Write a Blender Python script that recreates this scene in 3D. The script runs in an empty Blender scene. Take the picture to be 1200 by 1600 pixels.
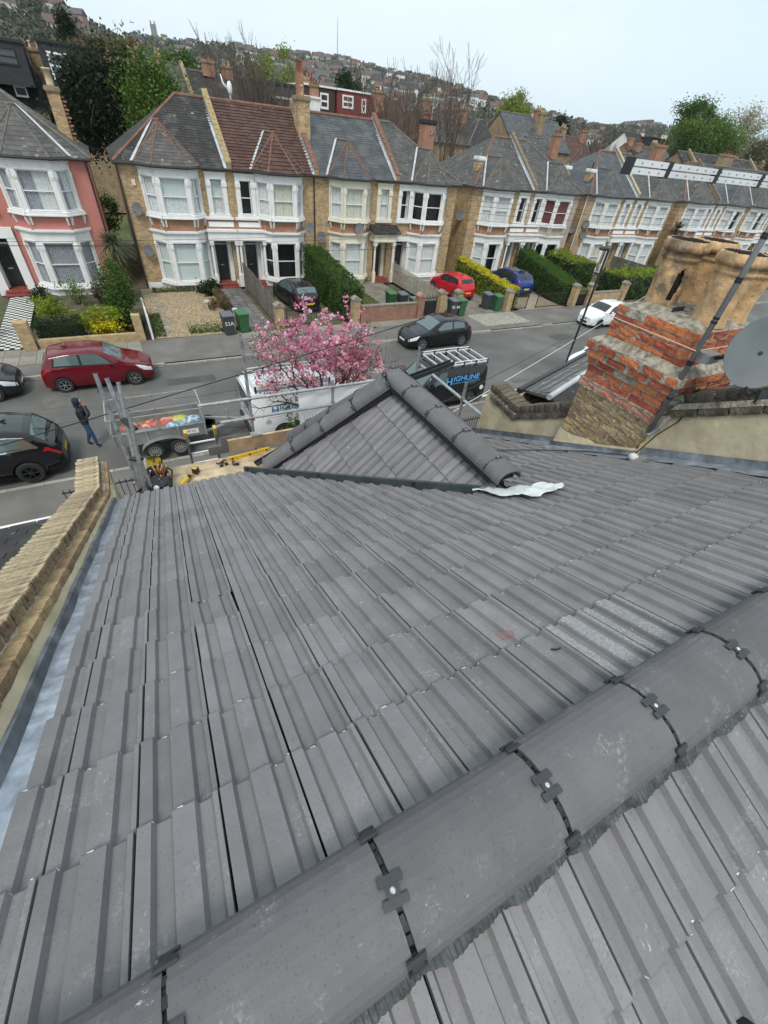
import bpy, bmesh, math, random
from mathutils import Vector, Matrix, noise as mnoise
random.seed(7)
PI = math.pi
def R(d): return math.radians(d)
S = bpy.context.scene
COL = S.collection

# ---------------------------------------------------------------- camera
cam_d = bpy.data.cameras.new('camera'); cam = bpy.data.objects.new('camera', cam_d); COL.objects.link(cam)
cam_d.sensor_fit = 'HORIZONTAL'; cam_d.sensor_width = 36.0; cam_d.lens = 19.65
cam_d.clip_start = 0.05; cam_d.clip_end = 6000
CM = Matrix(((0.88284739, 0.25163461, -0.39656086), (-0.46109119, 0.62493559, -0.62996065), (0.08930509, 0.73900983, 0.66774926)))
cam.matrix_world = Matrix.Translation((0, 0, 8.8)) @ CM.to_4x4()
S.camera = cam

# ---------------------------------------------------------------- sky, sun, exposure
SUN_EL, SUN_AZ = R(57), R(212)
W = bpy.data.worlds.new('World'); S.world = W; W.use_nodes = True
wn = W.node_tree.nodes; wl = W.node_tree.links; wn.clear()
wo = wn.new('ShaderNodeOutputWorld'); bg = wn.new('ShaderNodeBackground'); bg.inputs['Strength'].default_value = 0.1
sky = wn.new('ShaderNodeTexSky'); sky.sky_type = 'NISHITA'; sky.sun_disc = False
sky.sun_elevation = SUN_EL; sky.sun_rotation = SUN_AZ; sky.air_density = 1.0; sky.dust_density = 2.0
tc = wn.new('ShaderNodeTexCoord'); mp = wn.new('ShaderNodeMapping'); mp.inputs['Scale'].default_value = (1, 1, 2.6)
nz = wn.new('ShaderNodeTexNoise'); nz.inputs['Scale'].default_value = 1.7; nz.inputs['Detail'].default_value = 5; nz.inputs['Roughness'].default_value = 0.5
cr = wn.new('ShaderNodeValToRGB')
cr.color_ramp.elements[0].position = 0.35; cr.color_ramp.elements[0].color = (5.5, 6.75, 7.4, 1)
cr.color_ramp.elements[1].position = 0.66; cr.color_ramp.elements[1].color = (6.7, 7.4, 7.8, 1)
mx = wn.new('ShaderNodeMixRGB'); mx.inputs[0].default_value = 0.93
wl.new(tc.outputs['Generated'], mp.inputs['Vector']); wl.new(mp.outputs[0], nz.inputs['Vector']); wl.new(nz.outputs['Fac'], cr.inputs[0])
wl.new(sky.outputs[0], mx.inputs[1]); wl.new(cr.outputs[0], mx.inputs[2]); wl.new(mx.outputs[0], bg.inputs['Color']); wl.new(bg.outputs[0], wo.inputs['Surface'])
sd = bpy.data.lights.new('sun', 'SUN'); sd.energy = 1.5; sd.angle = R(16); sd.color = (1.0, 0.95, 0.88)
sun = bpy.data.objects.new('sun', sd); COL.objects.link(sun)
sun.rotation_euler = (R(33), 0, R(-32)); sun.location = (-10, -10, 40)
S.view_settings.view_transform = 'Standard'; S.view_settings.look = 'None'; S.view_settings.exposure = 0.56; S.view_settings.gamma = 1.0
S.view_settings.use_curve_mapping = False
S.render.engine = 'CYCLES'
S.cycles.max_bounces = 5; S.cycles.diffuse_bounces = 2; S.cycles.glossy_bounces = 2; S.cycles.transparent_max_bounces = 8; S.cycles.transmission_bounces = 2
S.cycles.use_denoising = True
S.cycles.sample_clamp_indirect = 6

# ---------------------------------------------------------------- mesh helpers
class MB:
    """collects shapes and links them as one mesh object"""
    def __init__(s, T=None, flip=False): s.v = []; s.f = []; s.m = []; s.T = T; s.flip = flip; s.mi = 0
    def add(s, vs, fs):
        b = len(s.v)
        s.v += [tuple(s.T(p)) for p in vs] if s.T else [tuple(p) for p in vs]
        for f in fs:
            f = [i + b for i in f]
            if s.flip: f.reverse()
            s.f.append(f); s.m.append(s.mi)
        return b
    def box(s, x0, x1, y0, y1, z0, z1):
        s.add([(x0,y0,z0),(x1,y0,z0),(x1,y1,z0),(x0,y1,z0),(x0,y0,z1),(x1,y0,z1),(x1,y1,z1),(x0,y1,z1)],
              [(3,2,1,0),(4,5,6,7),(0,1,5,4),(1,2,6,5),(2,3,7,6),(3,0,4,7)])
    def obox(s, o, a, b, c):
        """box from corner o along the edge vectors a, b, c (right handed)"""
        o, a, b, c = map(Vector, (o, a, b, c))
        s.add([o, o+a, o+a+b, o+b, o+c, o+a+c, o+a+b+c, o+b+c], [(3,2,1,0),(4,5,6,7),(0,1,5,4),(1,2,6,5),(2,3,7,6),(3,0,4,7)])
    def bar(s, p, q, w, h, up=(0,0,1)):
        """square bar from p to q, w wide and h high"""
        p, q, up = Vector(p), Vector(q), Vector(up); d = q - p
        sx = d.cross(up)
        if sx.length < 1e-6: sx = d.cross(Vector((1,0,0)))
        sx.normalize(); u = sx.cross(d).normalized()
        s.obox(p - sx*w/2 - u*h/2, sx*w, d, u*h)
    def tube(s, pts, r, n=8, cap=True):
        pts = [Vector(p) for p in pts]; rs = r if isinstance(r, (list, tuple)) else [r]*len(pts)
        rings = []; d0 = (pts[1]-pts[0]).normalized(); a = d0.orthogonal().normalized()
        for i, p in enumerate(pts):
            d = (pts[min(i+1, len(pts)-1)] - pts[max(i-1, 0)]).normalized()
            a = (a - d*a.dot(d))
            a = a.normalized() if a.length > 1e-6 else d.orthogonal().normalized()
            b = d.cross(a); rings.append([p + (a*math.cos(2*PI*k/n) + b*math.sin(2*PI*k/n))*rs[i] for k in range(n)])
        fs = []
        for i in range(len(pts)-1):
            for k in range(n):
                fs.append((i*n+k, i*n+(k+1) % n, (i+1)*n+(k+1) % n, (i+1)*n+k))
        if cap: fs.append(tuple(range(n-1, -1, -1))); fs.append(tuple((len(pts)-1)*n+k for k in range(n)))
        s.add([p for r_ in rings for p in r_], fs)
    def lathe(s, prof, o=(0,0,0), ax=(0,0,1), n=16, closed=False):
        """prof: (radius, distance along ax)"""
        o = Vector(o); ax = Vector(ax).normalized(); a = ax.orthogonal().normalized(); b = ax.cross(a)
        vs = [o + ax*h + (a*math.cos(2*PI*k/n) + b*math.sin(2*PI*k/n))*r for r, h in prof for k in range(n)]
        fs = []; m = len(prof)
        for i in range(m-1 if not closed else m):
            j = (i+1) % m
            for k in range(n): fs.append((i*n+k, i*n+(k+1) % n, j*n+(k+1) % n, j*n+k))
        if not closed:
            if prof[0][0] > 1e-5: fs.append(tuple(range(n-1, -1, -1)))
            if prof[-1][0] > 1e-5: fs.append(tuple((m-1)*n+k for k in range(n)))
        s.add(vs, fs)
    def poly(s, pts): s.add(pts, [tuple(range(len(pts)))])
    def prism(s, pts, d):
        """polygon pts pushed along d (pts counter-clockwise seen against d)"""
        n = len(pts); pts = [Vector(p) for p in pts]; d = Vector(d)
        s.add(pts + [p+d for p in pts], [tuple(range(n-1, -1, -1)), tuple(range(n, 2*n))] + [(i, (i+1) % n, n+(i+1) % n, n+i) for i in range(n)])
    def grid(s, rows):
        n = len(rows[0])
        s.add([p for r in rows for p in r], [(i*n+k, i*n+k+1, (i+1)*n+k+1, (i+1)*n+k) for i in range(len(rows)-1) for k in range(n-1)])
    def ball(s, c, r, n=8, m=5, sq=(1,1,1), jit=0):
        vs = []; c = Vector(c)
        for i in range(m+1):
            t = PI*i/m
            for k in range(n):
                p = 2*PI*k/n; j = 1+random.uniform(-jit, jit)
                vs.append(c + Vector((math.sin(t)*math.cos(p)*r*sq[0]*j, math.sin(t)*math.sin(p)*r*sq[1]*j, math.cos(t)*r*sq[2]*j)))
        s.add(vs, [(i*n+k, (i+1)*n+k, (i+1)*n+(k+1) % n, i*n+(k+1) % n) for i in range(m) for k in range(n)])
    def mesh(s, name, mats, smooth=False):
        me = bpy.data.meshes.new(name); me.from_pydata(s.v, [], s.f)
        if not isinstance(mats, (list, tuple)): mats = [mats]
        for m in mats: me.materials.append(m)
        if len(mats) > 1: me.polygons.foreach_set('material_index', s.m)
        if smooth: me.polygons.foreach_set('use_smooth', [True]*len(me.polygons))
        me.update(); return me
    def build(s, name, mats, parent=None, smooth=False, **kw):
        if not s.v: return None
        return link(name, s.mesh(name, mats, smooth), parent, **kw)
def link(name, me, parent=None, kind=None, label=None, M=None):
    o = bpy.data.objects.new(name, me); COL.objects.link(o)
    if parent is not None:
        o.parent = parent; o.matrix_parent_inverse = INV[parent.name]
    if M is not None: o.matrix_basis = M
    if kind: o['kind'] = kind
    if label: o['label'] = label
    return o

class Inv(dict):
    def __missing__(s, k): return Matrix.Identity(4)
INV = Inv()
def thing(name, label, cat, loc=(0,0,0), group=None):
    o = bpy.data.objects.new(name, None); COL.objects.link(o); o.location = loc; o.empty_display_size = 0.1
    INV[o.name] = Matrix.Translation(-Vector(loc)); o['label'] = label; o['category'] = cat; o['kind'] = 'thing'
    if group: o['group'] = group
    return o
def tag(o, label, cat, group=None):
    o['label'] = label; o['category'] = cat; o['kind'] = 'thing'
    if group: o['group'] = group
    return o
def kids(o): return [c for c in o.children]
def dup(root, M, label=None, group=None):
    """copy of a thing with its parts and sub-parts; M moves it from where the first one stands"""
    r = root.copy(); COL.objects.link(r); r.matrix_basis = M @ Matrix.Translation(root.location)
    if label: r['label'] = label
    if group: r['group'] = group
    for ch in kids(root):
        c = ch.copy(); COL.objects.link(c); c.parent = r; c.matrix_parent_inverse = ch.matrix_parent_inverse.copy()
        for g in kids(ch):
            d = g.copy(); COL.objects.link(d); d.parent = c; d.matrix_parent_inverse = g.matrix_parent_inverse.copy()
    return r
def place(x, y, z=0, rz=0): return Matrix.Translation((x, y, z)) @ Matrix.Rotation(rz, 4, 'Z')

# ---------------------------------------------------------------- materials
MATS = {}
def mat(name, col, rough=0.7, var=0.0, scale=6.0, metal=0.0, bump=0.0, bscale=40.0, island=0.0, objrand=0.0, spec=None, coat=0.0, col2=None, mixscale=3.0, mixpos=(0.45,0.6), speck=None, coords='Object', hue=0.0, detail=4):
    """principled material: base colour varied by noise, by loose piece or by object; a second colour in blotches; specks"""
    if name in MATS: return MATS[name]
    m = bpy.data.materials.new(name); m.use_nodes = True; nt = m.node_tree; N = nt.nodes; L = nt.links
    b = N['Principled BSDF']; b.inputs['Roughness'].default_value = rough; b.inputs['Metallic'].default_value = metal
    if spec is not None: b.inputs['Specular IOR Level'].default_value = spec
    if coat: b.inputs['Coat Weight'].default_value = coat; b.inputs['Coat Roughness'].default_value = 0.04
    rgb = N.new('ShaderNodeRGB'); rgb.outputs[0].default_value = (*col, 1); cur = rgb.outputs[0]
    t = N.new('ShaderNodeTexCoord'); vec = t.outputs[coords]
    def noise(sc, det=detail):
        n = N.new('ShaderNodeTexNoise'); n.inputs['Scale'].default_value = sc; n.inputs['Detail'].default_value = det; L.new(vec, n.inputs['Vector']); return n.outputs['Fac']
    def ramp(f, a, c):
        r = N.new('ShaderNodeMapRange'); r.inputs[1].default_value = a; r.inputs[2].default_value = c; L.new(f, r.inputs[0]); return r.outputs[0]
    def mix(f, a, c2, mode='MIX'):
        x = N.new('ShaderNodeMixRGB'); x.blend_type = mode
        if isinstance(f, float): x.inputs[0].default_value = f
        else: L.new(f, x.inputs[0])
        L.new(a, x.inputs[1])
        if isinstance(c2, tuple): x.inputs[2].default_value = (*c2, 1)
        else: L.new(c2, x.inputs[2])
        return x.outputs[0]
    def scaleval(f, amt, hue_=0.0):
        h = N.new('ShaderNodeHueSaturation'); r = N.new('ShaderNodeMapRange'); r.inputs[3].default_value = 1-amt; r.inputs[4].default_value = 1+amt
        L.new(f, r.inputs[0]); L.new(r.outputs[0], h.inputs['Value']); L.new(cur, h.inputs['Color'])
        if hue_:
            r2 = N.new('ShaderNodeMapRange'); r2.inputs[3].default_value = 0.5-hue_; r2.inputs[4].default_value = 0.5+hue_; L.new(f, r2.inputs[0]); L.new(r2.outputs[0], h.inputs['Hue'])
        return h.outputs[0]
    if col2: cur = mix(ramp(noise(mixscale), *mixpos), cur, tuple(col2))
    if island:
        g = N.new('ShaderNodeNewGeometry'); cur = scaleval(g.outputs['Random Per Island'], island, hue)
    if objrand:
        g = N.new('ShaderNodeObjectInfo'); cur = scaleval(g.outputs['Random'], objrand, hue)
    if var: cur = scaleval(ramp(noise(scale), 0.3, 0.7), var)
    if speck:
        sc, th, c3 = speck; cur = mix(ramp(noise(sc, 2), th, th+0.04), cur, tuple(c3))
    L.new(cur, b.inputs['Base Color'])
    if bump:
        bp = N.new('ShaderNodeBump'); bp.inputs['Strength'].default_value = bump; bp.inputs['Distance'].default_value = 0.02; L.new(noise(bscale), bp.inputs['Height']); L.new(bp.outputs[0], b.inputs['Normal'])
    MATS[name] = m; return m
def brickmat(name, c1, c2, mortar, bw=0.225, bh=0.075, axis='XZ', var=0.35, blotch=None):
    if name in MATS: return MATS[name]
    m = bpy.data.materials.new(name); m.use_nodes = True; nt = m.node_tree; N = nt.nodes; L = nt.links
    b = N['Principled BSDF']; b.inputs['Roughness'].default_value = 0.9
    t = N.new('ShaderNodeTexCoord'); sp = N.new('ShaderNodeSeparateXYZ'); cb = N.new('ShaderNodeCombineXYZ'); L.new(t.outputs['Object'], sp.inputs[0])
    ad = N.new('ShaderNodeMath'); ad.operation = 'ADD'; L.new(sp.outputs['X'], ad.inputs[0]); L.new(sp.outputs['Y'], ad.inputs[1])
    L.new(ad.outputs[0], cb.inputs['X']); L.new(sp.outputs['Z'], cb.inputs['Y'])
    br = N.new('ShaderNodeTexBrick'); L.new(cb.outputs[0], br.inputs['Vector'])
    br.inputs['Scale'].default_value = 1; br.inputs['Brick Width'].default_value = bw; br.inputs['Row Height'].default_value = bh; br.inputs['Mortar Size'].default_value = 0.008
    br.inputs['Mortar Smooth'].default_value = 0.3; br.inputs['Bias'].default_value = -0.1
    br.inputs['Color1'].default_value = (*c1, 1); br.inputs['Color2'].default_value = (*c2, 1); br.inputs['Mortar'].default_value = (*mortar, 1)
    n = N.new('ShaderNodeTexNoise'); n.inputs['Scale'].default_value = 2.2; n.inputs['Detail'].default_value = 8; n.inputs['Roughness'].default_value = 0.75; L.new(t.outputs['Object'], n.inputs['Vector'])
    r = N.new('ShaderNodeMapRange'); r.inputs[1].default_value = 0.3; r.inputs[2].default_value = 0.7; r.inputs[3].default_value = 1-var; r.inputs[4].default_value = 1+var; L.new(n.outputs['Fac'], r.inputs[0])
    h = N.new('ShaderNodeHueSaturation'); L.new(br.outputs['Color'], h.inputs['Color']); L.new(r.outputs[0], h.inputs['Value'])
    L.new(h.outputs[0], b.inputs['Base Color'])
    bp = N.new('ShaderNodeBump'); bp.inputs['Strength'].default_value = 0.5; bp.inputs['Distance'].default_value = 0.01; bp.invert = True; L.new(br.outputs['Fac'], bp.inputs['Height']); L.new(bp.outputs[0], b.inputs['Normal'])
    MATS[name] = m; return m
def glassmat(name, tint=(0.5,0.55,0.58), body=0.35, col=(0.02,0.025,0.03)):
    """window pane: clear with a sharp reflection, slightly dirty"""
    m = bpy.data.materials.new(name); m.use_nodes = True; nt = m.node_tree; N = nt.nodes; L = nt.links; N.clear()
    o = N.new('ShaderNodeOutputMaterial'); tr = N.new('ShaderNodeBsdfTransparent'); tr.inputs[0].default_value = (*tint, 1)
    gl = N.new('ShaderNodeBsdfGlossy'); gl.inputs['Roughness'].default_value = 0.03; gl.inputs['Color'].default_value = (0.9,0.95,1,1)
    df = N.new('ShaderNodeBsdfDiffuse'); df.inputs['Color'].default_value = (*col, 1)
    lw_ = N.new('ShaderNodeLayerWeight'); lw_.inputs[0].default_value = 0.5; pw = N.new('ShaderNodeMath'); pw.operation = 'POWER'; pw.inputs[1].default_value = 4.0; L.new(lw_.outputs['Facing'], pw.inputs[0]); fr = N.new('ShaderNodeMapRange'); fr.inputs[3].default_value = 0.07; fr.inputs[4].default_value = 0.75; L.new(pw.outputs[0], fr.inputs[0])
    m1 = N.new('ShaderNodeMixShader'); m1.inputs[0].default_value = body; L.new(tr.outputs[0], m1.inputs[1]); L.new(df.outputs[0], m1.inputs[2])
    m2 = N.new('ShaderNodeMixShader'); L.new(fr.outputs[0], m2.inputs[0]); L.new(m1.outputs[0], m2.inputs[1]); L.new(gl.outputs[0], m2.inputs[2]); L.new(m2.outputs[0], o.inputs['Surface'])
    MATS[name] = m; return m
def leafmat(name, c, var=0.5, hue=0.03, trans=0.35):
    if name in MATS: return MATS[name]
    m = mat(name, c, rough=0.6, island=var, hue=hue, spec=0.25); nt = m.node_tree; N = nt.nodes; L = nt.links; b = N['Principled BSDF']
    o = N['Material Output']; t = N.new('ShaderNodeBsdfTranslucent'); x = N.new('ShaderNodeMixShader'); x.inputs[0].default_value = trans
    L.new(b.inputs['Base Color'].links[0].from_socket, t.inputs[0]); L.new(b.outputs[0], x.inputs[1]); L.new(t.outputs[0], x.inputs[2]); L.new(x.outputs[0], o.inputs['Surface'])
    return m
# ================================================================ near roof
def tilemat(name, base, scuff=(0.42,0.42,0.42), dust=0.0):
    m = bpy.data.materials.new(name); m.use_nodes = True; nt = m.node_tree; N = nt.nodes; L = nt.links; b = N['Principled BSDF']
    b.inputs['Roughness'].default_value = 0.55; b.inputs['Specular IOR Level'].default_value = 0.35
    t = N.new('ShaderNodeTexCoord'); oi = N.new('ShaderNodeObjectInfo'); ad = N.new('ShaderNodeVectorMath'); ad.operation = 'MULTIPLY_ADD'
    ad.inputs[1].default_value = (1,1,1)
    cx = N.new('ShaderNodeCombineXYZ'); mu = N.new('ShaderNodeMath'); mu.operation = 'MULTIPLY'; mu.inputs[1].default_value = 37.0
    L.new(oi.outputs['Random'], mu.inputs[0]); L.new(mu.outputs[0], cx.inputs[0]); L.new(mu.outputs[0], cx.inputs[2])
    L.new(t.outputs['Object'], ad.inputs[0]); L.new(cx.outputs[0], ad.inputs[2])
    def noise(sc, det=4, rough=0.6, stretch=None):
        n = N.new('ShaderNodeTexNoise'); n.inputs['Scale'].default_value = sc; n.inputs['Detail'].default_value = det; n.inputs['Roughness'].default_value = rough
        if stretch:
            mpp = N.new('ShaderNodeMapping'); mpp.inputs['Scale'].default_value = stretch; L.new(ad.outputs[0], mpp.inputs[0]); L.new(mpp.outputs[0], n.inputs['Vector'])
        else: L.new(ad.outputs[0], n.inputs['Vector'])
        return n.outputs['Fac']
    def rng(f, a, c, lo=0.0, hi=1.0):
        r = N.new('ShaderNodeMapRange'); r.inputs[1].default_value = a; r.inputs[2].default_value = c; r.inputs[3].default_value = lo; r.inputs[4].default_value = hi; L.new(f, r.inputs[0]); return r.outputs[0]
    h = N.new('ShaderNodeHueSaturation'); h.inputs['Color'].default_value = (*base, 1)
    v = N.new('ShaderNodeMath'); v.operation = 'MULTIPLY'; L.new(rng(noise(5.0), 0.3, 0.7, 0.88, 1.12), v.inputs[0]); L.new(rng(oi.outputs['Random'], 0, 1, 0.87, 1.12), v.inputs[1]); L.new(v.outputs[0], h.inputs['Value'])
    def mix(f, a, c):
        x = N.new('ShaderNodeMixRGB'); L.new(f, x.inputs[0]); L.new(a, x.inputs[1]); x.inputs[2].default_value = (*c, 1); return x.outputs[0]
    cur = h.outputs[0]
    cur = mix(rng(noise(150.0, 2), 0.6, 0.7, 0, 0.5), cur, tuple(c*0.45 for c in base))       # grit
    blot = N.new('ShaderNodeMath'); blot.operation = 'MULTIPLY'; L.new(rng(noise(7.0, 2), 0.55, 0.68), blot.inputs[0]); L.new(rng(noise(85.0, 6, 0.8), 0.5, 0.68), blot.inputs[1])
    bl2 = N.new('ShaderNodeMath'); bl2.operation = 'MULTIPLY'; bl2.inputs[1].default_value = 0.7; L.new(blot.outputs[0], bl2.inputs[0])
    cur = mix(bl2.outputs[0], cur, scuff)                                                           # smeared cement dust
    sc = N.new('ShaderNodeMath'); sc.operation = 'MULTIPLY'; L.new(rng(noise(9.0, 3), 0.6, 0.66), sc.inputs[0]); L.new(rng(noise(75, 7, 0.85, (1, 0.3, 1)), 0.58, 0.64), sc.inputs[1])
    cur = mix(sc.outputs[0], cur, (0.6,0.6,0.58))                                                   # chalky scratches
    if dust:
        sp = N.new('ShaderNodeSeparateXYZ'); L.new(t.outputs['Object'], sp.inputs[0]); k = N.new('ShaderNodeMath'); k.operation = 'MULTIPLY_ADD'; k.inputs[1].default_value = -0.057
        L.new(sp.outputs['Y'], k.inputs[0]); L.new(sp.outputs['Z'], k.inputs[2]); pr = N.new('ShaderNodeMath'); pr.operation = 'MULTIPLY'
        L.new(rng(k.outputs[0], 0.012, 0.017), pr.inputs[0]); L.new(rng(noise(95, 5, 0.85), 0.42, 0.66, 0.05, 0.9), pr.inputs[1]); cur = mix(pr.outputs[0], cur, (0.42,0.42,0.42))
    L.new(cur, b.inputs['Base Color'])
    bp = N.new('ShaderNodeBump'); bp.inputs['Strength'].default_value = 0.28; bp.inputs['Distance'].default_value = 0.006; L.new(noise(110.0, 6, 0.75), bp.inputs['Height']); L.new(bp.outputs[0], b.inputs['Normal'])
    MATS[name] = m; return m
TILE = tilemat('grey_concrete_tile', (0.203,0.196,0.200))
TILE_D = tilemat('dusty_concrete_tile', (0.19,0.186,0.19), dust=0.75)
RIDGE = tilemat('grey_ridge_tile', (0.132,0.128,0.132))
CHIP = mat('chalky_chip', (0.62,0.62,0.6), 0.9)
BLACKP = mat('black_plastic', (0.015,0.015,0.017), 0.45)
CLIPM = mat('grey_plastic_clip', (0.04,0.043,0.046), 0.5, var=0.2, scale=30)
STEEL = mat('bright_steel', (0.75,0.75,0.75), 0.25, metal=1.0)
ROLLM = mat('ridge_roll_foil', (0.075,0.08,0.083), 0.45, metal=0.3, var=0.5, scale=25, bump=0.3, bscale=80)
DECK = mat('roof_underlay', (0.03,0.03,0.032), 0.9)
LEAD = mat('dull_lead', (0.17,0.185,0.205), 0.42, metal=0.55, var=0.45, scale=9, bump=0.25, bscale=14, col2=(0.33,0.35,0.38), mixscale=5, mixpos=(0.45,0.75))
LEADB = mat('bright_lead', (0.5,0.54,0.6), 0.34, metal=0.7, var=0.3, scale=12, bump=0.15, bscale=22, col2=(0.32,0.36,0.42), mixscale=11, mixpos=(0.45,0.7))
ZINC = mat('dark_flashing', (0.07,0.085,0.09), 0.4, metal=0.3, var=0.25)

PITCH = R(25.5); cP, sP = math.cos(PITCH), math.sin(PITCH)
RY, RZ = 0.05, 7.5                     # line where the two tile slopes would meet
TW, TG = 0.2185, 0.335                 # tile cover width and gauge
def roofpt(x, s, w=0.0, back=False):
    q = -1 if back else 1
    return Vector((x, RY + q*(s*cP + w*sP), RZ - s*sP + w*cP))
def tilez(Y, w=0.0): return RZ - (Y-RY)/cP*sP + w/cP
PROF = [(0.0032,-.002),(0.0045,0.0200),(0.040,0.0205),(0.049,0.0),(0.086,0.0),(0.094,0.0205),(0.153,0.0205),(0.162,0.0),(0.194,0.0),(0.202,0.0200),(0.2157,0.0200),(0.217,-.002)]
def tile_raw(rng_=None, chips=True):
    """one interlocking tile: u across, v down the slope, w up; its thick lower edge rides on the course below"""
    vs = []; n = len(PROF); top = -0.05
    for v, lift in ((top, -0.003), (TG-0.006, 0.019), (TG, 0.016)):
        for u, w in PROF: vs.append((u, v, w + lift))
    for u, w in PROF: vs.append((u, TG-0.001, w + 0.016 - 0.018))
    for u, w in PROF: vs.append((u, 0.2, w - 0.006))
    fs = []
    for r in range(4):
        for k in range(n-1): fs.append((r*n+k, (r+1)*n+k, (r+1)*n+k+1, r*n+k+1))
    fs.append((0, 3*n, 2*n, n)); fs.append((n-1, 2*n-1, 3*n-1, 4*n-1))
    mi = [0]*len(fs)
    if chips and rng_:
        for k in range(n-1):
            if rng_.random() < 0.34:                         # chipped arris on the lower edge
                u0, w0 = PROF[k]; u1, w1 = PROF[k+1]; a = rng_.uniform(0, 0.5); c = min(1, a + rng_.uniform(0.12, 0.5)); b = len(vs); dv = rng_.uniform(0.002, 0.007)
                for t, dd in ((a, 0), (c, 0), (c, -dv), (a, -dv*0.4)):
                    vs.append((u0+(u1-u0)*t, TG-0.002+dd, w0+(w1-w0)*t+0.0198))
                fs.append((b, b+1, b+2, b+3)); mi.append(1)
    return vs, fs, mi
def tile_mesh(name, m, seed):
    r = random.Random(seed); mb = MB(); vs, fs, mi = tile_raw(r); mb.add(vs, fs); mb.m = mi; me = mb.mesh(name, [m, CHIP]); return me
TILES = [tile_mesh('roof_tile', TILE, s) for s in range(12)]
TILES_D = [tile_mesh('roof_tile', TILE_D, s) for s in range(3)]
def tile_matrix(o, u, v):
    u = Vector(u).normalized(); v = Vector(v).normalized(); w = u.cross(v)
    return Matrix(((u.x,v.x,w.x,o.x),(u.y,v.y,w.y,o.y),(u.z,v.z,w.z,o.z),(0,0,0,1)))

def clip_add(mb, M, planes, chips=True):
    """a tile at M with everything on the far side of each plane (point, normal) cut away"""
    bm = bmesh.new(); vs, fs, mi = tile_raw(rt if chips else None, chips); bv = [bm.verts.new(M @ Vector(p)) for p in vs]
    for f, m in zip(fs, mi):
        try: nf = bm.faces.new([bv[i] for i in f]); nf.material_index = m
        except ValueError: pass
    for co, no in planes:
        bmesh.ops.bisect_plane(bm, geom=bm.verts[:]+bm.edges[:]+bm.faces[:], plane_co=co, plane_no=no, clear_outer=True, clear_inner=False)
    if not bm.faces: bm.free(); return False
    bm.verts.index_update(); b = len(mb.v); mb.v += [tuple(v.co) for v in bm.verts]
    for f in bm.faces: mb.f.append([v.index+b for v in f.verts]); mb.m.append(f.material_index)
    bm.free(); return True
rt = random.Random(3)
house = thing('house_roof', 'newly retiled dark grey roof in the foreground with its ridge and hipped bay roof', 'roof', (1.6, 0.05, 0))
# front slope: where the bay roof comes through
BX, BZ = 2.32, 6.72; AP = Vector((BX, 3.75, BZ))              # bay ridge axis, its far end = apex
SLL, SLR = math.tan(R(43.2)), math.tan(R(40))
def gable_z(X): return BZ - (BX-X)*SLL if X < BX else BZ - (X-BX)*SLR
spots = []
for row in range(0, 15):
    s1 = 0.475 + TG*row
    for c in range(-2, 20):
        x = -0.366 + TW*c
        if x > 3.93 or x + TW < -0.70: continue
        o = roofpt(x, s1-TG)
        mid = roofpt(x+TW/2, s1-TG/2)
        if mid.y < 4.95 and gable_z(mid.x) > mid.z + 0.16 and mid.y > 1.6: continue
        if mid.x > 3.0 and mid.y > 4.25: continue
        spots.append((mid.length and (mid-Vector((0,0,8.8))).length, o, 1, row, c))
for row in range(0, 9):
    s1 = 0.445 + TG*row
    for c in range(-2, 19):
        x = -0.25 + TW*c
        if x+TW > 3.99: continue
        o = roofpt(x+TW, s1-TG, 0, True); mid = roofpt(x+TW/2, s1-TG/2, 0, True)
        spots.append(((mid-Vector((0,0,8.8))).length + (3 if (x < 0.1 or x > 3) else 0), o, -1, row, c))
spots.sort(key=lambda t: t[0])
far_tiles = MB()
def chipped(vs, fs, mi, M, mb):
    mb.add([M @ Vector(p) for p in vs], fs); mb.m[-len(mi):] = mi  # keeps the chips
for i, (d, o, side, row, c) in enumerate(spots):
    M = tile_matrix(o, (side,0,0), (0,side*cP,-sP)) if side == 1 else tile_matrix(o, (-1,0,0), (0,-cP,-sP))
    M = M @ Matrix.Translation((rt.uniform(-.001,.001), rt.uniform(-.003,.003), rt.uniform(-.0012,.0012))) @ Matrix.Rotation(rt.uniform(-.005,.005), 4, 'Z') @ Matrix.Rotation(rt.uniform(-.003,.003), 4, 'X')
    if side == 1 and -0.72 < o.x < -0.4 and False: pass
    if side == 1 and row == 4 and c == 1: M = M @ Matrix.Translation((0, -0.07, 0.003)) @ Matrix.Rotation(.03, 4, 'Z')        # one tile has slipped out of line
    dusty = side == 1 and row == 0 and c in (7, 8)
    if side == 1 and c == -2:
        mbc = MB(); clip_add(mbc, M, [(Vector((-0.695+rt.uniform(-.012,.012),0,0)), Vector((-1,0,0)))]); mbc.build('roof_tile', [TILE, CHIP], house)
    elif i < 300: link('roof_tile', rt.choice(TILES_D if dusty else TILES), house, M=None if False else M)
    else:
        vs, fs, mi = tile_raw(rt); chipped(vs, fs, mi, M, far_tiles)
far_tiles.build('roof_tile', [TILE, CHIP], house, kind='stuff')
# deck below the tiles
dk = MB()
dk.prism([roofpt(-0.72,0,-.03), roofpt(-0.72,5.1,-.03), roofpt(3.97,5.1,-.03), roofpt(3.97,0,-.03)], (0,0,-0.08))
dk.prism([roofpt(-0.72,0.01,-.03,True), roofpt(3.97,0.01,-.03,True), roofpt(3.97,3.2,-.03,True), roofpt(-0.72,3.2,-.03,True)], (0,0,-0.08))
dk.build('roof_deck', DECK, house)

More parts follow.
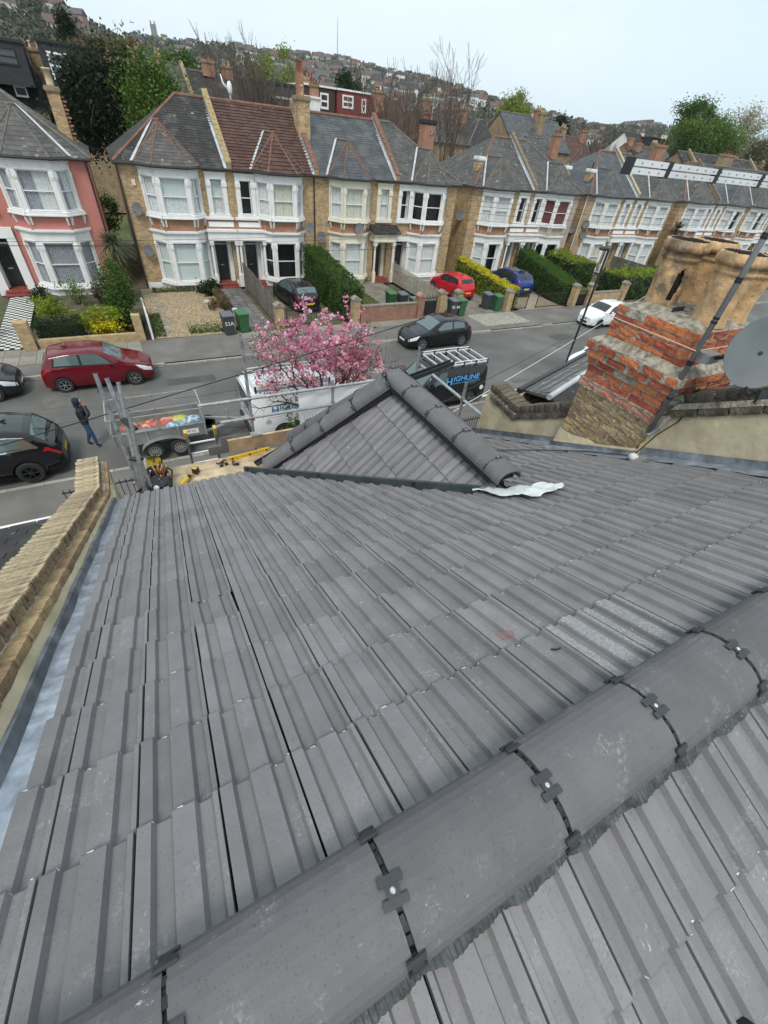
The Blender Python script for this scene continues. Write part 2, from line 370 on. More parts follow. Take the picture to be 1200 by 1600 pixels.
# ---- ridge tiles
def ridge_profile(hw=0.130, h=0.108, n=14, t=0.0):
    pts = []
    for k in range(n+1):
        a = PI*(k/n); x = -math.cos(a)*(hw-t); z = (math.sin(a)**0.8)*(h-t); pts.append((x, z))
    return pts
def ridge_mesh(name, L=0.445, m=RIDGE):
    mb = MB(); po, pi_ = ridge_profile(), ridge_profile(t=0.016); n = len(po); vs = []
    for y in (0, L):
        e = 0.0
        vs += [(x, y, z) for x, z in po] + [(x, y, z) for x, z in pi_]
    fs = []
    for k in range(n-1):
        fs.append((k, k+1, 2*n+k+1, 2*n+k)); fs.append((n+k+1, n+k, 3*n+k, 3*n+k+1)); fs.append((k+1, k, n+k, n+k+1)); fs.append((2*n+k, 2*n+k+1, 3*n+k+1, 3*n+k))
    fs += [(0, 2*n, 3*n, n), (n-1, 2*n-1, 4*n-1, 3*n-1)]
    mb.add(vs, [tuple(reversed(f)) for f in fs]); return mb.mesh(name, m)
RME = ridge_mesh('ridge_tile')
def surf_patch(mb, a0, a1, y0, y1, off, th=0.006, hw=0.130, h=0.108):
    """small plate lying on the curve of a ridge tile, from angle a0 to a1 and along it from y0 to y1"""
    n = 4; rows = []
    for y in (y0, y1):
        for k in range(n+1):
            a = a0 + (a1-a0)*k/n; x = -math.cos(a)*(hw+off); z = (max(0, math.sin(a))**0.8)*(h+off); rows.append((x, y, z))
        for k in range(n+1):
            a = a0 + (a1-a0)*k/n; x = -math.cos(a)*(hw+off-th); z = (max(0, math.sin(a))**0.8)*(h+off-th); rows.append((x, y, z))
    m = n+1; fs = []
    for k in range(n):
        fs += [(k, 2*m+k, 2*m+k+1, k+1), (k, k+1, m+k+1, m+k), (2*m+k, 3*m+k, 3*m+k+1, 2*m+k+1)]
    fs += [(0, m, 3*m, 2*m), (n, 2*m+n, 3*m+n, m+n)]
    mb.add(rows, fs)
def clip_mesh(a, wide):
    """H-shaped ridge clamp"""
    mb = MB(); d = 0.13
    surf_patch(mb, a-0.08, a+0.08, -0.015, 0.015, 0.007)
    surf_patch(mb, a-d-0.08, a-d+0.05, -0.033*wide, 0.033*wide, 0.0085); surf_patch(mb, a+d-0.05, a+d+0.08, -0.033*wide, 0.033*wide, 0.0085)
    surf_patch(mb, a-d, a+d, -0.012, 0.012, 0.0075)
    return mb
STRIP = MB(); surf_patch(STRIP, 0.08, PI-0.08, -0.012, 0.014, -0.004, 0.01)
for k in range(10): surf_patch(STRIP, 0.15+k*0.29, 0.3+k*0.29, -0.006, 0.004, 0.001, 0.01)
STRIPME = STRIP.mesh('joint_strip', BLACKP)
CLIPC = clip_mesh(PI/2, 0.9).mesh('ridge_clip', CLIPM); CLIPS = [clip_mesh(0.42, 0.7).mesh('ridge_clip', CLIPM), clip_mesh(PI-0.42, 0.7).mesh('ridge_clip', CLIPM)]
sc_ = MB(); sc_.lathe([(0.0065,0),(0.0065,0.003),(0.004,0.005)], (0,0,0.1145), n=10); SCREW = sc_.mesh('screw', STEEL)
hd_ = MB(); hd_.box(-.004,.004,-.001,.001,.1194,.1197); hd_.box(-.001,.001,-.004,.004,.1196,.12); SCREWX = hd_.mesh('screw_slot', BLACKP)
def ridge_run(p, q, n, parent, w_off=0.0, clips=True, first_gap=0.0, L=None):
    """n ridge tiles from p to q, each with its joint strip and clips at the far end"""
    p, q = Vector(p), Vector(q); d = (q-p).normalized(); x = d.cross(Vector((0,0,1))).normalized(); z = x.cross(d)
    step = (q-p).length/n
    for k in range(n):
        o = p + d*(step*k) + Vector((rt.uniform(-.003,.003), rt.uniform(-.003,.003), rt.uniform(-.002,.002)))
        M = Matrix(((x.x,d.x,z.x,o.x),(x.y,d.y,z.y,o.y),(x.z,d.z,z.z,o.z),(0,0,0,1))) @ Matrix.Rotation(rt.uniform(-.006,.006), 4, 'Z')
        Ms = M @ Matrix.Scale(step/0.4595, 4, (0,1,0))
        t = link('ridge_tile', RME, parent, M=Ms)
        J = Matrix.Translation((0, 0.452, 0))
        if clips and k < n:
            link('joint_strip', STRIPME, t, M=J)
            link('ridge_clip', CLIPC, t, M=J @ Matrix.Rotation(rt.uniform(-.1,.1), 4, 'Z')); link('screw', SCREW, t, M=J)
            link('ridge_clip', CLIPS[0], t, M=J); link('ridge_clip', CLIPS[1], t, M=J)
# main ridge along X; a joint falls at x = 0.179 (+0.4505 k)
ridge_run((0.179-0.4505*3, RY, RZ-0.012), (0.179+0.4505*9, RY, RZ-0.012), 12, house)
# pleated dry-ridge roll showing under the back edge (and a little at the front)
for side, a in ((-1, 0.136), (1, 0.105)):
    rr = MB(); rows_t = []; rows_b = []
    x = -0.72; i = 0
    while x < 3.95:
        wv = 0.012*math.sin(x*41)*(1 if side < 0 else .4); lo = (0.014 if side < 0 else 0.0) + 0.006*math.sin(x*28.7)+rt.uniform(-.002,.002)
        prof_w = 0.018 + (0.004 if i % 2 else 0) + 0.006*math.sin(x*2*PI/ (TW/2))
        rows_t.append(roofpt(x, 0.1, 0.05, side < 0)); rows_b.append(roofpt(x, a+lo, prof_w+0.018, side < 0)); x += 0.0075; i += 1
    rr.grid([rows_t, rows_b] if side < 0 else [rows_b, rows_t]); rr.build('ridge_roll', ROLLM, house, kind='stuff')

# ---- bay roof
FA, FB, FC, FD = Vector((0.98,4.46,5.46)), Vector((1.5,5.05,5.42)), Vector((3.2,5.05,5.42)), Vector((3.95,4.46,5.47))
RE = Vector((BX, RY+(RZ-BZ)/math.tan(PITCH), BZ))                     # where the bay ridge runs into the main slope
bay_deck = MB()
for tri in ((RE, AP, FA), (AP, RE, FD), (AP, FB, FA), (AP, FC, FB), (AP, FD, FC)):
    bay_deck.prism([Vector(t)-Vector((0,0,.02)) for t in tri][::-1], (0,0,-0.03))
bay_deck.build('bay_roof_deck', DECK, house)
def tile_facet(tri, hdir, planes, n_hint, indiv):
    """cover a facet with courses that run along hdir, from the ridge (first point of tri) down"""
    a = Vector(tri[0]); nrm = (Vector(tri[1])-a).cross(Vector(tri[2])-a).normalized()
    if nrm.z < 0: nrm.negate()
    h = Vector(hdir).normalized(); dn = nrm.cross(h)
    if dn.z > 0: dn.negate()
    u = h if (h.cross(dn)).dot(nrm) > 0 else -h
    pts = [((Vector(t)-a).dot(u), (Vector(t)-a).dot(dn)) for t in tri]
    u0 = min(p[0] for p in pts)-0.3; u1 = max(p[0] for p in pts)+0.3; v1 = max(p[1] for p in pts)
    row = 0; joined = MB()
    while row*TG < v1 + 0.1:
        c = u0
        while c < u1:
            o = a + u*c + dn*(0.06+row*TG-0.1)
            M = tile_matrix(o, u, dn)
            M = M @ Matrix.Translation((0, rt.uniform(-.003,.003), 0))
            if indiv:
                mb = MB()
                if clip_add(mb, M, planes): mb.build('roof_tile', [TILE, CHIP], house_bay)
            else: clip_add(joined, M, planes, False)
            c += TW
        row += 1
    if not indiv: joined.build('roof_tile', [TILE, CHIP], house_bay, kind='stuff')
house_bay = link('bay_roof', bpy.data.meshes.new('bay_roof'), house)
def hipplane(p, q, keep):
    n = (Vector(q)-Vector(p)).cross(Vector((0,0,1))).normalized()
    if (Vector(keep)-Vector(p)).dot(n) > 0: n.negate()
    return (Vector(p), n)
def valley(p, q, keep): return hipplane(p, q, keep)
VL = Vector((0.62, 4.42, 5.38)); vl_ = Vector((0.83, 4.2, 5.52))
def meet(X):                         # valley point on the left slope of the bay roof at X
    z = BZ - (BX-X)*SLL; return Vector((X, RY+(RZ-z)/math.tan(PITCH), z))
def meetr(X):
    z = BZ - (X-BX)*SLR; return Vector((X, RY+(RZ-z)/math.tan(PITCH), z))
ctr = Vector((1.8, 3.6, 6))
tile_facet((RE, AP, meet(0.95)), (0,1,0), [hipplane(AP, FA, ctr), valley(RE, meet(0.9), ctr + Vector((0.2,0.6,0))), (Vector((BX-.05,0,0)), Vector((1,0,0)))], 0, True)
ctr = Vector((3.1, 3.7, 6))
tile_facet((AP, RE, meetr(3.8)), (0,1,0), [hipplane(AP, FD, Vector((3.0,3.6,6))), valley(RE, meetr(3.8), Vector((2.9,3.9,6))), (Vector((BX+.05,0,0)), Vector((-1,0,0)))], 0, False)
for a, b in ((FA, FB), (FB, FC), (FC, FD)):
    m_ = (a+b+AP)/3
    tile_facet((AP, b, a), b-a, [hipplane(AP, a, m_), hipplane(AP, b, m_), (Vector((0,0,5.36)), Vector((0,0,-1)))], 0, False)
up = Vector((0,0,0.04))
ridge_run(Vector((BX,2.03,BZ+.075)), Vector((BX,3.86,BZ+.075)), 4, house_bay); ridge_run(Vector((BX,1.84,BZ+.07)), Vector((BX,2.03,BZ+.075)), 1, house_bay)
ridge_run(FA+Vector((0.02,-.02,0.07)), AP+Vector((-0.06,0.02,0.055)), 4, house_bay)
ridge_run(FD+Vector((-.0,-.02,0.07)), AP+Vector((0.06,0.02,0.055)), 4, house_bay)
ridge_run(FB+up, AP+Vector((-0.03,0.06,0.04)), 4, house_bay); ridge_run(FC+up, AP+Vector((0.03,0.06,0.04)), 4, house_bay)
# black gap strips under the bay ridge and hips, upstand flashing in the valley
gs = MB()
for p, q in ((Vector((BX,1.92,BZ)), AP), (FA, AP), (FD, AP)):
    gs.bar(p+Vector((0,0,.05)), q+Vector((0,0,.05)), 0.262, 0.05)
gs.build('ridge_batten', BLACKP, house_bay)
fl = MB(); v0, v1_ = meet(0.78)+Vector((-.05,-.0,.06)), meet(2.17)+Vector((0,0,.06))
dv = (v1_-v0); sd_ = Vector((-dv.y, dv.x, 0)).normalized()
fl.obox(v0 - Vector((0,0,.05)), dv, -sd_*0.03, Vector((0,0,.1))); fl.build('valley_upstand', ZINC, house)
for i_ in range(3):
    c_ = MB(); p_ = v0.lerp(v1_, (0.02,0.42,0.8)[i_]); c_.obox(p_-Vector((0,0,.04)) - sd_*0.036, dv.normalized()*0.03, sd_*0.006, Vector((0,0,.09))); c_.build('flashing_clip', BLACKP, house)
# eaves and the house below
ev = MB(); ev.box(-0.72, 4.0, 4.62, 4.66, 5.12, 5.28); ev.build('fascia', mat('white_fascia', (0.7,0.7,0.68), 0.5), house)
HB = brickmat('stock_brick_near', (0.36,0.25,0.12), (0.27,0.17,0.09), (0.4,0.37,0.31))
hw_ = MB(); hw_.box(-0.85, 3.97, 4.3, 4.6, 0, 5.15); hw_.prism([(1.05,4.6,0),(1.55,5.0,0),(3.15,5.0,0),(3.9,4.6,0)][::-1], (0,0,5.35)); hw_.box(-0.85, 3.97, -4.2, -4.0, 0, 5.2)
hw_.build('brick_wall', HB, house)
# ================================================================ party walls, chimney, aerial
def rough_brick(name, l, w, h, m, seed, j=0.004, cuts=1):
    """l along x, w along y, h along z, centred; worn edges"""
    r = random.Random(seed); bm = bmesh.new(); bmesh.ops.create_cube(bm, size=1)
    bmesh.ops.subdivide_edges(bm, edges=bm.edges[:], cuts=cuts, use_grid_fill=True)
    for v in bm.verts:
        e = sum(abs(abs(c)-0.5) < 1e-4 for c in v.co)
        k = (0.985 if e == 2 else 0.95 if e == 3 else 1.0)
        v.co = Vector((v.co.x*l*(1-(1-k)*h/l), v.co.y*w*(1-(1-k)*h/w), v.co.z*h*k)) + Vector((r.uniform(-j,j), r.uniform(-j,j), r.uniform(-j,j)*0.7))
    me = bpy.data.meshes.new(name); bm.to_mesh(me); bm.free(); me.materials.append(m); return me
YB = mat('weathered_yellow_brick', (0.40,0.285,0.15), 0.95, objrand=0.25, var=0.45, scale=14, bump=0.9, bscale=45, col2=(0.19,0.125,0.075), mixscale=9, mixpos=(0.42,0.7), hue=0.012, detail=8)
YBT = mat('coping_brick', (0.43,0.345,0.22), 0.95, objrand=0.2, var=0.5, scale=16, bump=1.0, bscale=38, col2=(0.2,0.14,0.085), mixscale=13, mixpos=(0.44,0.64), hue=0.012, detail=8)
DB = mat('sooty_brick', (0.15,0.12,0.085), 0.95, objrand=0.35, var=0.5, scale=14, bump=0.9, bscale=40, col2=(0.05,0.045,0.04), mixscale=8, detail=8)
RB = mat('red_brick', (0.47,0.135,0.058), 0.9, objrand=0.3, var=0.4, scale=12, bump=0.8, bscale=45, col2=(0.28,0.09,0.05), mixscale=10, mixpos=(0.52,0.7), speck=(30, 0.68, (0.5,0.4,0.33)), hue=0.012, detail=7)
PB = mat('pink_brick', (0.5,0.27,0.19), 0.9, objrand=0.25, var=0.35, scale=12, bump=0.8, bscale=45, col2=(0.36,0.13,0.08), mixscale=10, detail=7)
MORT = mat('old_mortar', (0.42,0.38,0.31), 0.95, var=0.45, scale=20, bump=0.9, bscale=50, col2=(0.27,0.24,0.19), mixscale=12, detail=8)
LICH = mat('lichen_mortar', (0.35,0.315,0.25), 0.95, var=0.4, scale=18, bump=1.0, bscale=45, col2=(0.2,0.18,0.14), mixscale=16, mixpos=(0.46,0.6), detail=8)
REND = mat('cream_render', (0.50,0.43,0.29), 0.9, var=0.16, scale=5, bump=0.5, bscale=12, col2=(0.38,0.31,0.2), mixscale=2.4, mixpos=(0.52,0.75), detail=7)
def variants(name, l, w, h, m, n=4, j=0.004): return [rough_brick(name, l, w, h, m, 100+i, j) for i in range(n)]
rb = random.Random(11)

# ---- left party wall
lw = thing('party_wall', 'low parapet wall with worn yellow brick-on-edge coping and lead gutter at the left roof edge', 'wall', (-1.0, 3, 0))
def zc(Y): return 7.02 + (1.65-Y)*0.49 if Y < 4.70 else 5.51
cop = variants('coping_brick', 0.245, 0.0745, 0.105, YBT, 6, 0.006)
sl = math.atan(0.49); Y = -1.2
while Y < 4.68:
    M = Matrix.Translation((-1.02+rb.uniform(-.005,.005), Y, zc(Y)-0.05/math.cos(sl)+rb.uniform(-.005,.004))) @ Matrix.Rotation(-sl, 4, 'X') @ Matrix.Rotation(rb.uniform(-.025,.025), 4, 'Z')
    link('coping_brick', rb.choice(cop), lw, M=M); Y += 0.0775*math.cos(sl)
Y = 4.745
while Y < 5.36:
    link('coping_brick', rb.choice(cop), lw, M=Matrix.Translation((-1.02+rb.uniform(-.006,.006), Y, 5.46+rb.uniform(-.005,.004))) @ Matrix.Rotation(rb.uniform(-.03,.03), 4, 'Z')); Y += 0.0775
def strip(mb, prof, ys):
    """sweep a cross-section prof(Y) -> [(x, z)...] along the wall"""
    rows = [[(x, y, z) for x, z in prof(y)] for y in ys]; mb.grid(rows)
ys = [-1.2, 0.5, 2, 3.4, 4.70, 4.72, 5.0, 5.385]
m_ = MB(); strip(m_, lambda y: [(-1.13, zc(y)-.012), (-0.908, zc(y)-.012), (-0.905, zc(y)-.112)], ys)
strip(m_, lambda y: [(-0.91, zc(y)-.092), (-0.875, zc(y)-.097), (-0.85, zc(y)-.115)], ys)
m_.poly([(-1.13,5.385,0),(-0.85,5.385,0),(-0.85,5.385,5.28),(-0.905,5.385,5.3),(-0.905,5.385,5.4),(-1.13,5.385,5.4)]); m_.build('mortar_bed', MORT, lw)
cb_ = variants('creasing_brick', 0.07, 0.214, 0.062, YB, 5, 0.004); Y = -1.0
while Y < 4.6:
    link('creasing_brick', rb.choice(cb_), lw, M=Matrix.Translation((-0.862, Y+0.1, zc(Y+.1)-0.128)) @ Matrix.Rotation(-sl, 4, 'X')); Y += 0.225*math.cos(sl)
for Y in (4.82, 5.05, 5.27): link('creasing_brick', rb.choice(cb_), lw, M=Matrix.Translation((-0.868, Y, 5.38)))
def rz(y): return tilez(y, 0.0)
yr = [-1.0, 0.02] + [0.25*k for k in range(1, 19)] + [4.72]
rd = MB(); strip(rd, lambda y: [(-0.838, zc(y)-.15), (-0.812+0.003*math.sin(y*19), (zc(y)-.15)*.5+.5*(rz(max(y,.05))+.075)), (-0.786, rz(max(y,.05))+0.06), (-0.782, rz(max(y,.05)))], yr)
rd.poly([(-0.845,4.72,5.36),(-0.845,5.385,5.34),(-0.79,4.74,5.3)]); rd.poly([(-0.845,5.383,0),(-0.845,5.383,5.25),(-0.8,4.73,5.25),(-0.8,4.73,0)][::-1]); rd.build('render_skirt', REND, lw)
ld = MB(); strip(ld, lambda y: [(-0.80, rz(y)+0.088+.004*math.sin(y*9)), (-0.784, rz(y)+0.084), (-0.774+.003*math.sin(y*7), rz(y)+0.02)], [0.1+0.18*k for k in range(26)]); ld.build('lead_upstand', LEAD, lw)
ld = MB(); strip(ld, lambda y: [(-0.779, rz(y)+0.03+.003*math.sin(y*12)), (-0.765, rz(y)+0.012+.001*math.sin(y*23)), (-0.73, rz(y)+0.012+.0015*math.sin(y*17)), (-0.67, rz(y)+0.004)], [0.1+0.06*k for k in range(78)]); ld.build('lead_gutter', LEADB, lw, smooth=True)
wb = MB(); wb.prism([(-1.13,-1.2,0),(-1.13,5.38,0),(-1.13,5.38,5.4),(-1.13,4.7,5.4),(-1.13,-1.2,zc(-1.2)-.11)][::-1], (0.27,0,0)); wb.build('brick_core', HB, lw)

# ---- right party wall
rw = thing('party_wall', 'cream rendered parapet wall with sooty brick coping beside the chimney', 'wall', (4.1, 2, 0))
XR = 3.97
def zr(Y): return 6.36+(3.44-Y)*0.585 if Y < 3.44 else 6.36+(Y-3.44)*0.13
dcop = variants('coping_brick', 0.235, 0.0735, 0.1, DB, 6, 0.006); a2 = math.atan(0.585)
Y = -1.5; yy = []
while Y < 4.0:
    s_ = -a2 if Y < 3.44 else 0.13
    if not 1.72 < Y < 2.62:
        link('coping_brick', rb.choice(dcop), rw, M=Matrix.Translation((XR+0.12, Y, zr(Y)-0.045/math.cos(s_)+rb.uniform(-.004,.004))) @ Matrix.Rotation(s_, 4, 'X') @ Matrix.Rotation(rb.uniform(-.03,.03), 4, 'Z'))
    Y += 0.078*(math.cos(a2) if Y < 3.44 else 1)
dcr = variants('creasing_brick', 0.06, 0.215, 0.06, DB, 5, 0.004); Y = -1.4
while Y < 3.9:
    s_ = -a2 if Y < 3.40 else 0.13
    if not 1.66 < Y+0.1 < 2.66: link('creasing_brick', rb.choice(dcr), rw, M=Matrix.Translation((XR-0.0, Y+0.1, zr(Y+.1)-(0.145 if Y+0.1 > 2 else 0.185))) @ Matrix.Rotation(s_, 4, 'X'))
    Y += 0.226*(math.cos(a2) if Y < 3.44 else 1)
ys = [-1.5, 1.75, 1.76, 3.43, 3.45, 3.99]
m_ = MB(); strip(m_, lambda y: [(XR+0.012, zr(y)-.19), (XR+.002, zr(y)-.14), (XR+0.018, zr(y)-.09), (XR+.012, zr(y)-.01), (XR+.235, zr(y)-.012)], ys); m_.build('mortar_bed', MORT, rw)
m_ = MB(); strip(m_, lambda y: [(XR-.02, zr(y)-.147), (XR-.012, zr(y)-.092)], [-1.5, 0, 1.0, 1.74]); m_.build('mortar_band', LICH, rw)
yr = [-1.4, 0.04] + [0.2*k for k in range(1, 20)] + [3.99]
rd = MB(); strip(rd, lambda y: [(XR-.03, rz(max(y, .05))+0.02), (XR-0.014+.004*math.sin(y*13), rz(max(y, .05))+.12), (XR-.006, zr(y)-(.165 if y > 1.8 else .205))], yr)
rd.prism([(XR-.03,3.992,5.4),(XR+.22,3.992,5.4),(XR+.22,3.992,zr(3.99)-.1),(XR-.006,3.992,zr(3.99)-.17)][::-1], (0,0.02,0)); rd.build('render_skirt', REND, rw)
wb = MB(); wb.prism([(XR+.02,-1.5,0),(XR+.02,3.99,0),(XR+.02,3.99,6.28),(XR+.02,3.44,6.24),(XR+.02,-1.5,zr(-1.5)-.12)][::-1], (0.2,0,0)); wb.build('brick_core', HB, rw)
def lead_run(y0, y1, x, par, out=0.03, h=0.12, ap=0.15):
    n = max(3, int((y1-y0)/0.07)); ys_ = [y0+(y1-y0)*k/n for k in range(n+1)]
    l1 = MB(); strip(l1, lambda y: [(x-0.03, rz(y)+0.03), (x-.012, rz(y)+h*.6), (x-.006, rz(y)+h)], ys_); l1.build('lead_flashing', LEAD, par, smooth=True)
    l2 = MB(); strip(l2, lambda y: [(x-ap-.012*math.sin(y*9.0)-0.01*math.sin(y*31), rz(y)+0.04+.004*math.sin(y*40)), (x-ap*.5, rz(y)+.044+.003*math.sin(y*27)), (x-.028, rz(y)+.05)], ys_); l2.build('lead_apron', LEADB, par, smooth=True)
lead_run(2.62, 4.08, XR-.022, rw); lead_run(0.12, 1.78, XR-.022, rw)

# ---- chimney
CX0, CX1, CY0, CY1 = 3.885, 4.85, 1.80, 2.66
ch = thing('chimney', 'tall leaning-looking brick chimney stack, red above yellow, with broken clay pots', 'chimney', (4.3, 2.2, 6))
cstretch = {k: variants('brick', 0.2, 0.1, 0.0605, m, 5, 0.0045) for k, m in (('y', YB), ('r', RB), ('p', PB))}
chead = {k: variants('brick', 0.098, 0.1, 0.0605, m, 4, 0.0045) for k, m in (('y', YB), ('r', RB), ('p', PB))}
core = MB(); far_b = {'y': MB(), 'r': MB()}
def course(z, kind, off, odd, drop=(), face_mb=None):
    x0, x1, y0, y1 = CX0-off, CX1+off, CY0-off, CY1+off
    def put(x, y, ax, L, vis, head):
        if not vis:
            m = far_b['r' if kind == 'p' else kind]
            if ax == 'Y': m.box(x-.05, x+.05, y-L/2, y+L/2, z+.004, z+.0695)
            else: m.box(x-L/2, x+L/2, y-.05, y+.05, z+.004, z+.0695)
            return
        jo = rb.uniform(-.004,.004)
        M = Matrix.Translation((x+jo, y+jo, z+.0375)) @ Matrix.Rotation((PI/2 if ax == 'Y' else 0)+rb.uniform(-.02,.02), 4, 'Z')
        if rb.random() < .5: M = M @ Matrix.Rotation(PI, 4, 'Z')
        link('brick', rb.choice((chead if head else cstretch)[kind]), ch, M=M)
    for face in range(4):
        along = (y0, y1) if face % 2 == 0 else (x0, x1)
        a, b = along
        if face % 2: a += 0.105; b -= 0.105
        n = max(1, round((b-a)/0.2225)); L = (b-a)/n; k = 0; p = a
        first = L*0.5 if odd else L
        pos = []
        while p < b-0.03:
            e = min(p+(first if not pos else L), b)
            pos.append((p, e)); p = e
        for i_, (p, e) in enumerate(pos):
            c = (p+e)/2; head = (e-p) < L*.75
            if face == 0 and i_ in drop: continue
            if face == 0: put(x0+.05, c, 'Y', e-p-.01, True, head)
            elif face == 2: put(x1-.05, c, 'Y', e-p-.01, False, head)
            elif face == 1: put(c, y0+.05, 'X', e-p-.01, True, head)
            else: put(c, y1-.05, 'X', e-p-.01, False, head)
    core.box(x0+.008, x1-.008, y0+.008, y1-.008, z-.004, z+.0715)
z = 6.30; i = 0
while z < 7.03: course(z, 'y', 0.0, i % 2); z += 0.075; i += 1
zc0 = z
for kind, off, odd, drop in (('p', 0.022, 0, ()), ('r', -0.004, 1, ()), ('r', 0.0, 0, ()), ('r', 0.02, 1, (2,)), ('r', 0.05, 0, ()), ('r', 0.07, 1, ())):
    course(z, kind, off, odd, drop); z += 0.075
    if kind == 'p':
        mm = MB(); mm.prism([(CX0-.02,CY0-.02,z-.002),(CX1,CY0-.02,z-.002),(CX1,CY1+.02,z-.002),(CX0-.02,CY1+.02,z-.002)], (0,0,.012)); mm.build('mortar_ledge', LICH, ch)
zt = z
sh = MB(); o1, o0 = 0.06, -0.03
lo = [(CX0-o1,CY0-o1),(CX1+o1,CY0-o1),(CX1+o1,CY1+o1),(CX0-o1,CY1+o1)]; hi = [(CX0-o0,CY0-o0),(CX1+o0,CY0-o0),(CX1+o0,CY1+o0),(CX0-o0,CY1+o0)]
def skew(lo, hi, z0, z1, mb, n=10):
    ring = []
    for t in (0, .35, .7, 1):
        r = []
        for s_ in range(4):
            for k in range(n):
                f = k/n; a0, b0 = lo[s_], lo[(s_+1) % 4]; a1, b1 = hi[s_], hi[(s_+1) % 4]
                x = (a0[0]+(b0[0]-a0[0])*f)*(1-t)+(a1[0]+(b1[0]-a1[0])*f)*t; y = (a0[1]+(b0[1]-a0[1])*f)*(1-t)+(a1[1]+(b1[1]-a1[1])*f)*t
                r.append((x+rb.uniform(-.006,.006), y+rb.uniform(-.006,.006), z0+(z1-z0)*t+rb.uniform(-.008,.008)))
        r.append(r[0]); ring.append(r)
    mb.grid(ring)
skew(lo, hi, zt-.004, zt+.07, sh); sh.build('mortar_weathering', LICH, ch)
z = zt+0.045
for i, off in enumerate((-0.035, -0.03, -0.035, -0.03)): course(z, 'r', off, i % 2, (3,) if i == 3 else ()); z += 0.074
fln = MB(); lo = [(CX0+.04,CY0+.04),(CX1-.04,CY0+.04),(CX1-.04,CY1-.04),(CX0+.04,CY1-.04)]; hi = [(CX0+.2,CY0+.2),(CX1-.2,CY0+.2),(CX1-.2,CY1-.2),(CX0+.2,CY1-.2)]
skew(lo, hi, z-.008, z+.05, fln, 14); fln.poly([(x, y, z+.045) for x, y in hi]); fln.build('mortar_flaunching', LICH, ch)
core.build('mortar_core', MORT, ch); far_b['y'].build('brick', YB, ch, kind='stuff'); far_b['r'].build('brick', RB, ch, kind='stuff')
POT = mat('buff_clay_pot', (0.54,0.35,0.185), 0.85, var=0.35, scale=11, bump=0.3, bscale=45, col2=(0.34,0.21,0.11), mixscale=7, mixpos=(0.48,0.75), speck=(34, 0.66, (0.2,0.15,0.1)), detail=8)
POTB = mat('flaking_clay_pot', (0.50,0.32,0.165), 0.9, var=0.5, scale=11, bump=0.5, bscale=40, col2=(0.2,0.15,0.1), mixscale=8, mixpos=(0.44,0.6), detail=8)
SOOT = mat('soot', (0.012,0.011,0.01), 0.95)
PZ = z+0.01
def pot(x, y, m, hole=None, h=0.52, r=0.145, tilt=0.0, seed=1):
    r_ = random.Random(seed); prof = [(r*1.0,0),(r*.93,.03),(r*.89,.08),(r*.89,.14),(r*.91,.2),(r*.93,.26),(r*.96,h-.15),(r*1.03,h-.14),(r*1.06,h-.128),(r*1.03,h-.116),(r*1.0,h-.105),(r*1.0,h-.085),(r*1.17,h-.08),(r*1.24,h-.06),(r*1.24,h-.035),(r*1.18,h-.02),(r*1.18,h),(r*1.04,h),(r*.84,h-.02),(r*.78,h-.2),(r*.75,0.02)]
    prof = prof[:5] + [(r*(.91+.05*q), .2+(h-.36)*q) for q in [k/14 for k in range(1,14)]] + prof[6:]; nh = 17+12
    n = 72; vs = []; fs = []; ma = []
    for i, (rr, zz) in enumerate(prof):
        for k in range(n):
            a = 2*PI*k/n; j = 1+r_.uniform(-.008,.008); vs.append((rr*j*math.cos(a), rr*j*math.sin(a), zz+r_.uniform(-.003,.003)))
    for i in range(len(prof)-1):
        for k in range(n):
            if hole and i < nh:
                a = 2*PI*(k+.5)/n; zz = (prof[i][1]+prof[i+1][1])/2; da = (a-hole[0]+PI) % (2*PI)-PI
                if (da/hole[2])**2+((zz-hole[1]-0.05*da)/hole[3])**2 < 1+.35*mnoise.noise(Vector((a*9, zz*30, 1))): continue
            fs.append((i*n+k, i*n+(k+1) % n, (i+1)*n+(k+1) % n, (i+1)*n+k)); ma.append(1 if i >= nh else 0)
    mb = MB(); mb.add(vs, fs); mb.m = ma
    o = mb.build('chimney_pot', [m, SOOT], ch, smooth=True); o.matrix_basis = Matrix.Translation((x, y, PZ)) @ Matrix.Rotation(tilt, 4, 'Y'); 
    return o
pot(4.24, 2.46, POTB, hole=(R(236), 0.19, 0.23, 0.125), seed=4, r=0.148)
pot(4.23, 1.99, POT, seed=5); pot(4.64, 2.44, POT, seed=6); pot(4.63, 2.03, POT, seed=7, h=0.49)
fp = MB(); fp.box(4.05, 4.2, 2.2, 2.212, PZ+.01, PZ+.07); o = fp.build('slate_scrap', DECK, ch)
# cream skirt, lead and cement at the foot of the stack
ft = MB(); strip(ft, lambda y: [(CX0-.045, rz(y)+.04), (CX0-.02+.004*math.sin(y*30), rz(y)+.12), (CX0-.004, 6.60+(2.1-y)*.15+0.012*math.sin(y*17))], [CY0-.03+.06*k for k in range(16)])
ft.poly([(CX0-.045,CY0-.032,rz(CY0)+.0),(XR+.02,CY0-.032,rz(CY0)+.0),(XR+.02,CY0-.014,rz(CY0)+.2),(CX0-.004,CY0-.014,rz(CY0)+.18)]); ft.build('render_skirt', REND, ch)
lead_run(CY0-.04, CY1+.03, CX0-.04, ch, h=0.1, ap=0.14)
blob = MB(); blob.ball((CX0-.09, CY0-.06, rz(CY0-.06)+.05), .045, 8, 6, (1,1,.9), .12); blob.build('cement_dab', CHIP, ch, smooth=True)
spl = MB(); rows = []
for a in range(7): rows.append([(CX0-.14+a*.045+rb.uniform(-.01,.01), CY0-.02-b*.05+rb.uniform(-.012,.012), rz(CY0-.02-b*.05)+.03+rb.uniform(0,.008)) for b in range(5)])
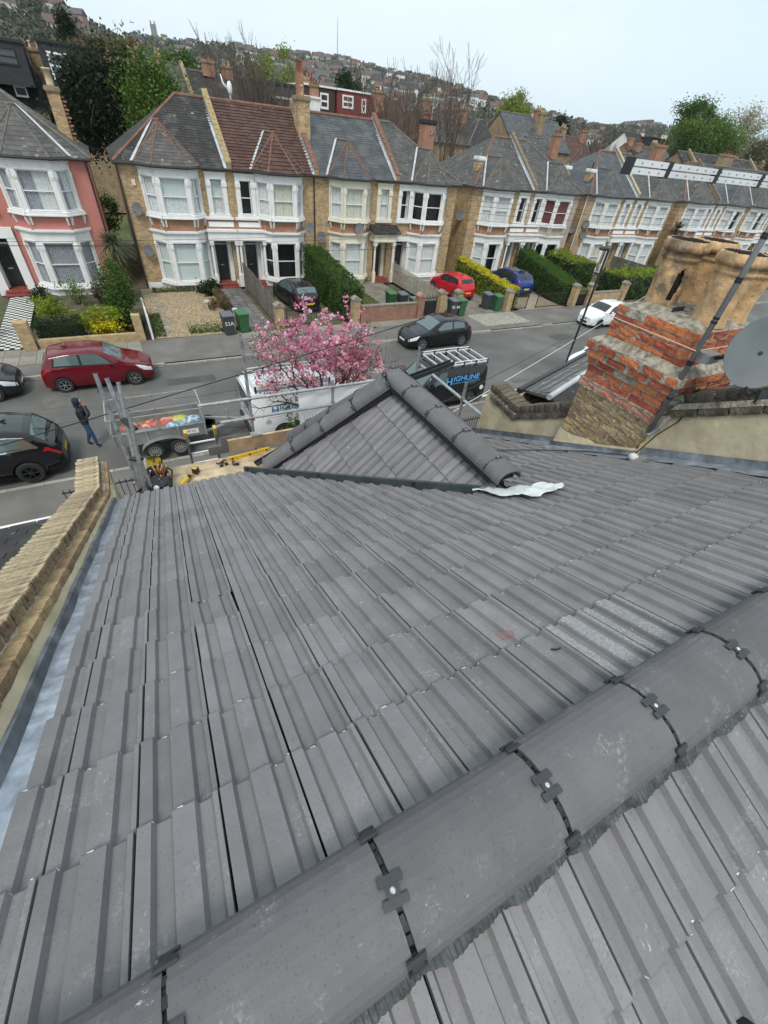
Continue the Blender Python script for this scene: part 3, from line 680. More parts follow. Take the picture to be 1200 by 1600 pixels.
spl.grid(rows[::-1]); spl.build('cement_smear', LEADB, ch)

# ---- aerial mast, its boom and the dish
GALV = mat('galvanised_tube', (0.42,0.44,0.46), 0.4, metal=0.7, var=0.25, scale=20)
GALV2 = mat('dull_scaffold_tube', (0.34,0.36,0.38), 0.5, metal=0.6, var=0.4, scale=14, speck=(45, 0.66, (0.6,0.6,0.58)))
MASTM = mat('grey_mast', (0.20,0.205,0.21), 0.4, metal=0.35, var=0.2)
ALU = mat('bright_aluminium', (0.78,0.79,0.8), 0.35, metal=0.4, var=0.08)
am = thing('aerial_mast', 'grey mast with black tape bands strapped to the chimney corner, twin-rail boom at its top', 'aerial', (3.86, 1.76, 7))
mb = MB(); mb.tube([(3.86,1.76,6.98),(3.86,1.76,9.6)], 0.021, 10); mb.build('mast', MASTM, am, smooth=True)
for zb in (7.32, 7.46, 7.475, 7.62, 7.64, 7.95, 7.98, 8.23, 8.25, 8.5, 8.52):
    mb = MB(); mb.tube([(3.86,1.76,zb),(3.86,1.76,zb+.018)], 0.0235, 10); mb.build('tape_band', BLACKP, am)
mb = MB()
for p, q in (((3.845,1.75,6.97),(3.98,1.70,7.20)), ((3.86,1.76,7.0),(4.02,1.73,7.02)), ((3.98,1.70,7.20),(4.1,1.77,7.30)), ((3.87,1.75,7.28),(3.99,1.72,7.30)), ((3.99,1.7,7.18),(4.06,1.72,7.0))): mb.bar(p, q, 0.03, 0.022)
mb.build('wall_bracket', GALV, am)
BYA = 1.76
mb = MB()
for z0 in (8.762, 8.793):
    mb.box(2.24, 3.95, BYA-.014, BYA+.014, z0, z0+.025)
mb.build('boom', ALU, am)
for xb in (2.225, 2.52, 2.95, 3.4, 3.8):
    mb = MB(); mb.add([(xb,BYA-.018,8.757),(xb+.03,BYA-.018,8.757),(xb+.03,BYA+.018,8.757),(xb,BYA+.018,8.757),(xb+.008,BYA-.018,8.823),(xb+.038,BYA-.018,8.823),(xb+.038,BYA+.018,8.823),(xb+.008,BYA+.018,8.823)], [(3,2,1,0),(4,5,6,7),(0,1,5,4),(1,2,6,5),(2,3,7,6),(3,0,4,7)]); mb.build('boom_spacer', BLACKP, am)
for k in range(22):
    xk = 2.32+k*0.075
    for z0 in (8.774, 8.805):
        mb = MB(); mb.box(xk-.003, xk+.003, BYA-.017, BYA-.0135, z0-.003, z0+.003); mb.build('rivet', MASTM, am)
ds = thing('satellite_dish', 'large grey satellite dish with rust stain fixed to the chimney back', 'satellite dish', (3.95, 1.42, 7.7))
DISH = mat('grey_dish', (0.13,0.145,0.155), 0.45, var=0.15, scale=5, col2=(0.36,0.2,0.09), mixscale=3.6, mixpos=(0.66,0.71), speck=(70,0.72,(0.2,0.17,0.14)))
dmb = MB(); n = 32; c = Vector((3.90, 1.36, 7.87)); nrm = Vector((-0.62, -0.60, 0.28)).normalized(); ux = nrm.cross(Vector((0,0,1))).normalized(); uy = ux.cross(nrm)
rows = []
for k in range(9):
    r_ = 0.245*k/8 + 1e-4; rows.append([c + nrm*(0.38*(r_**2)-.035) + ux*math.cos(2*PI*i/n)*r_*0.93 + uy*math.sin(2*PI*i/n)*r_ for i in range(n+1)])
dmb.grid(rows); rows2 = [[p - nrm*0.006 for p in r] for r in rows]; dmb.grid([r[::-1] for r in rows2]); dmb.grid([rows[-1], rows2[-1]])
dmb.build('dish', DISH, ds, smooth=True)
mb = MB(); q = c - uy*0.24 + nrm*0.02; e = c - uy*0.26 + nrm*0.24 - ux*.0
mb.tube([q, c - uy*0.29 + nrm*.1, e], 0.011, 6); mb.tube([c - nrm*.03, c - nrm*.12, Vector((4.0,1.74,7.66))], 0.016, 6); mb.build('arm', BLACKP, ds)
mb = MB(); mb.obox(e - ux*.025 - uy*.03, ux*.05, uy*.055, nrm*.05); mb.tube([e - nrm*.01, e - nrm*.06], .022, 10); mb.tube([e, e - uy*.07 - nrm*.02], .008, 6); mb.build('receiver', BLACKP, ds)
mb = MB(); mb.box(3.90, 4.06, 1.66, 1.76, 7.66, 7.73); mb.build('bracket', GALV, ds)
CAB = BLACKP
mb = MB(); mb.tube([roofpt(2.95,3.6,.06), roofpt(3.3,3.1,.055), roofpt(3.55,2.75,.05), (3.76,2.2,rz(2.2)+.05), (3.8,1.75,rz(1.75)+.06), (3.86,1.69,7.0), (3.95,1.63,7.15), (4.0,1.6,7.4)], 0.006, 6)
tag(mb.build('aerial_cable', CAB), 'thin black cable lying on the tiles at the foot of the chimney', 'cable')
mb = MB(); mb.tube([(3.84,2.68,7.74),(3.84,1.76,7.74),(4.3,1.755,7.74)], 0.004, 5); tag(mb.build('binding_wire', mat('pale_wire', (0.6,0.5,0.45), 0.5)), 'pale wire tied round the red top of the chimney stack', 'wire')
mb = MB(); 
for k in range(7):
    t0 = k*.9; mb.tube([(4.05+.04*math.sin(t0*3+i*1.1), 1.70-.03*abs(math.sin(i*1.7+t0)), 7.42-.055*i) for i in range(6)], 0.005, 5)
tag(mb.build('loose_cables', CAB), 'tangle of dark cables hanging behind the satellite dish', 'cable')

# ---- small things lying on the tiles
def sheet(name, pts_fn, nu, nv, m, label, cat, amp=.012):
    mb = MB(); rows = []
    for i in range(nu+1):
        rows.append([pts_fn(i/nu, j/nv, rb.uniform(-amp, amp)) for j in range(nv+1)])
    mb.grid(rows); o = mb.build(name, m, smooth=True); tag(o, label, cat); return o
RAG = mat('white_membrane', (0.62,0.66,0.66), 0.55, var=0.15, scale=14, bump=0.5, bscale=30)
RLO, RUP = ((2.10,1.99),(2.20,1.74),(2.31,1.58),(2.5,1.55),(2.68,1.60)), ((2.16,2.03),(2.3,1.87),(2.42,1.82),(2.56,1.76),(2.70,1.66))
def rag(u, v, n):
    k = min(3, int(u*4)); f = u*4-k
    a = [RLO[k][i]+(RLO[k+1][i]-RLO[k][i])*f for i in (0,1)]; b = [RUP[k][i]+(RUP[k+1][i]-RUP[k][i])*f for i in (0,1)]
    x = a[0]+(b[0]-a[0])*v+.012*math.sin(u*25); y = a[1]+(b[1]-a[1])*v+.015*math.sin(u*31+v*3); return Vector((x, y, tilez(y, .06)+.016*math.sin(u*19+v*5)+abs(n)*.9))
sheet('torn_membrane', rag, 22, 9, RAG, 'crumpled pale torn membrane at the foot of the bay ridge', 'membrane')
sheet('paper_scrap', lambda u, v, n: roofpt(2.06+u*.07, 2.31+v*.05-u*.02, 0.05+abs(n)), 3, 3, RAG, 'small white scrap lying below the valley flashing', 'scrap')
mb = MB(); c_ = roofpt(1.015, 0.53, 0.034); mb.tube([c_ + Vector((1,0,0))*.031*math.cos(a)*(1+.15*math.sin(2*a)) + Vector((0,cP,-sP))*.026*math.sin(a) for a in [2*PI*k/18 for k in range(19)]], 0.0017, 5, cap=False)
tag(mb.build('rubber_band', mat('red_rubber', (0.45,0.05,0.05), 0.5)), 'small red rubber band lying on the grey tiles', 'rubber band')
mb = MB(); mb.tube([roofpt(1.085,0.365,.035), roofpt(1.10,0.345,.04), roofpt(1.12,0.35,.034)], .004, 5); tag(mb.build('twig', BLACKP), 'tiny black twig on a tile near the dusty tiles', 'twig')
mb = MB(); mb.ball(roofpt(0.585, 0.655, 0.03, True), .05, 16, 8, (1,.8,.55), .16); tag(mb.build('debris_lump', BLACKP, smooth=True), 'dark knobbly lump at the bottom edge, just behind the ridge', 'debris')
mb = MB(); mb.ball(roofpt(0.86, 0.70, 0.03, True), .07, 18, 8, (1.2,.8,.4)); tag(mb.build('cap', BLACKP, smooth=True), 'smooth dark cap just showing at the bottom edge right of the knobbly lump', 'cap')
# ================================================================ scaffold in front of the eaves
WOOD = mat('scaffold_board', (0.50,0.39,0.25), 0.8, objrand=0.1, var=0.25, scale=7, col2=(0.40,0.29,0.18), mixscale=4, bump=0.3, bscale=30)
WOODE = mat('toe_board', (0.36,0.26,0.17), 0.85, var=0.3, scale=6, bump=0.3, bscale=30)
CLAMP = mat('rusty_coupler', (0.22,0.17,0.13), 0.6, metal=0.4, var=0.5, scale=40)
ro = random.Random(5)
def boards(y0, n, x0, x1, z):
    for k in range(n):
        y = y0 + k*0.228; a = x0 + ro.uniform(-.06,.06); b = x1 + ro.uniform(-.1,.1)
        mb = MB(); mb.box(a, b, y, y+0.223, z-.038+ro.uniform(-.003,.003), z+ro.uniform(-.002,.003)); o = mb.build('plank', WOOD, sc)
        ends = MB(); ends.box(a-.002, a+.03, y-.001, y+.224, z-.02, z-.008); ends.build('end_band', GALV, o)
sc = thing('scaffold', 'tube and board scaffold platform along the front eaves with two guard rails', 'scaffold', (1.5, 5.5, 0))
boards(4.72, 5, -0.42, 4.3, 4.8)
def pole(p, q, r=0.0242, m=None, par=None, name='tube'):
    mb = MB(); mb.tube([p, q], r, 12); o = mb.build(name, m or GALV2, par if par is not None else sc, smooth=False)
    d = (Vector(q)-Vector(p)).normalized(); h = MB(); h.tube([Vector(q)-d*.01, Vector(q)+d*.0015], r*.82, 12); h.build('bore', BLACKP, o)
    return o
def coupler(p, ax=(1,0,0)):
    mb = MB(); p = Vector(p); a = Vector(ax); mb.tube([p-a*.03, p+a*.03], .034, 8); mb.tube([p-Vector((0,0,.03)), p+Vector((0,0,.03))], .034, 8); mb.bar(p+Vector((0,-.05,0)), p+Vector((0,.06,.02)), .02, .02); mb.build('coupler', CLAMP, sc)
for x, zt_ in ((1.17, 6.54), (2.56, 5.68), (4.2, 6.09)):
    pole((x, 6.15, 0), (x, 6.15, zt_), name='standard'); 
for zl, x0 in ((5.6, 0.42), (5.275, 0.68)):
    pole((4.4, 6.1, zl), (x0, 6.1, zl), name='guard_rail', m=GALV)
    for x in (1.17, 2.56): coupler((x, 6.12, zl))
pole((1.03, 4.93, 4.0), (1.03, 4.93, 5.30), name='standard')
pole((4.25, 3.95, 5.73), (4.25, 6.1, 5.77), name='guard_rail', m=GALV); pole((4.25, 4.8, 0), (4.25, 4.8, 6.04), name='standard'); coupler((4.25, 4.8, 5.75), (0,1,0)); coupler((4.22, 6.12, 5.75), (0,1,0))
pole((-0.55, 4.8, 0), (-0.55, 4.8, 4.9), name='standard')
for y in (4.85, 5.75): pole((-.7, y, 4.73), (4.6, y, 4.73), name='ledger')
for x in (-0.5, 1.2, 2.6, 4.2): pole((x, 4.5, 4.68), (x, 6.4, 4.68), name='transom')
mb = MB(); mb.box(0.72, 2.3, 5.945, 5.98, 4.8, 5.02); mb.build('toe_board', WOODE, sc)
mb = MB(); mb.box(0.72, 2.3, 5.943, 5.982, 5.02, 5.032); mb.build('toe_board_edge', WOOD, sc)
mb = MB(); mb.box(1.09, 1.26, 5.93, 6.03, 5.03, 5.06); mb.build('toe_board_clip', GALV, sc)
mb = MB(); mb.box(0.42, 0.66, 6.0, 6.04, 4.78, 4.93); mb.box(0.62,0.8,5.99,6.0,4.79,5.07); mb.build('dark_offcut', mat('grey_offcut', (0.12,0.12,0.12), 0.7), sc)
# leaning spare tubes tied at the left end
sp = thing('tube_stack', 'four spare scaffold tubes standing tied together at the left end of the scaffold', 'scaffold tubes', (-0.55, 5.3, 4.5))
for p, q in (((-0.60,5.1,4.73),(-0.42,5.5,6.36)), ((-0.545,5.0,4.84),(-0.385,5.1,6.19)), ((-0.62,5.6,4.73),(-0.65,5.8,6.36)), ((-0.44,5.2,4.9),(-0.52,5.5,6.42))):
    pole(p, q, m=GALV2 if q[0] < -.5 else GALV, par=sp)
for t in (.18, .45, .75):
    mb = MB(); a = Vector((-0.60,5.1,4.73)).lerp(Vector((-0.42,5.5,6.36)), t); b = Vector((-0.545,5.0,4.84)).lerp(Vector((-0.385,5.1,6.19)), t+.06); mb.bar(a+Vector((-.03,-.03,0)), b+Vector((.03,.03,0)), .07, .025); mb.build('tie', BLACKP, sp)
# ladder head
ladder = thing('ladder', 'worn timber and alloy ladder head rising to the platform behind the tool bag', 'ladder', (0.3, 6.2, 0))
for x in (0.17, 0.62):
    mb = MB(); mb.bar((x, 8.0, 0), (x, 6.5, 4.98), 0.04, 0.07, (0,1,0)); mb.build('stile', GALV2, ladder); mb = MB(); mb.bar((x, 6.535, 4.86), (x, 6.495, 4.99), 0.046, 0.076, (0,1,0)); mb.build('stile_tip', mat('yellow_tape', (0.6,0.42,0.06), 0.6), ladder)
for k in range(19):
    t = 0.035+k*0.0505; y = 8.0-1.5*t; z = 4.98*t; mb = MB(); mb.tube([(0.17,y,z),(0.62,y,z)], .018, 8); mb.build('rung', ALU, ladder)
# debris sheet on the guard rails
SH = mat('debris_sheet', (0.78,0.79,0.79), 0.6, var=0.18, scale=4, bump=0.6, bscale=7)
_n = SH.node_tree.nodes; _l = SH.node_tree.links; _t = _n.new('ShaderNodeBsdfTranslucent'); _t.inputs[0].default_value = (.85,.86,.86,1); _m = _n.new('ShaderNodeMixShader'); _m.inputs[0].default_value = .5   # thin woven plastic lets daylight through
_l.new(_n['Principled BSDF'].outputs[0], _m.inputs[1]); _l.new(_t.outputs[0], _m.inputs[2]); _l.new(_m.outputs[0], _n['Material Output'].inputs['Surface'])
mb = MB(); rows = []
for i in range(25):
    u = i/24; x = 1.96+u*1.44
    rows.append([(x+.01*math.sin(j*2.1), 6.15+.025*math.sin(u*23+j*.9)+.02*math.sin(u*9-j), 5.6-0.82*j/10+0.02*math.sin(u*PI)*(-1 if j == 0 else 0)) for j in range(11)])
mb.grid(rows); o = mb.build('debris_sheet', SH, smooth=True); tag(o, 'white debris sheet hung on the guard rails beside the white van', 'sheet')
mb = MB()
for k in range(9): mb.box(2.02+k*.05, 2.045+k*.05, 6.105, 6.112, 5.06+.01*(k % 2), 5.16)
mb.build('faded_print', mat('faded_print', (0.5,0.51,0.52), 0.7), o)
# gutter lengths and levels on the platform
GUT = mat('black_gutter', (0.035,0.036,0.042), 0.35)
def gutter(p, q, label, w=0.112, dep=0.06):
    p, q = Vector(p), Vector(q); d = q-p; sx = d.cross(Vector((0,0,1))).normalized(); u = sx.cross(d).normalized(); pr = [(-w/2,dep),(-w/2,0.01),(-w/2+.01,0),(w/2-.01,0),(w/2,.01),(w/2,dep),(w/2-.006,dep),(w/2-.006,.008),(-w/2+.006,.008),(-w/2+.006,dep)]
    mb = MB(); mb.prism([p+sx*a+u*b for a, b in pr], d); o = mb.build('gutter_length', GUT); tag(o, label, 'gutter', 'loose black gutter lengths'); return o
gutter((0.99,5.35,4.9), (2.2,5.72,5.12), 'long black gutter length lying across the planks behind the bay hip', 0.09, .05)
gutter((3.15,4.72,6.25), (4.12,5.08,6.22), 'short black gutter length sticking out beyond the bay roof apex', 0.085, .075)
YEL = mat('yellow_paint', (0.62,0.40,0.02), 0.45, var=0.1); YD = mat('dull_yellow', (0.5,0.33,0.03), 0.5, var=0.3, scale=20)
def level(p, q, label):
    p, q = Vector(p), Vector(q); d = (q-p); t = thing('spirit_level', label, 'spirit level', p, 'yellow spirit levels')
    mb = MB(); mb.bar(p, q, .03, .06); mb.build('body', YEL, t)
    sx = d.cross(Vector((0,0,1))).normalized()
    for f in (.08, .5, .92):
        c = p+d*f; mb = MB(); mb.tube([c-sx*.017, c+sx*.017], .018, 10); mb.build('vial', BLACKP, t)
level((0.66,5.74,4.83), (1.32,5.82,4.83), 'yellow spirit level by the toe board, left of the gutter length'); level((1.35,5.70,4.84), (1.78,5.76,4.84), 'yellow spirit level half hidden behind the black gutter length')
# tool bag
bagt = thing('tool_bag', 'open black and yellow tool bag full of hand tools on the planks', 'tool bag', (-0.36, 5.3, 4.8))
BAGM = mat('black_canvas', (0.018,0.018,0.02), 0.85, var=0.3, bump=0.4, bscale=60); BY = mat('bag_yellow', (0.45,0.34,0.02), 0.7, var=0.3, scale=25)
mb = MB(); c = Vector((-0.345, 5.36, 4.8)); rr = []
for zz, a, b in ((0,.13,.30),(.1,.155,.33),(.22,.15,.31),(.235,.12,.28),(.1,.11,.26),(.06,.1,.25)):
    rr.append([c + Vector((a*math.copysign(abs(math.cos(t))**.6, math.cos(t)), b*math.copysign(abs(math.sin(t))**.6, math.sin(t)), zz)) for t in [2*PI*k/28 for k in range(29)]])
mb.grid(rr); mb.poly(rr[-1][:-1]); mb.build('body', BAGM, bagt, smooth=True)
mb = MB(); mb.grid([[c+Vector((-.12+.24*u, .30+.05*(1-abs(2*u-1)), .16)) for u in (0,.25,.5,.75,1)], [c+Vector((-.09+.18*u, .36+.05*(1-abs(2*u-1)), .30)) for u in (0,.25,.5,.75,1)], [c+Vector((-.05+.1*u, .34, .36)) for u in (0,.25,.5,.75,1)]]); mb.build('flap', BY, bagt)
mb = MB(); mb.bar(c+Vector((0,.385,.17)), c+Vector((0,.36,.36)), .02, .006, (0,1,0)); mb.build('flap_zip', GALV, bagt)
mb = MB(); mb.tube([c+Vector((.15,-.2,.2)), c+Vector((.2,0,.3)), c+Vector((.15,.22,.2))], .012, 6); mb.build('handle', BAGM, bagt)
HND = [mat('orange_handle', (0.55,0.2,0.05), 0.5), mat('wood_handle', (0.5,0.33,0.17), 0.6), STEEL, mat('red_handle', (0.45,0.04,0.03), 0.5), YEL, BLACKP]
for k in range(26):
    a = Vector((ro.uniform(-.1,.1), ro.uniform(-.14,.26), ro.uniform(.08,.15))); d = Vector((ro.uniform(-.5,.5), ro.uniform(-.6,.6), 1)).normalized(); L_ = ro.uniform(.1,.24)
    mb = MB(); mb.tube([c+a, c+a+d*L_*.45], .006, 6); mb.tube([c+a+d*L_*.45, c+a+d*L_], ro.uniform(.009,.014), 7)
    tag(mb.build('hand_tool', HND[k % 6]), '%s handled hand tool leaning %s at the %s of the tool bag' % (('orange','wooden','steel','red','yellow','black')[k % 6], 'left' if d.x < 0 else 'right', 'near end' if a.y < .0 else 'middle' if a.y < .14 else 'flap end'), 'tool', 'hand tools in the bag')
mb = MB(); mb.ball(c+Vector((-.04,-.2,.2)), .04, 10, 6); tag(mb.build('tape_roll', mat('white_plastic', (0.7,0.7,0.68), 0.4), smooth=True), 'round white roll at the near end of the tool bag', 'tape')
mb = MB(); mb.lathe([(.02,0),(.115,.0),(.12,.02),(.115,.04),(.02,.04)], c+Vector((0,-.08,.19)), (0.1,-.25,1), 18); tag(mb.build('saw_blade', BLACKP), 'black round blade case lying on top of the tool bag', 'blade')
# angle grinder
gr = thing('angle_grinder', 'yellow and black cordless angle grinder lying on the planks', 'angle grinder', (0, 5.4, 4.8))
h0, h1 = Vector((-0.13,5.27,4.86)), Vector((0.13,5.55,4.87)); d = (h1-h0).normalized(); sx = d.cross(Vector((0,0,1))).normalized()
mb = MB(); mb.lathe([(.02,0),(.034,.04),(.036,.12),(.03,.18),(.027,.27)], h0+d*.05, d, 12); mb.build('body', YEL, gr, smooth=True)
mb = MB(); mb.lathe([(.029,0),(.031,.03),(.031,.09),(.028,.11)], h0+d*.17, d, 12); mb.build('grip', BLACKP, gr, smooth=True)
mb = MB(); mb.lathe([(.04,0),(.045,.03),(.04,.06),(.02,.08)], h0-Vector((0,0,.04)), (0,0,1), 12); mb.build('gear_head', GALV, gr, smooth=True)
mb = MB(); mb.lathe([(.01,0),(.062,0),(.062,.004),(.01,.004)], h0-Vector((0,0,.05)), (0,0,1), 20); mb.build('disc', GALV2, gr)
mb = MB(); mb.tube([h0+Vector((0,0,0)), h0+sx*.07+d*.02, h0+sx*.18+d*.05], [.014,.016,.02], 8); mb.build('side_handle', BLACKP, gr)
mb = MB(); mb.obox(h1-sx*.04-Vector((0,0,.045)), sx*.08, d*.07, Vector((0,0,.085))); mb.build('battery', BLACKP, gr); mb = MB(); mb.obox(h1-sx*.03+Vector((0,0,.041)), sx*.06, d*.05, Vector((0,0,.006))); mb.build('battery_label', YEL, gr)
mb = MB(); mb.bar((-0.13,5.15,4.815), (0.14,5.22,4.815), .045, .02); mb.bar((-0.13,5.2,4.815), (0.1,5.25,4.815), .02, .03); tag(mb.build('folding_rule', YD), 'yellow folding rule on the planks near the eaves', 'rule')
for (x, y, a) in ((0.52,5.66,0.3), (0.60,5.68,1.2), (0.75,5.62,2.0)):
    mb = MB(); mb.tube([Vector((x,y,4.83))+Vector((.06*math.cos(a+t), .05*math.sin(a+t), .02*math.sin(t*3))) for t in (0,.6,1.2,1.8,2.4)], .012, 6)
    mb.box(x-.02,x+.03,y-.05,y-.02,4.81,4.84); tag(mb.build('gutter_bracket', BLACKP), {0.52:'black gutter bracket, leftmost of three on the planks',0.60:'black gutter bracket in the middle of three on the planks',0.75:'black gutter bracket lying apart, nearest the yellow level'}[x], 'bracket', 'gutter brackets on the planks')
mb = MB(); mb.ball((4.35,6.4,4.9), .16, 10, 7, (1.2,.8,.7), .25); mb.ball((4.5,6.3,4.85), .1, 8, 6, (1.2,.8,.7), .25); tag(mb.build('rubble_sack', RAG, smooth=True), 'white sack beside the short scaffold post right of the bay', 'sack')
# ================================================================ street
rs = random.Random(21)
def stone(mb, x0, x1, y0, y1, z0, z1): mb.box(x0, x1, y0, y1, z0, z1)
ASPH = mat('road_asphalt', (0.098,0.096,0.09), 0.85, var=0.22, scale=0.35, bump=0.25, bscale=60, col2=(0.14,0.136,0.125), mixscale=0.42, mixpos=(0.4,0.68), speck=(90,0.68,(0.16,0.155,0.145)), detail=9)
PAVE = mat('pavement_tarmac', (0.135,0.125,0.115), 0.9, var=0.16, scale=0.8, bump=0.2, bscale=60, col2=(0.165,0.155,0.14), mixscale=0.6, detail=8)
SLAB = mat('paving_slab', (0.27,0.25,0.21), 0.9, objrand=0.12, var=0.18, scale=3, col2=(0.2,0.185,0.155), mixscale=2, detail=7)
KERB = mat('kerb_stone', (0.30,0.28,0.24), 0.85, objrand=0.15, var=0.2, scale=4)
EARTH = mat('earth', (0.10,0.082,0.055), 0.95, var=0.3, scale=1.5, col2=(0.07,0.085,0.03), mixscale=1.2)
GRASS = mat('lawn_grass', (0.085,0.12,0.03), 0.9, var=0.4, scale=5, col2=(0.13,0.115,0.05), mixscale=2.5, bump=0.5, bscale=40)
GRAV = mat('gravel_bed', (0.33,0.255,0.165), 0.95, var=0.3, scale=9, bump=0.8, bscale=55, col2=(0.24,0.185,0.115), mixscale=30, speck=(70,0.6,(0.5,0.41,0.3)))
CONC = mat('drive_concrete', (0.2,0.18,0.145), 0.9, var=0.2, scale=1.2, col2=(0.14,0.125,0.1), mixscale=1.0, detail=8)
SETT = mat('block_paving', (0.3,0.285,0.24), 0.85, objrand=0.2, var=0.15, scale=5)
WLINE = mat('road_paint', (0.68,0.68,0.65), 0.7, var=0.2, scale=6)
RYF, RYN, GY, WY = 21.2, 13.4, 24.2, 33.2
def struct(name, mb, m, **k):
    o = mb.build(name, m, **k); o['kind'] = 'structure'; return o
mb = MB(); rows = []
for x in (-2500, -400, -80, 250, 700, 2500): rows.append([(x, y, -0.16) for y in (-100, 20, 70, 100)])
mb.grid(rows[::-1]); struct('ground', mb, EARTH)
mb = MB(); mb.grid([[(x, y, -0.1-0.02*abs((y-17.3)/3.9)) for y in (13.2, 15, 17.3, 19.6, 21.4)] for x in (260, 60, 30, 10, -20, -90)]); road = struct('road', mb, ASPH)
for x0, x1, y0, y1 in ((12.75,40,13.92,14.04), (19.5,27,15.1,15.2)):
    mb = MB(); mb.box(x0, x1, y0, y1, -.105, -.094); mb.build('painted_line', WLINE, road)
PATCH = mat('road_patch', (0.125,0.118,0.105), 0.9, var=0.2, scale=2, bump=0.2, bscale=60)
for x0, x1, y0, y1 in ((-2.6,-1.9,17.1,17.9), (8.5,10.2,18.9,19.5), (22.5,24.2,17.6,18.3), (-1.5,.4,14.2,15.0), (-4.2,-3,18.4,19.8), (27,28.6,16.3,17)):
    mb = MB(); mb.box(x0, x1, y0, y1, -.12, -.1+.0155*0 - 0.02*abs(((y0+y1)/2-17.3)/3.9)+.012); mb.build('road_patch', PATCH, road)
DARKP = mat('dark_road_patch', (0.072,0.07,0.066), 0.85, var=0.2, scale=2, bump=0.2, bscale=60)
for k in range(16):
    x, y = rs.uniform(-9, 34), rs.uniform(14.2, 20.4); w_, d_ = rs.uniform(.5, 2.4), rs.uniform(.35, .9); zz = -.1-.02*abs((y+d_/2-17.3)/3.9)
    mb = MB(); mb.box(x, x+w_, y, y+d_, zz-.04, zz+.008+k*.0002); mb.build('road_patch', DARKP if k % 3 else PATCH, road)
for k in range(7):
    x = rs.uniform(-8, 30); y = rs.uniform(14.5, 20); mb = MB(); pts = [(x+i*.5, y+.06*math.sin(i*1.3+k)+(i*.08 if k % 2 else 0), -.1-.02*abs((y-17.3)/3.9)+.004) for i in range(9)]; mb.tube(pts, .014, 4); mb.build('tar_seam', DARKP, road)
DRAIN = mat('iron_cover', (0.06,0.058,0.055), 0.7)
for x, y in ((-2.3,20.9), (16.2,20.95), (9.3,15.4)):
    mb = MB(); mb.box(x-.22, x+.22, y-.16, y+.16, -.12, -.103); mb.build('drain_cover', DRAIN, road)
mb = MB(); mb.grid([[(x, RYF+.13, 0), (x, 22.6, .01), (x, GY+.05, .02)] for x in (260, 40, -90)]); farp = struct('pavement', mb, PAVE)
mb = MB(); mb.grid([[(x, 4.0, 0.02), (x, 11.2, .02), (x, RYN-.13, 0)] for x in (260, 40, -90)]); nearp = struct('pavement', mb, PAVE)
ks = MB(); ks.box(-.455,.455,-.065,.065,-.2,.012); KS = ks.mesh('kerb_stone', KERB)
for k in range(-9, 62):
    low = any(a < k*.92 < b for a, b in ((0.5,4.2), (7,11), (19.5,24.5), (25,29.3)))
    link('kerb_stone', KS, farp, M=Matrix.Translation((k*.92, RYF+.065+rs.uniform(-.006,.006), -.06 if low else rs.uniform(-.006,.004))))
for k in range(-9, 40): link('kerb_stone', KS, nearp, M=Matrix.Translation((k*.92+.3, RYN-.065+rs.uniform(-.006,.006), rs.uniform(-.006,.004))))
sb = MB(); sb.box(-.295,.295,-.445,.445,-.03,.0); SB = sb.mesh('paving_slab', SLAB)
for i in range(-16, 2):
    for j in range(2):
        if not (-0.2 < i*.6 < 9): link('paving_slab', SB, farp, M=Matrix.Translation((i*.605, 22.95+j*.9, .027+rs.uniform(0,.006))))
for i in range(8, 33):
    for j in range(1):
        if not 18.9 < i*.6 < 24: link('paving_slab', SB, farp, M=Matrix.Translation((i*.605, 23.8, .03+rs.uniform(0,.006))))
st = MB(); st.box(-.098,.098,-.048,.048,-.03,0); ST = st.mesh('paving_block', SETT)
for i in range(20):
    for j in range(15): link('paving_block', ST, farp, M=Matrix.Translation((19.95+i*.2+(.1 if j % 2 else 0), 22.0+j*.145, .028+rs.uniform(0,.004))) @ Matrix.Scale(1.4,4,(0,1,0)))

# ================================================================ houses
SLATE = mat('grey_slate', (0.076,0.072,0.068), 0.6, island=0.28, var=0.2, scale=1.4, col2=(0.105,0.1,0.088), mixscale=1.1, mixpos=(0.5,0.7), speck=(3.5,0.66,(0.25,0.24,0.2)), detail=8)
SLATED = mat('dark_slate', (0.03,0.028,0.027), 0.75, island=0.25, var=0.3, scale=2, col2=(0.075,0.07,0.062), mixscale=1.3, mixpos=(0.52,0.68), speck=(7,0.7,(0.35,0.35,0.32)), detail=8)
SLATEB = mat('blue_slate', (0.061,0.067,0.075), 0.5, island=0.2, var=0.2, scale=1.2, col2=(0.092,0.095,0.093), mixscale=1.3, detail=8)
BROWNT = mat('brown_concrete_tile', (0.088,0.045,0.034), 0.8, island=0.25, var=0.25, scale=2, speck=(6,0.72,(0.4,0.36,0.3)))
TERRA = mat('terracotta', (0.2,0.098,0.062), 0.8, var=0.3, scale=5, col2=(0.16,0.085,0.06), mixscale=3)
GREYCAP = mat('grey_hip_cap', (0.13,0.12,0.10), 0.85, var=0.3, scale=4)
LEADW = mat('pale_flashing', (0.5,0.52,0.54), 0.5, metal=0.2, var=0.2, scale=3)
WPAINT = mat('white_stucco', (0.80,0.80,0.78), 0.6, var=0.05, scale=3, col2=(0.68,0.67,0.63), mixscale=2.2, mixpos=(0.55,0.8))
CPAINT = mat('cream_stucco', (0.74,0.69,0.56), 0.6, var=0.06, scale=3, col2=(0.62,0.57,0.45), mixscale=2.2, mixpos=(0.55,0.8))
UPVC = mat('white_frame', (0.82,0.82,0.82), 0.35)
BLK = brickmat('stock_brick', (0.52,0.36,0.18), (0.30,0.185,0.095), (0.42,0.36,0.27))
BLKR = brickmat('red_stock_brick', (0.36,0.14,0.075), (0.30,0.16,0.09), (0.38,0.31,0.24))
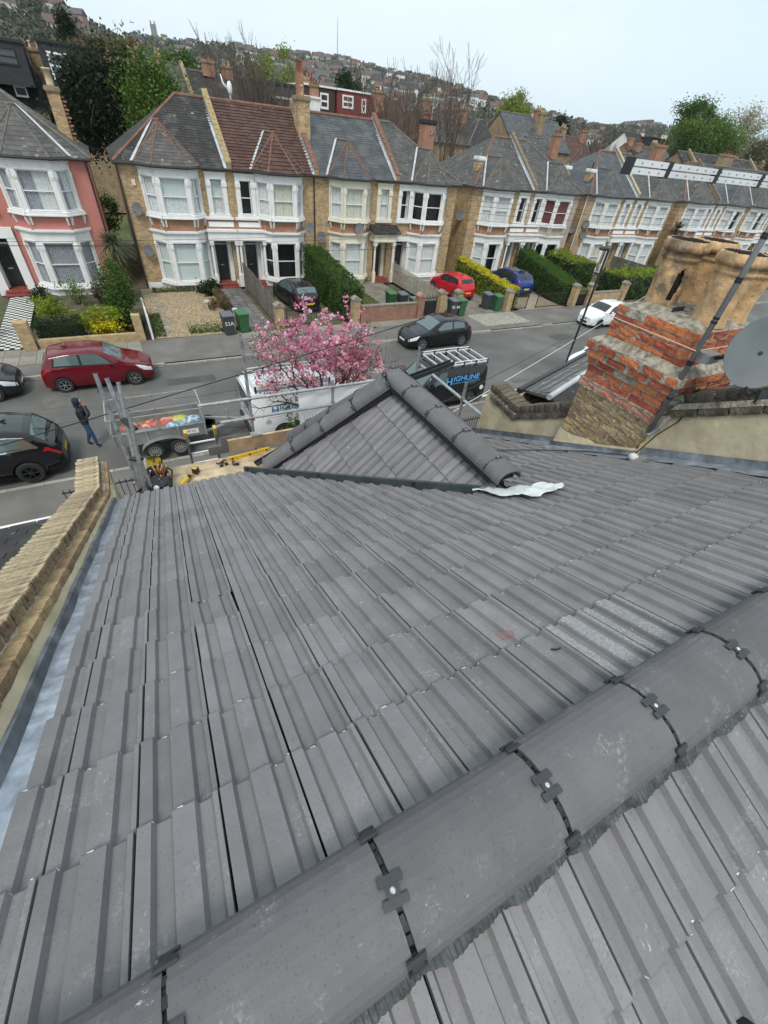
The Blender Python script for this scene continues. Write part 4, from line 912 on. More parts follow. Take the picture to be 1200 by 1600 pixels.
BLKD = brickmat('dark_stock_brick', (0.33,0.23,0.12), (0.22,0.15,0.085), (0.3,0.26,0.2))
PINK = mat('salmon_paint', (0.50,0.19,0.155), 0.75, var=0.08, scale=2, bump=0.2, bscale=30)
BEIGE = mat('beige_render', (0.45,0.36,0.29), 0.85, var=0.12, scale=2)
GUTB = mat('black_gutter_iron', (0.02,0.02,0.022), 0.4)
DARKDOOR = mat('dark_door', (0.018,0.022,0.025), 0.35, coat=0.3); BLUEDOOR = mat('blue_door', (0.05,0.13,0.22), 0.4)
REDSTEP = mat('red_step', (0.22,0.05,0.035), 0.7, var=0.2)
ROOMSHADE = mat('room_shade', (0.02,0.02,0.022), 0.95)  # near-black colour stands in for the shade of unlit interiors
NET = mat('net_curtain', (0.82,0.83,0.82), 0.9, var=0.12, scale=6); GREYC = mat('grey_curtain', (0.42,0.43,0.47), 0.9, var=0.2, scale=8); CREAMC = mat('cream_curtain', (0.78,0.75,0.64), 0.9, var=0.1, scale=6)
REDC = mat('maroon_curtain', (0.22,0.07,0.07), 0.9, var=0.2); BLIND = mat('pale_blind', (0.74,0.82,0.79), 0.8)
GLASS = glassmat('window_glass', (.93,.95,.95), .06)
def clip_poly(poly, cl):
    """convex clip in 2-D (Sutherland-Hodgman), cl counter-clockwise"""
    out = poly
    for i in range(len(cl)):
        a, b = cl[i], cl[(i+1) % len(cl)]; ex, ey = b[0]-a[0], b[1]-a[1]; inp = out; out = []
        if not inp: return []
        def side(p): return ex*(p[1]-a[1])-ey*(p[0]-a[0])
        for j in range(len(inp)):
            p, q = inp[j], inp[(j+1) % len(inp)]; sp, sq = side(p), side(q)
            if sp >= 0: out.append(p)
            if (sp >= 0) != (sq >= 0):
                t = sp/(sp-sq); out.append((p[0]+(q[0]-p[0])*t, p[1]+(q[1]-p[1])*t))
    return out
def slates(mb, poly, u, w=0.27, g=0.19, th=0.012, jit=0.006, rnd=None, gap=0.008):
    """cover a roof facet (counter-clockwise seen from outside) with lapped slates, u = level direction"""
    rnd = rnd or rs; P = [Vector(p) for p in poly]; u = Vector(u).normalized(); n = (P[1]-P[0]).cross(P[2]-P[0]).normalized(); v = n.cross(u)
    if v.z < 0: u = -u; v = n.cross(u)
    o = P[0]; cl = [((p-o).dot(u), (p-o).dot(v)) for p in P]
    ar = sum(cl[i][0]*cl[(i+1) % len(cl)][1]-cl[(i+1) % len(cl)][0]*cl[i][1] for i in range(len(cl)))
    if ar < 0: cl = cl[::-1]
    u0, u1 = min(c[0] for c in cl), max(c[0] for c in cl); v0, v1 = min(c[1] for c in cl), max(c[1] for c in cl)
    r = 0; vv = v0
    while vv < v1:
        x = u0 - (w/2 if r % 2 else 0)
        while x < u1:
            j = rnd.uniform(-jit, jit); q = clip_poly([(x+gap/2, vv+j), (x+w-gap/2, vv+j), (x+w-gap/2, vv+g*1.08), (x+gap/2, vv+g*1.08)], cl)
            if len(q) > 2:
                lift = th+rnd.uniform(0, th*.5)
                top = [o+u*a+v*b+n*(lift*(1-(b-vv)/g*.85)) for a, b in q]; k = len(top)
                low = [p - n*lift*.9 for p in top[:2]]
                mb.add(top+low, [tuple(range(k)), (k, k+1, 1, 0)])
            x += w
        vv += g; r += 1
def cap(mb, p, q, r=0.07, n=8):
    mb.tube([p, q], r, n)
def window(par, o, ud, nd, u0, u1, z0, z1, cur, fr=UPVC, split=0.5, rec=0.0, fw=0.05, mull=False):
    """sash window in a facet: frame with meeting rail, two panes, curtain and dark painted room behind"""
    o, ud, nd = Vector(o), Vector(ud), Vector(nd)
    def P(u, d, z): return o + ud*u + nd*d + Vector((0,0,z))
    def bx(mb, a, b, d0, d1, z0_, z1_): mb.obox(P(a, d1, z0_), ud*(b-a), -nd*(d1-d0), Vector((0,0,z1_-z0_)))
    zm = z0+(z1-z0)*split; f = MB(); d1, d0 = -rec, -rec-.07
    bx(f, u0, u0+fw, d0, d1, z0, z1); bx(f, u1-fw, u1, d0, d1, z0, z1); bx(f, u0+fw, u1-fw, d0, d1, z0, z0+fw*1.3); bx(f, u0+fw, u1-fw, d0, d1, z1-fw, z1); bx(f, u0+fw, u1-fw, d0, d1-.01, zm-fw*.5, zm+fw*.5)
    if mull: bx(f, (u0+u1)/2-.015, (u0+u1)/2+.015, d0+.01, d1-.015, zm+fw*.5, z1-fw); bx(f, (u0+u1)/2-.015, (u0+u1)/2+.015, d0+.01, d1-.015, z0+fw*1.3, zm-fw*.5)
    w = f.build('window', fr, par)
    for a, b in ((z0+fw*1.3, zm-fw*.5), (zm+fw*.5, z1-fw)):
        g = MB(); g.poly([P(u0+fw-.004, d0+.035, a), P(u1-fw+.004, d0+.035, a), P(u1-fw+.004, d0+.035, b), P(u0+fw-.004, d0+.035, b)]); g.build('pane', GLASS, w)
    r = MB(); bx(r, u0+.01, u1-.01, d0-.55, d0-.5, z0, z1); r.build('room_backing', ROOMSHADE, w)  # flat dark sheet behind the panes, room shade put into its colour
    dd = d0-.035
    def pleat(m, a, b, za, zb, amp=.02):
        k = max(4, int((b-a)/0.035)); rows = [[P(a+(b-a)*i/k, dd+amp*math.sin(i*1.9+a*7), z) for z in (za, zb)] for i in range(k+1)]; c = MB(); c.grid(rows); c.build('curtain', m, w)
    if cur == 'net': pleat(NET, u0+.02, u1-.02, z0, z1)
    elif cur == 'nethalf': pleat(NET, u0+.02, u1-.02, z0, zm+.02); g = MB(); g.poly([P(u0,dd,zm),P(u1,dd,zm),P(u1,dd,z1),P(u0,dd,z1)]); g.build('blind', BLIND, w)
    elif cur == 'blind': g = MB(); g.poly([P(u0,dd,z0),P(u1,dd,z0),P(u1,dd,z1),P(u0,dd,z1)]); g.build('blind', BLIND, w)
    elif cur == 'grey': pleat(GREYC, u0+.02, u0+(u1-u0)*.46, z0, z1); pleat(NET, u0+(u1-u0)*.44, u1-.02, z0, z1)
    elif cur == 'greyfull': pleat(GREYC, u0+.02, u1-.02, z0, z1)
    elif cur == 'cream': pleat(CREAMC, u0+.02, (u0+u1)/2-.008, z0, z1); pleat(CREAMC, (u0+u1)/2+.008, u1-.02, z0, z1)
    elif cur == 'red': pleat(REDC, u0+.02, u1-.02, z0, z1)
    elif cur == 'sides': pleat(NET, u0+.02, u0+(u1-u0)*.22, z0, z1); pleat(NET, u1-(u1-u0)*.22, u1-.02, z0, z1)
    return w
def wall_holes(mb, x0, x1, z0, z1, holes, y0, y1):
    xs = sorted({x0, x1, *[h[0] for h in holes], *[h[1] for h in holes]}); zs = sorted({z0, z1, *[h[2] for h in holes], *[h[3] for h in holes]})
    for i in range(len(xs)-1):
        zz = None
        for j in range(len(zs)-1):
            cx, cz = (xs[i]+xs[i+1])/2, (zs[j]+zs[j+1])/2
            solid = not any(h[0] < cx < h[1] and h[2] < cz < h[3] for h in holes)
            if solid and zz is None: zz = zs[j]
            if not solid and zz is not None: mb.box(xs[i], xs[i+1], y0, y1, zz, zs[j]); zz = None
        if zz is not None: mb.box(xs[i], xs[i+1], y0, y1, zz, z1)
def chimney_part(par, x, y, z0, h, wx, wy, nx, ny, m, potm, potr=.13, poth=.45, cm=None, top=0.0):
    mb = MB(); mb.box(x-wx/2, x+wx/2, y-wy/2, y+wy/2, z0, z0+h-.28); c = mb.build('chimney', m, par)
    mb = MB()
    for k, o in enumerate((.04,.08,.08,.05)): mb.box(x-wx/2-o, x+wx/2+o, y-wy/2-o, y+wy/2+o, z0+h-.28+k*.07, z0+h-.28+(k+1)*.07-.003)
    mb.build('chimney_head', cm or BLKD, c)
    for i in range(nx):
        for j in range(ny):
            px = x+(i-(nx-1)/2)*(wx/nx); py = y+(j-(ny-1)/2)*(wy/ny); hh = poth*rs.uniform(.85,1.15)
            mb = MB(); mb.lathe([(potr*1.1,0),(potr*.9,.08),(potr*.82,hh-.1),(potr*1.05,hh-.08),(potr*1.05,hh-.02),(potr*.95,hh),(potr*.7,hh),(potr*.65,hh-.15)], (px, py, z0+h-.01), n=10); mb.build('chimney_pot', potm, c, smooth=True)
    return c
REDPOT = mat('red_clay_pot', (0.24,0.075,0.045), 0.8, objrand=.2, var=.2); BUFFPOT = mat('pale_clay_pot', (0.5,0.4,0.26), 0.8, objrand=.15, var=.2)
EZ, RZ_, EYO, RYO = 6.38, 9.42, -0.22, 4.1
SLP = (RZ_-EZ)/(RYO-EYO)
def terrace(X0, w, mir, label, wall=BLK, trim=WPAINT, roof=SLATE, hipL=False, hipR=False, capm=GREYCAP, cur_up='net', cur_lo='net', cur_n='net', door=DARKDOOR, porch='white', bayhip=True, plinth=True, slw=0.27, slg=0.19, sth=0.012, bay_w=3.2, detail=True, W=WY, zoff=0.0, front_x=None, bay_roof=None, valley='left'):
    """one Victorian bay-fronted house; mir puts the door on the left. Returns the house thing."""
    t = thing('terraced_house', label, 'house', (X0+w/2, W, zoff), 'terraced houses across the street')
    def mxr(a, b):
        a, b = (X0+w-b, X0+w-a) if mir else (X0+a, X0+b); return a, b
    b0, b1 = mxr(0.95, 0.95+bay_w); xb = (b0+b1)/2; fw = bay_w*.55/2; pr = 0.85
    n0, n1 = mxr(w-1.47, w-.27); d0, d1 = mxr(w-1.6, w-.35)
    Pp = [Vector((b0, W, 0)), Vector((xb-fw, W-pr, 0)), Vector((xb+fw, W-pr, 0)), Vector((b1, W, 0))]
    nw0, nw1 = n0+.27, n1-.27
    # walls
    mb = MB(); wall_holes(mb, X0, X0+w, .0 if not plinth else .36, EZ-.06, [(b0+.1,b1-.1,.4,3.1),(b0+.1,b1-.1,4.0,6.2),(nw0,nw1,4.1,5.85),(d0,d1,0,3.0)], W, W+.25); mb.build('front_wall', wall, t)
    if plinth:
        mb = MB(); wall_holes(mb, X0, X0+w, 0, .36, [(d0,d1,-.1,.5)], W-.02, W+.25); mb.build('plinth', trim, t)
    for xa in (X0, X0+w-.22):
        mb = MB(); mb.box(xa+.002, xa+.218, W+.25, W+8.4, 0, EZ-.06)
        if not (hipL if xa == X0 else hipR): mb.prism([(xa+.002,W+.0,EZ-.06),(xa+.002,W+RYO,RZ_-.08),(xa+.002,W+8.4,EZ-.06)], (.216,0,0)) if False else None
        mb.build('side_wall', wall if wall is not BEIGE else BLK, t)
    mb = MB(); mb.box(X0+.22, X0+w-.22, W+8.15, W+8.4, 0, EZ-.06); mb.build('rear_wall', BLKD, t)
    mb = MB(); mb.box(X0+.22, X0+w-.22, W+.9, W+1.0, 0, EZ-.1); mb.build('interior_backing', ROOMSHADE, t)  # dark sheet across the house, carrying the interior's shade in its colour
    # bay: two storeys
    for lv, (zs, zg0, zg1, zh, zt_) in enumerate(((.30,.56,2.66,2.66,3.30), (3.88,4.12,5.84,5.84,6.36))):
        stu = MB()
        for k in range(3):
            a, b = Pp[k], Pp[k+1]; ud = (b-a).normalized(); L = (b-a).length; nd = Vector((ud.y, -ud.x, 0))
            pw = .2 if k == 1 else .14
            def bx(u0, u1, dd0, dd1, z0, z1): stu.obox(a+ud*u0+nd*dd1+Vector((0,0,z0)), ud*(u1-u0), -nd*(dd1-dd0), Vector((0,0,z1-z0)))
            bx(0.003, pw, -.16, .03, zs, zh+.02); bx(L-pw, L-.003, -.16, .03, zs, zh+.02)                 # piers
            for ux in ((.02, pw+.03) if True else (), (L-pw-.03, L-.02)):
                bx(ux[0], ux[1], -.05, .075, zg1-.28, zg1-.06); bx(ux[0]+.02, ux[1]-.02, -.05, .06, zg1-.36, zg1-.28)   # carved capitals
            bx(.002, L-.002, -.18, .02, zh, zt_-.1)                                                       # header
            bx(-.03, L+.03, -.16, .09, zt_-.16, zt_-.1); bx(-.05, L+.05, -.18, .14, zt_-.1, zt_); bx(pw, L-pw, -.1, .05, zh+.02, zh+.1)   # cornice
            bx(-.02, L+.02, -.2, .13, zg0-.14, zg0-.02); bx(-.04, L+.04, -.2, .17, zg0-.2, zg0-.14); bx(0, L, -.2, .02, zs-(.3 if lv == 0 else 0), zg0-.2)     # sill
            fx = [cur_lo, cur_up][lv]
            window(t, a, ud, nd, pw+.005, L-pw-.005, zg0, zg1, fx if k == 1 else ('net' if fx in ('cream','sides','nethalf') else fx), rec=.05, mull=False)
            if lv == 1:
                bnd = MB(); bnd.obox(a+ud*.003+nd*-.03+Vector((0,0,3.295)), ud*(L-.006), -nd*-.0+ -nd*.14, Vector((0,0,.6))); bnd.build('brick_band', BLKR if wall is BLK else wall, t)
                for f in ((.1,.88) if k != 1 else (.03,.93)):
                    br = MB(); c = a+ud*(L*f); br.prism([c+nd*-.03+Vector((0,0,3.5)), c+nd*.02+Vector((0,0,3.5)), c+nd*.1+Vector((0,0,3.74)), c+nd*.1+Vector((0,0,3.9)), c+nd*-.03+Vector((0,0,3.9))], ud*.09); br.build('bracket', trim, t)
        stu.build('bay_surround', trim, t)
    # narrow window over the door
    sur = MB(); sur.box(n0, nw0, W-.08, W+.1, 4.0, 6.1); sur.box(nw1, n1, W-.08, W+.1, 4.0, 6.1); sur.box(nw0, nw1, W-.09, W+.1, 5.85, 6.1); sur.box(n0-.06, n1+.06, W-.16, W+.08, 3.88, 4.1); sur.box(n0-.03, n1+.03, W-.13, W+.0, 6.1, 6.19)
    for xx in (n0, nw1): sur.box(xx-.02, xx+.29, W-.12, W-.08, 5.5, 5.72)
    sur.build('window_surround', trim, t)
    window(t, (nw0, W, 0), (1,0,0), (0,-1,0), .0, nw1-nw0, 4.1, 5.85, cur_n, rec=.06)
    # door and porch
    dr = MB(); dr.box(d0+.18, d1-.28, W+.62, W+.68, .25, 2.35); D = dr.build('door', door, t)
    pn = MB()
    for (a, b, za, zb) in ((.28,.48,1.35,2.2),(.56,.76,1.35,2.2)):
        pn.box(d0+a, d0+b, W+.61, W+.62, za, zb)
    pn.build('door_pane', GLASS if door is DARKDOOR else ROOMSHADE, D); lb = MB(); lb.box(d0+.42, d0+.66, W+.605, W+.62, 1.12, 1.19); lb.build('letter_box', STEEL, D)
    fr = MB(); fr.box(d0, d0+.18, W+.3, W+.75, .2, 2.9); fr.box(d1-.28, d1, W+.3, W+.75, .2, 2.9); fr.box(d0+.18, d1-.28, W+.6, W+.7, 2.35, 2.43); fr.box(d0, d1, W+.3, W+.75, 2.78, 3.0); fr.build('door_frame', trim, t)
    fl_ = MB(); fl_.box(d0+.18, d1-.28, W+.64, W+.66, 2.43, 2.78); fl_.build('fanlight', ROOMSHADE, t)
    stp = MB(); stp.box(d0, d1, W-.5, W+.7, 0, .22); stp.box(d0, d1, W-.85, W-.5, 0, .1); stp.build('doorstep', REDSTEP, t)
    if porch:
        pm = CPAINT if porch in ('cream','roofed') else WPAINT; p = MB(); e0, e1 = mxr(w-1.85, w); pd = .42 if porch != 'roofed' else .75
        p.box(e0, e1, W-pd, W+.25, 2.72, 3.28); p.box(e0-.04, e1+.0, W-pd-.08, W+.1, 3.22, 3.34); p.box(e0-.02, e1, W-pd-.04, W+.1, 2.78, 2.84); p.build('porch_beam', pm, t)
        if porch == 'roofed':
            rf = MB(); slates(rf, [(e0-.15,W-pd-.2,3.34),(e1+.3,W-pd-.2,3.34),(e1+.3,W,3.75),(e0-.15,W,3.75)], (1,0,0), .25, .18); rf.prism([(e0-.15,W-pd-.2,3.33),(e1+.3,W-pd-.2,3.33),(e1+.3,W,3.74),(e0-.15,W,3.74)], (0,0,-.06)); rf.build('porch_roof', SLATED, t, kind='stuff')
        else:
            pb = MB(); pb.box(e0, e1, W-.12, W-.001, 3.34, 3.84); pb.build('porch_parapet', BLKR, t)
            pp_ = MB(); pp_.box(e0+.2, e1-.12, W-.135, W-.12, 3.45, 3.72); pp_.build('white_panel', WPAINT, t); pc = MB(); pc.box(e0-.06, e1, W-.22, W-.001, 3.84, 3.96); pc.build('porch_coping', WPAINT, t)
        for xc in mxr(w-1.70, w-.12):
            col = MB(); y = W-pd+.12; col.box(xc-.11, xc+.11, y-.11, y+.11, 0, .75); col.lathe([(.115,.75),(.1,.8),(.085,.86),(.078,2.4),(.1,2.44),(.11,2.5)], (xc, y, 0), n=12); col.box(xc-.13, xc+.13, y-.13, y+.13, 2.5, 2.72); col.build('porch_column', pm, t)
    # roof
    ex0, ex1 = X0-(.2 if hipL else 0), X0+w+(.2 if hipR else 0); r0, r1 = X0+(4.15 if hipL else 0), X0+w-(4.15 if hipR else 0)
    yE, yR, yB = W+EYO, W+RYO, W+2*RYO-EYO
    deck = MB(); facets = [[(ex0,yE,EZ),(ex1,yE,EZ),(r1,yR,RZ_),(r0,yR,RZ_)]]
    if hipL: facets.append([(ex0,yB,EZ),(ex0,yE,EZ),(r0,yR,RZ_)])
    if hipR: facets.append([(ex1,yE,EZ),(ex1,yB,EZ),(r1,yR,RZ_)])
    facets.append([(ex1,yB,EZ),(ex0,yB,EZ),(r0,yR,RZ_),(r1,yR,RZ_)])
    for f in facets: deck.prism([Vector(p)-Vector((0,0,.006)) for p in f], (0,0,-.07))
    deck.build('roof', roof, t); sl_ = MB()
    for f in facets[:-1]: slates(sl_, f, (1,0,0) if f[0][1] == f[1][1] else (0,1,0), slw, slg, sth)
    sl_.build('roof_slate', roof, t, kind='stuff')
    A = Vector((xb, W+.6, 8.2)); yr_ = W+EYO+(8.2-EZ)/SLP; Rr = Vector((xb, yr_, 8.22)); ov = .2
    B = [Vector((b0-.14, W-.16, EZ+.04)), Vector((xb-fw-.09, W-pr-ov, EZ+.01)), Vector((xb+fw+.09, W-pr-ov, EZ+.01)), Vector((b1+.14, W-.16, EZ+.04))]
    br = bay_roof or roof; bd = MB(); sb_ = MB()
    for tri, hd in (([B[0],A,Rr],(0,1,0)), ([B[3],Rr,A],(0,1,0)), ([B[0],B[1],A],B[1]-B[0]), ([B[1],B[2],A],(1,0,0)), ([B[2],B[3],A],B[3]-B[2])):
        if (Vector(tri[1])-Vector(tri[0])).cross(Vector(tri[2])-Vector(tri[0])).z < 0: tri = tri[::-1]
        bd.prism([p-Vector((0,0,.004)) for p in tri], (0,0,-.05)); slates(sb_, tri, hd, slw, slg, sth)
    bdo = bd.build('bay_roof', br, t); sb_.build('roof_slate', br, t, kind='stuff')
    cp = MB(); uz = Vector((0,0,.0))
    for p in (B[0], B[1], B[2], B[3]): cp.tube([p+uz, A+uz], .055, 6)
    cp.tube([A+uz, Rr+uz], .06, 6); cp.ball(A+Vector((0,0,.02)), .1, 8, 5); cp.build('hip_cap', capm, t, kind='stuff')
    vf = MB(); e = B[0] if valley == 'left' else B[3]; s_ = -1 if valley == 'left' else 1
    vf.grid([[e+Vector((s_*.02,0,.04)), Rr+Vector((s_*.02,0,.05))], [e+Vector((s_*.17,0,.03)), Rr+Vector((s_*.15,0.03,.03))]][::s_]); vf.build('valley_flashing', LEADW, t)
    rc = MB(); rc.tube([(r0,yR,RZ_), (r1,yR,RZ_)], .1, 8)
    if hipL: rc.tube([(ex0,yE,EZ),(r0,yR,RZ_)], .09, 6)
    if hipR: rc.tube([(ex1,yE,EZ),(r1,yR,RZ_)], .09, 6)
    rc.build('ridge_cap', capm if capm is not GREYCAP else TERRA if hipL else GREYCAP, t, kind='stuff')
    g = MB(); g.tube([(ex0,yE-.05,EZ-.05),(b0-.2,yE-.05,EZ-.05),Vector(B[1])+Vector((-.03,-.05,-.06)),Vector(B[2])+Vector((.03,-.05,-.06)),(b1+.2,yE-.05,EZ-.05),(ex1,yE-.05,EZ-.05)], .06, 8); g.build('gutter', GUTB, t)
    so = MB(); so.prism([(ex0,yE,EZ-.08),(ex1,yE,EZ-.08),(ex1,W+.05,EZ-.08),(ex0,W+.05,EZ-.08)], (0,0,.03)); so.prism([B[0]-Vector((0,0,.1)),B[1]-Vector((0,0,.07)),B[2]-Vector((0,0,.07)),B[3]-Vector((0,0,.1))], (0,0,.02)); so.build('soffit', trim, t)
    return t, xb, (b0, b1)
def downpipe(par, x, y, z0=.1, z1=EZ-.1, m=None, r=.045):
    mb = MB(); mb.tube([(x,y,z0),(x,y,z1)], r, 8); mb.build('downpipe', m or GUTB, par)
def party(par, x, m=BLKD, top=TERRA, lead=None, h=.28, wd=.3, up=0):
    mb = MB(); a = WY+EYO-.02; b = WY+RYO+.15
    mb.prism([(x-wd/2,a,EZ-.1),(x-wd/2,a,EZ+h),(x-wd/2,b,RZ_+h+.1),(x-wd/2,b,RZ_-.3)][::-1], (wd,0,0)); p = mb.build('party_parapet', m, par)
    n = 14
    for k in range(n):
        f0, f1 = k/n, (k+1)/n-.006; y0, y1 = a+(b-a)*f0, a+(b-a)*f1; z0, z1 = EZ+h+(RZ_+.1-EZ)*f0, EZ+h+(RZ_+.1-EZ)*f1
        c = MB(); c.prism([(x-wd/2-.02,y0,z0+.002),(x-wd/2-.02,y1,z1+.002),(x-wd/2-.02,y1,z1+.07),(x-wd/2-.02,y0,z0+.07)][::-1], (wd+.04,0,0)); c.build('coping_tile', top, p)
    if lead:
        for s_ in lead:
            l = MB(); xx = x+s_*(wd/2+.004); l.poly([(xx,a,EZ+.02),(xx,b,RZ_+.05),(xx,b,RZ_+h-.02),(xx,a,EZ+h-.05)][::(1 if s_ > 0 else -1)]); l.poly([(xx,a,EZ+.03),(xx+s_*.14,a,EZ+.03),(xx+s_*.14,b-.1,RZ_+.03),(xx,b-.1,RZ_+.03)]); l.build('lead_flashing', LEADW, p)
def dish(x, y, z, label, r=.3, face=(-.45,-.85,.25)):
    t = thing('satellite_dish', label, 'satellite dish', (x, y, z), 'small satellite dishes on the house walls')
    nrm = Vector(face).normalized(); ux = nrm.cross(Vector((0,0,1))).normalized(); uy = ux.cross(nrm); c = Vector((x, y, z))+nrm*.22
    mb = MB(); mb.grid([[c+nrm*(.5*(r*k/4)**2)+ux*math.cos(2*PI*i/16)*r*k/4+uy*math.sin(2*PI*i/16)*r*k/4*1.08 for i in range(17)] for k in range(5)]); mb.build('dish', DISHG, t, smooth=True)
    mb = MB(); mb.tube([c, c-nrm*.12, (x, y+.04, z)], .02, 6); mb.tube([c-uy*r*.9, c-uy*r*.6+nrm*.36], .012, 5); mb.build('arm', BLACKP, t); mb = MB(); mb.ball(c-uy*r*.6+nrm*.38, .04, 6, 4); mb.build('receiver', BLACKP, t)
DISHG = mat('mesh_dish', (0.13,0.135,0.14), 0.6)
# block of four
t1, *_ = terrace(1.0, 5.95, False, 'yellow brick end house with dark sooty slates and white bays above the gravel garden', roof=SLATED, hipL=True, cur_up='nethalf', cur_lo='blind', cur_n='nethalf', capm=TERRA, bay_roof=SLATE, valley='left')
party(t1, 6.95, BLKD, mat('yellow_coping', (0.33,0.25,0.12), .9, var=.3), lead=(-1,)); downpipe(t1, 0.93, 33.1)
t2, *_ = terrace(6.95, 5.55, True, 'brick house with brown tiled roof, terracotta hips and a dark car on its drive', roof=BROWNT, capm=TERRA, cur_up='cream', cur_lo='none', cur_n='none', slw=.22, slg=.24, sth=.035, bay_w=3.1, valley='left')
party(t2, 12.5, BLKD, TERRA, lead=(-1,)); downpipe(t2, 12.35, 33.12); chimney_part(t2, 12.6, WY+2.6, 7.6, 2.5, .75, 1.0, 1, 1, BLK, BUFFPOT)
mb = MB(); mb.box(12.35,12.75, WY+2.5, WY+2.9, 10.1, 11.1); mb.build('chimney', BLKR, t2); 
for k in range(2):
    mb = MB(); mb.lathe([(.13,0),(.1,.1),(.1,.5),(.13,.52),(.1,.55),(.07,.55)], (12.45+.2*k, WY+2.7, 11.1), n=10); mb.build('chimney_pot', REDPOT, t2)
t3, *_ = terrace(12.5, 6.1, False, 'brick house with blue grey slates, cream trim and small slate roofed porch', roof=SLATEB, trim=CPAINT, capm=TERRA, cur_up='cream', cur_lo='net', cur_n='net', porch='roofed', bay_w=3.1, valley='left', plinth=False)
party(t3, 18.6, BLKR, TERRA, lead=(-1,))
t4, *_ = terrace(18.6, 5.4, True, 'brick end house with grey slates, white trim and dark glass above the red car', hipR=True, cur_up='none', cur_lo='net', cur_n='sides', porch='white1' if False else None, bay_w=3.05, valley='left')
mb = MB(); mb.box(18.75,20.3,WY-.12,WY,2.7,3.0); mb.box(18.75,18.95,WY-.1,WY,0,2.7); mb.box(20.1,20.3,WY-.12,WY,0,2.7); mb.build('door_surround', WPAINT, t4)
chimney_part(t4, 24.1, WY+5.5, 7.6, 2.3, 1.0, .8, 3, 1, BLKR, REDPOT, cm=DECK)
# block of two
t5, *_ = terrace(25.6, 6.2, False, 'left house of the middle pair with grey slates and a blue car in front', hipL=True, cur_up='net', cur_lo='sides', cur_n='none', valley='left', capm=GREYCAP)
party(t5, 31.8, BLKD, mat('brown_coping', (0.2,0.15,0.1), .9, var=.3), lead=(-1,))
t6, *_ = terrace(31.8, 5.7, True, 'right house of the middle pair with beige render and maroon curtains behind a green hedge', wall=BEIGE, hipR=True, cur_up='red', cur_lo='none', cur_n='none', bay_w=3.2, valley='left')
for t_, x in ((t5, 26.9), (t6, 36.6)):
    chimney_part(t_, x, WY+1.7, 7.2, .95, .55, .55, 1, 1, BLK, mat('metal_flue', (.3,.3,.3), .4, metal=.6), potr=.09, cm=WPAINT)
# right hand blocks
t7, *_ = terrace(38.65, 6.5, False, 'blue slate roofed house behind the lamp post, white pipe on its side wall', roof=SLATEB, hipL=True, cur_up='net', cur_lo='cream', cur_n='net', door=BLUEDOOR, valley='left')
downpipe(t7, 38.6, 33.3, m=WPAINT); party(t7, 45.15, BLKD, mat('stone_coping', (0.4,0.34,0.22), .9, var=.3), lead=(-1,)); chimney_part(t7, 39.9, WY+1.8, 7.2, .9, .55, .55, 1, 1, BLK, BLACKP, potr=.07, cm=WPAINT)
t8, *_ = terrace(45.15, 6.2, True, 'brick house with grey slates beside the spiky cabbage palm, far right pair', hipR=True, cur_up='net', cur_lo='net', cur_n='net', valley='left')
t9, *_ = terrace(52.7, 6.2, False, 'far brick house with white bays seen above the left chimney pot', hipL=True, cur_up='net', cur_n='net', valley='left')
t10, *_ = terrace(58.9, 6.2, True, 'far brick house with white bays seen above the right chimney pots', cur_up='sides', valley='left', roof=SLATEB); party(t10, 58.9, BLKD, GREYCAP)
t11, *_ = terrace(65.1, 6.2, False, 'farthest brick house of the terrace with white bays at the right edge', cur_up='sides', valley='left', roof=SLATE)
t12, *_ = terrace(71.3, 6.2, True, 'terraced brick house beyond the right edge of the picture', valley='left'); downpipe(t11, 65.0, 33.12)
# salmon painted house on the left
tr, *_ = terrace(-6.75, 6.35, True, 'salmon painted house with white bays and slate roof at the left edge', wall=PINK, hipR=True, cur_up='grey', cur_lo='greyfull', cur_n='net', capm=GREYCAP, porch=None, plinth=True, bay_w=3.3, valley='right', slw=.3, slg=.24)
mb = MB(); mb.box(-6.6,-6.25,WY-.12,WY,0,3.2); mb.box(-5.35,-4.95,WY-.12,WY,0,3.2); mb.box(-6.6,-4.95,WY-.14,WY,2.75,3.25); mb.build('door_surround', WPAINT, tr); downpipe(tr, -0.5, 33.12)
chimney_part(tr, -1.15, WY+4.8, 6.5, 2.6, .6, .8, 1, 1, BLK, BUFFPOT, potr=.2, poth=.75)
for k in range(13):
    mb = MB(); mb.box(-.84, -.70+.09*(k % 2), WY+4.5, WY+5.1, 6.6+k*.17, 6.68+k*.17); mb.build('brick', BLKR, tr)
for (x, z, lab) in ((1.55,4.2,'grey dish high on the end wall beside the white bay'), (1.6,2.1,'grey dish low on the end wall beside the white bay'), (11.7,3.55,'dark dish on the brick band between two bays of the brown roofed house'), (12.9,2.9,'pale dish on brickwork just above the tall hedge'), (15.4,3.6,'dark dish under the upper cream bay')):
    dish(x, WY-(.02 if x < 2 or 12.6 < x < 13 else .95), z, lab)
for (x, y, z, lab) in ((25.5,WY+1.2,4.3,'dark dish higher up in the gap beside the red car'), (24.2,WY+.8,3.5,'dark dish lower down in the gap beside the red car'), (38.5,WY+.8,3.6,'dark dish on the side wall under the white pipe'), (39.3,WY-.02,4.1,'upper dark dish beside the bay of the house behind the lamp post'), (39.4,WY-.02,3.3,'lower dark dish beside the bay of the house behind the lamp post'), (53.2,WY-.02,3.9,'dark dish on the far house right of the palm'), (24.3,WY+5.4,9.3,'dark dish on the pole at the chimney of the slate roofed end house')):
    dish(x, y, z, lab, r=.33)
al = MB(); al.box(1.5,1.68,WY-.07,WY,5.35,5.62); tag(al.build('alarm_box', CPAINT), 'cream alarm box high on the yellow brick end wall', 'alarm box')
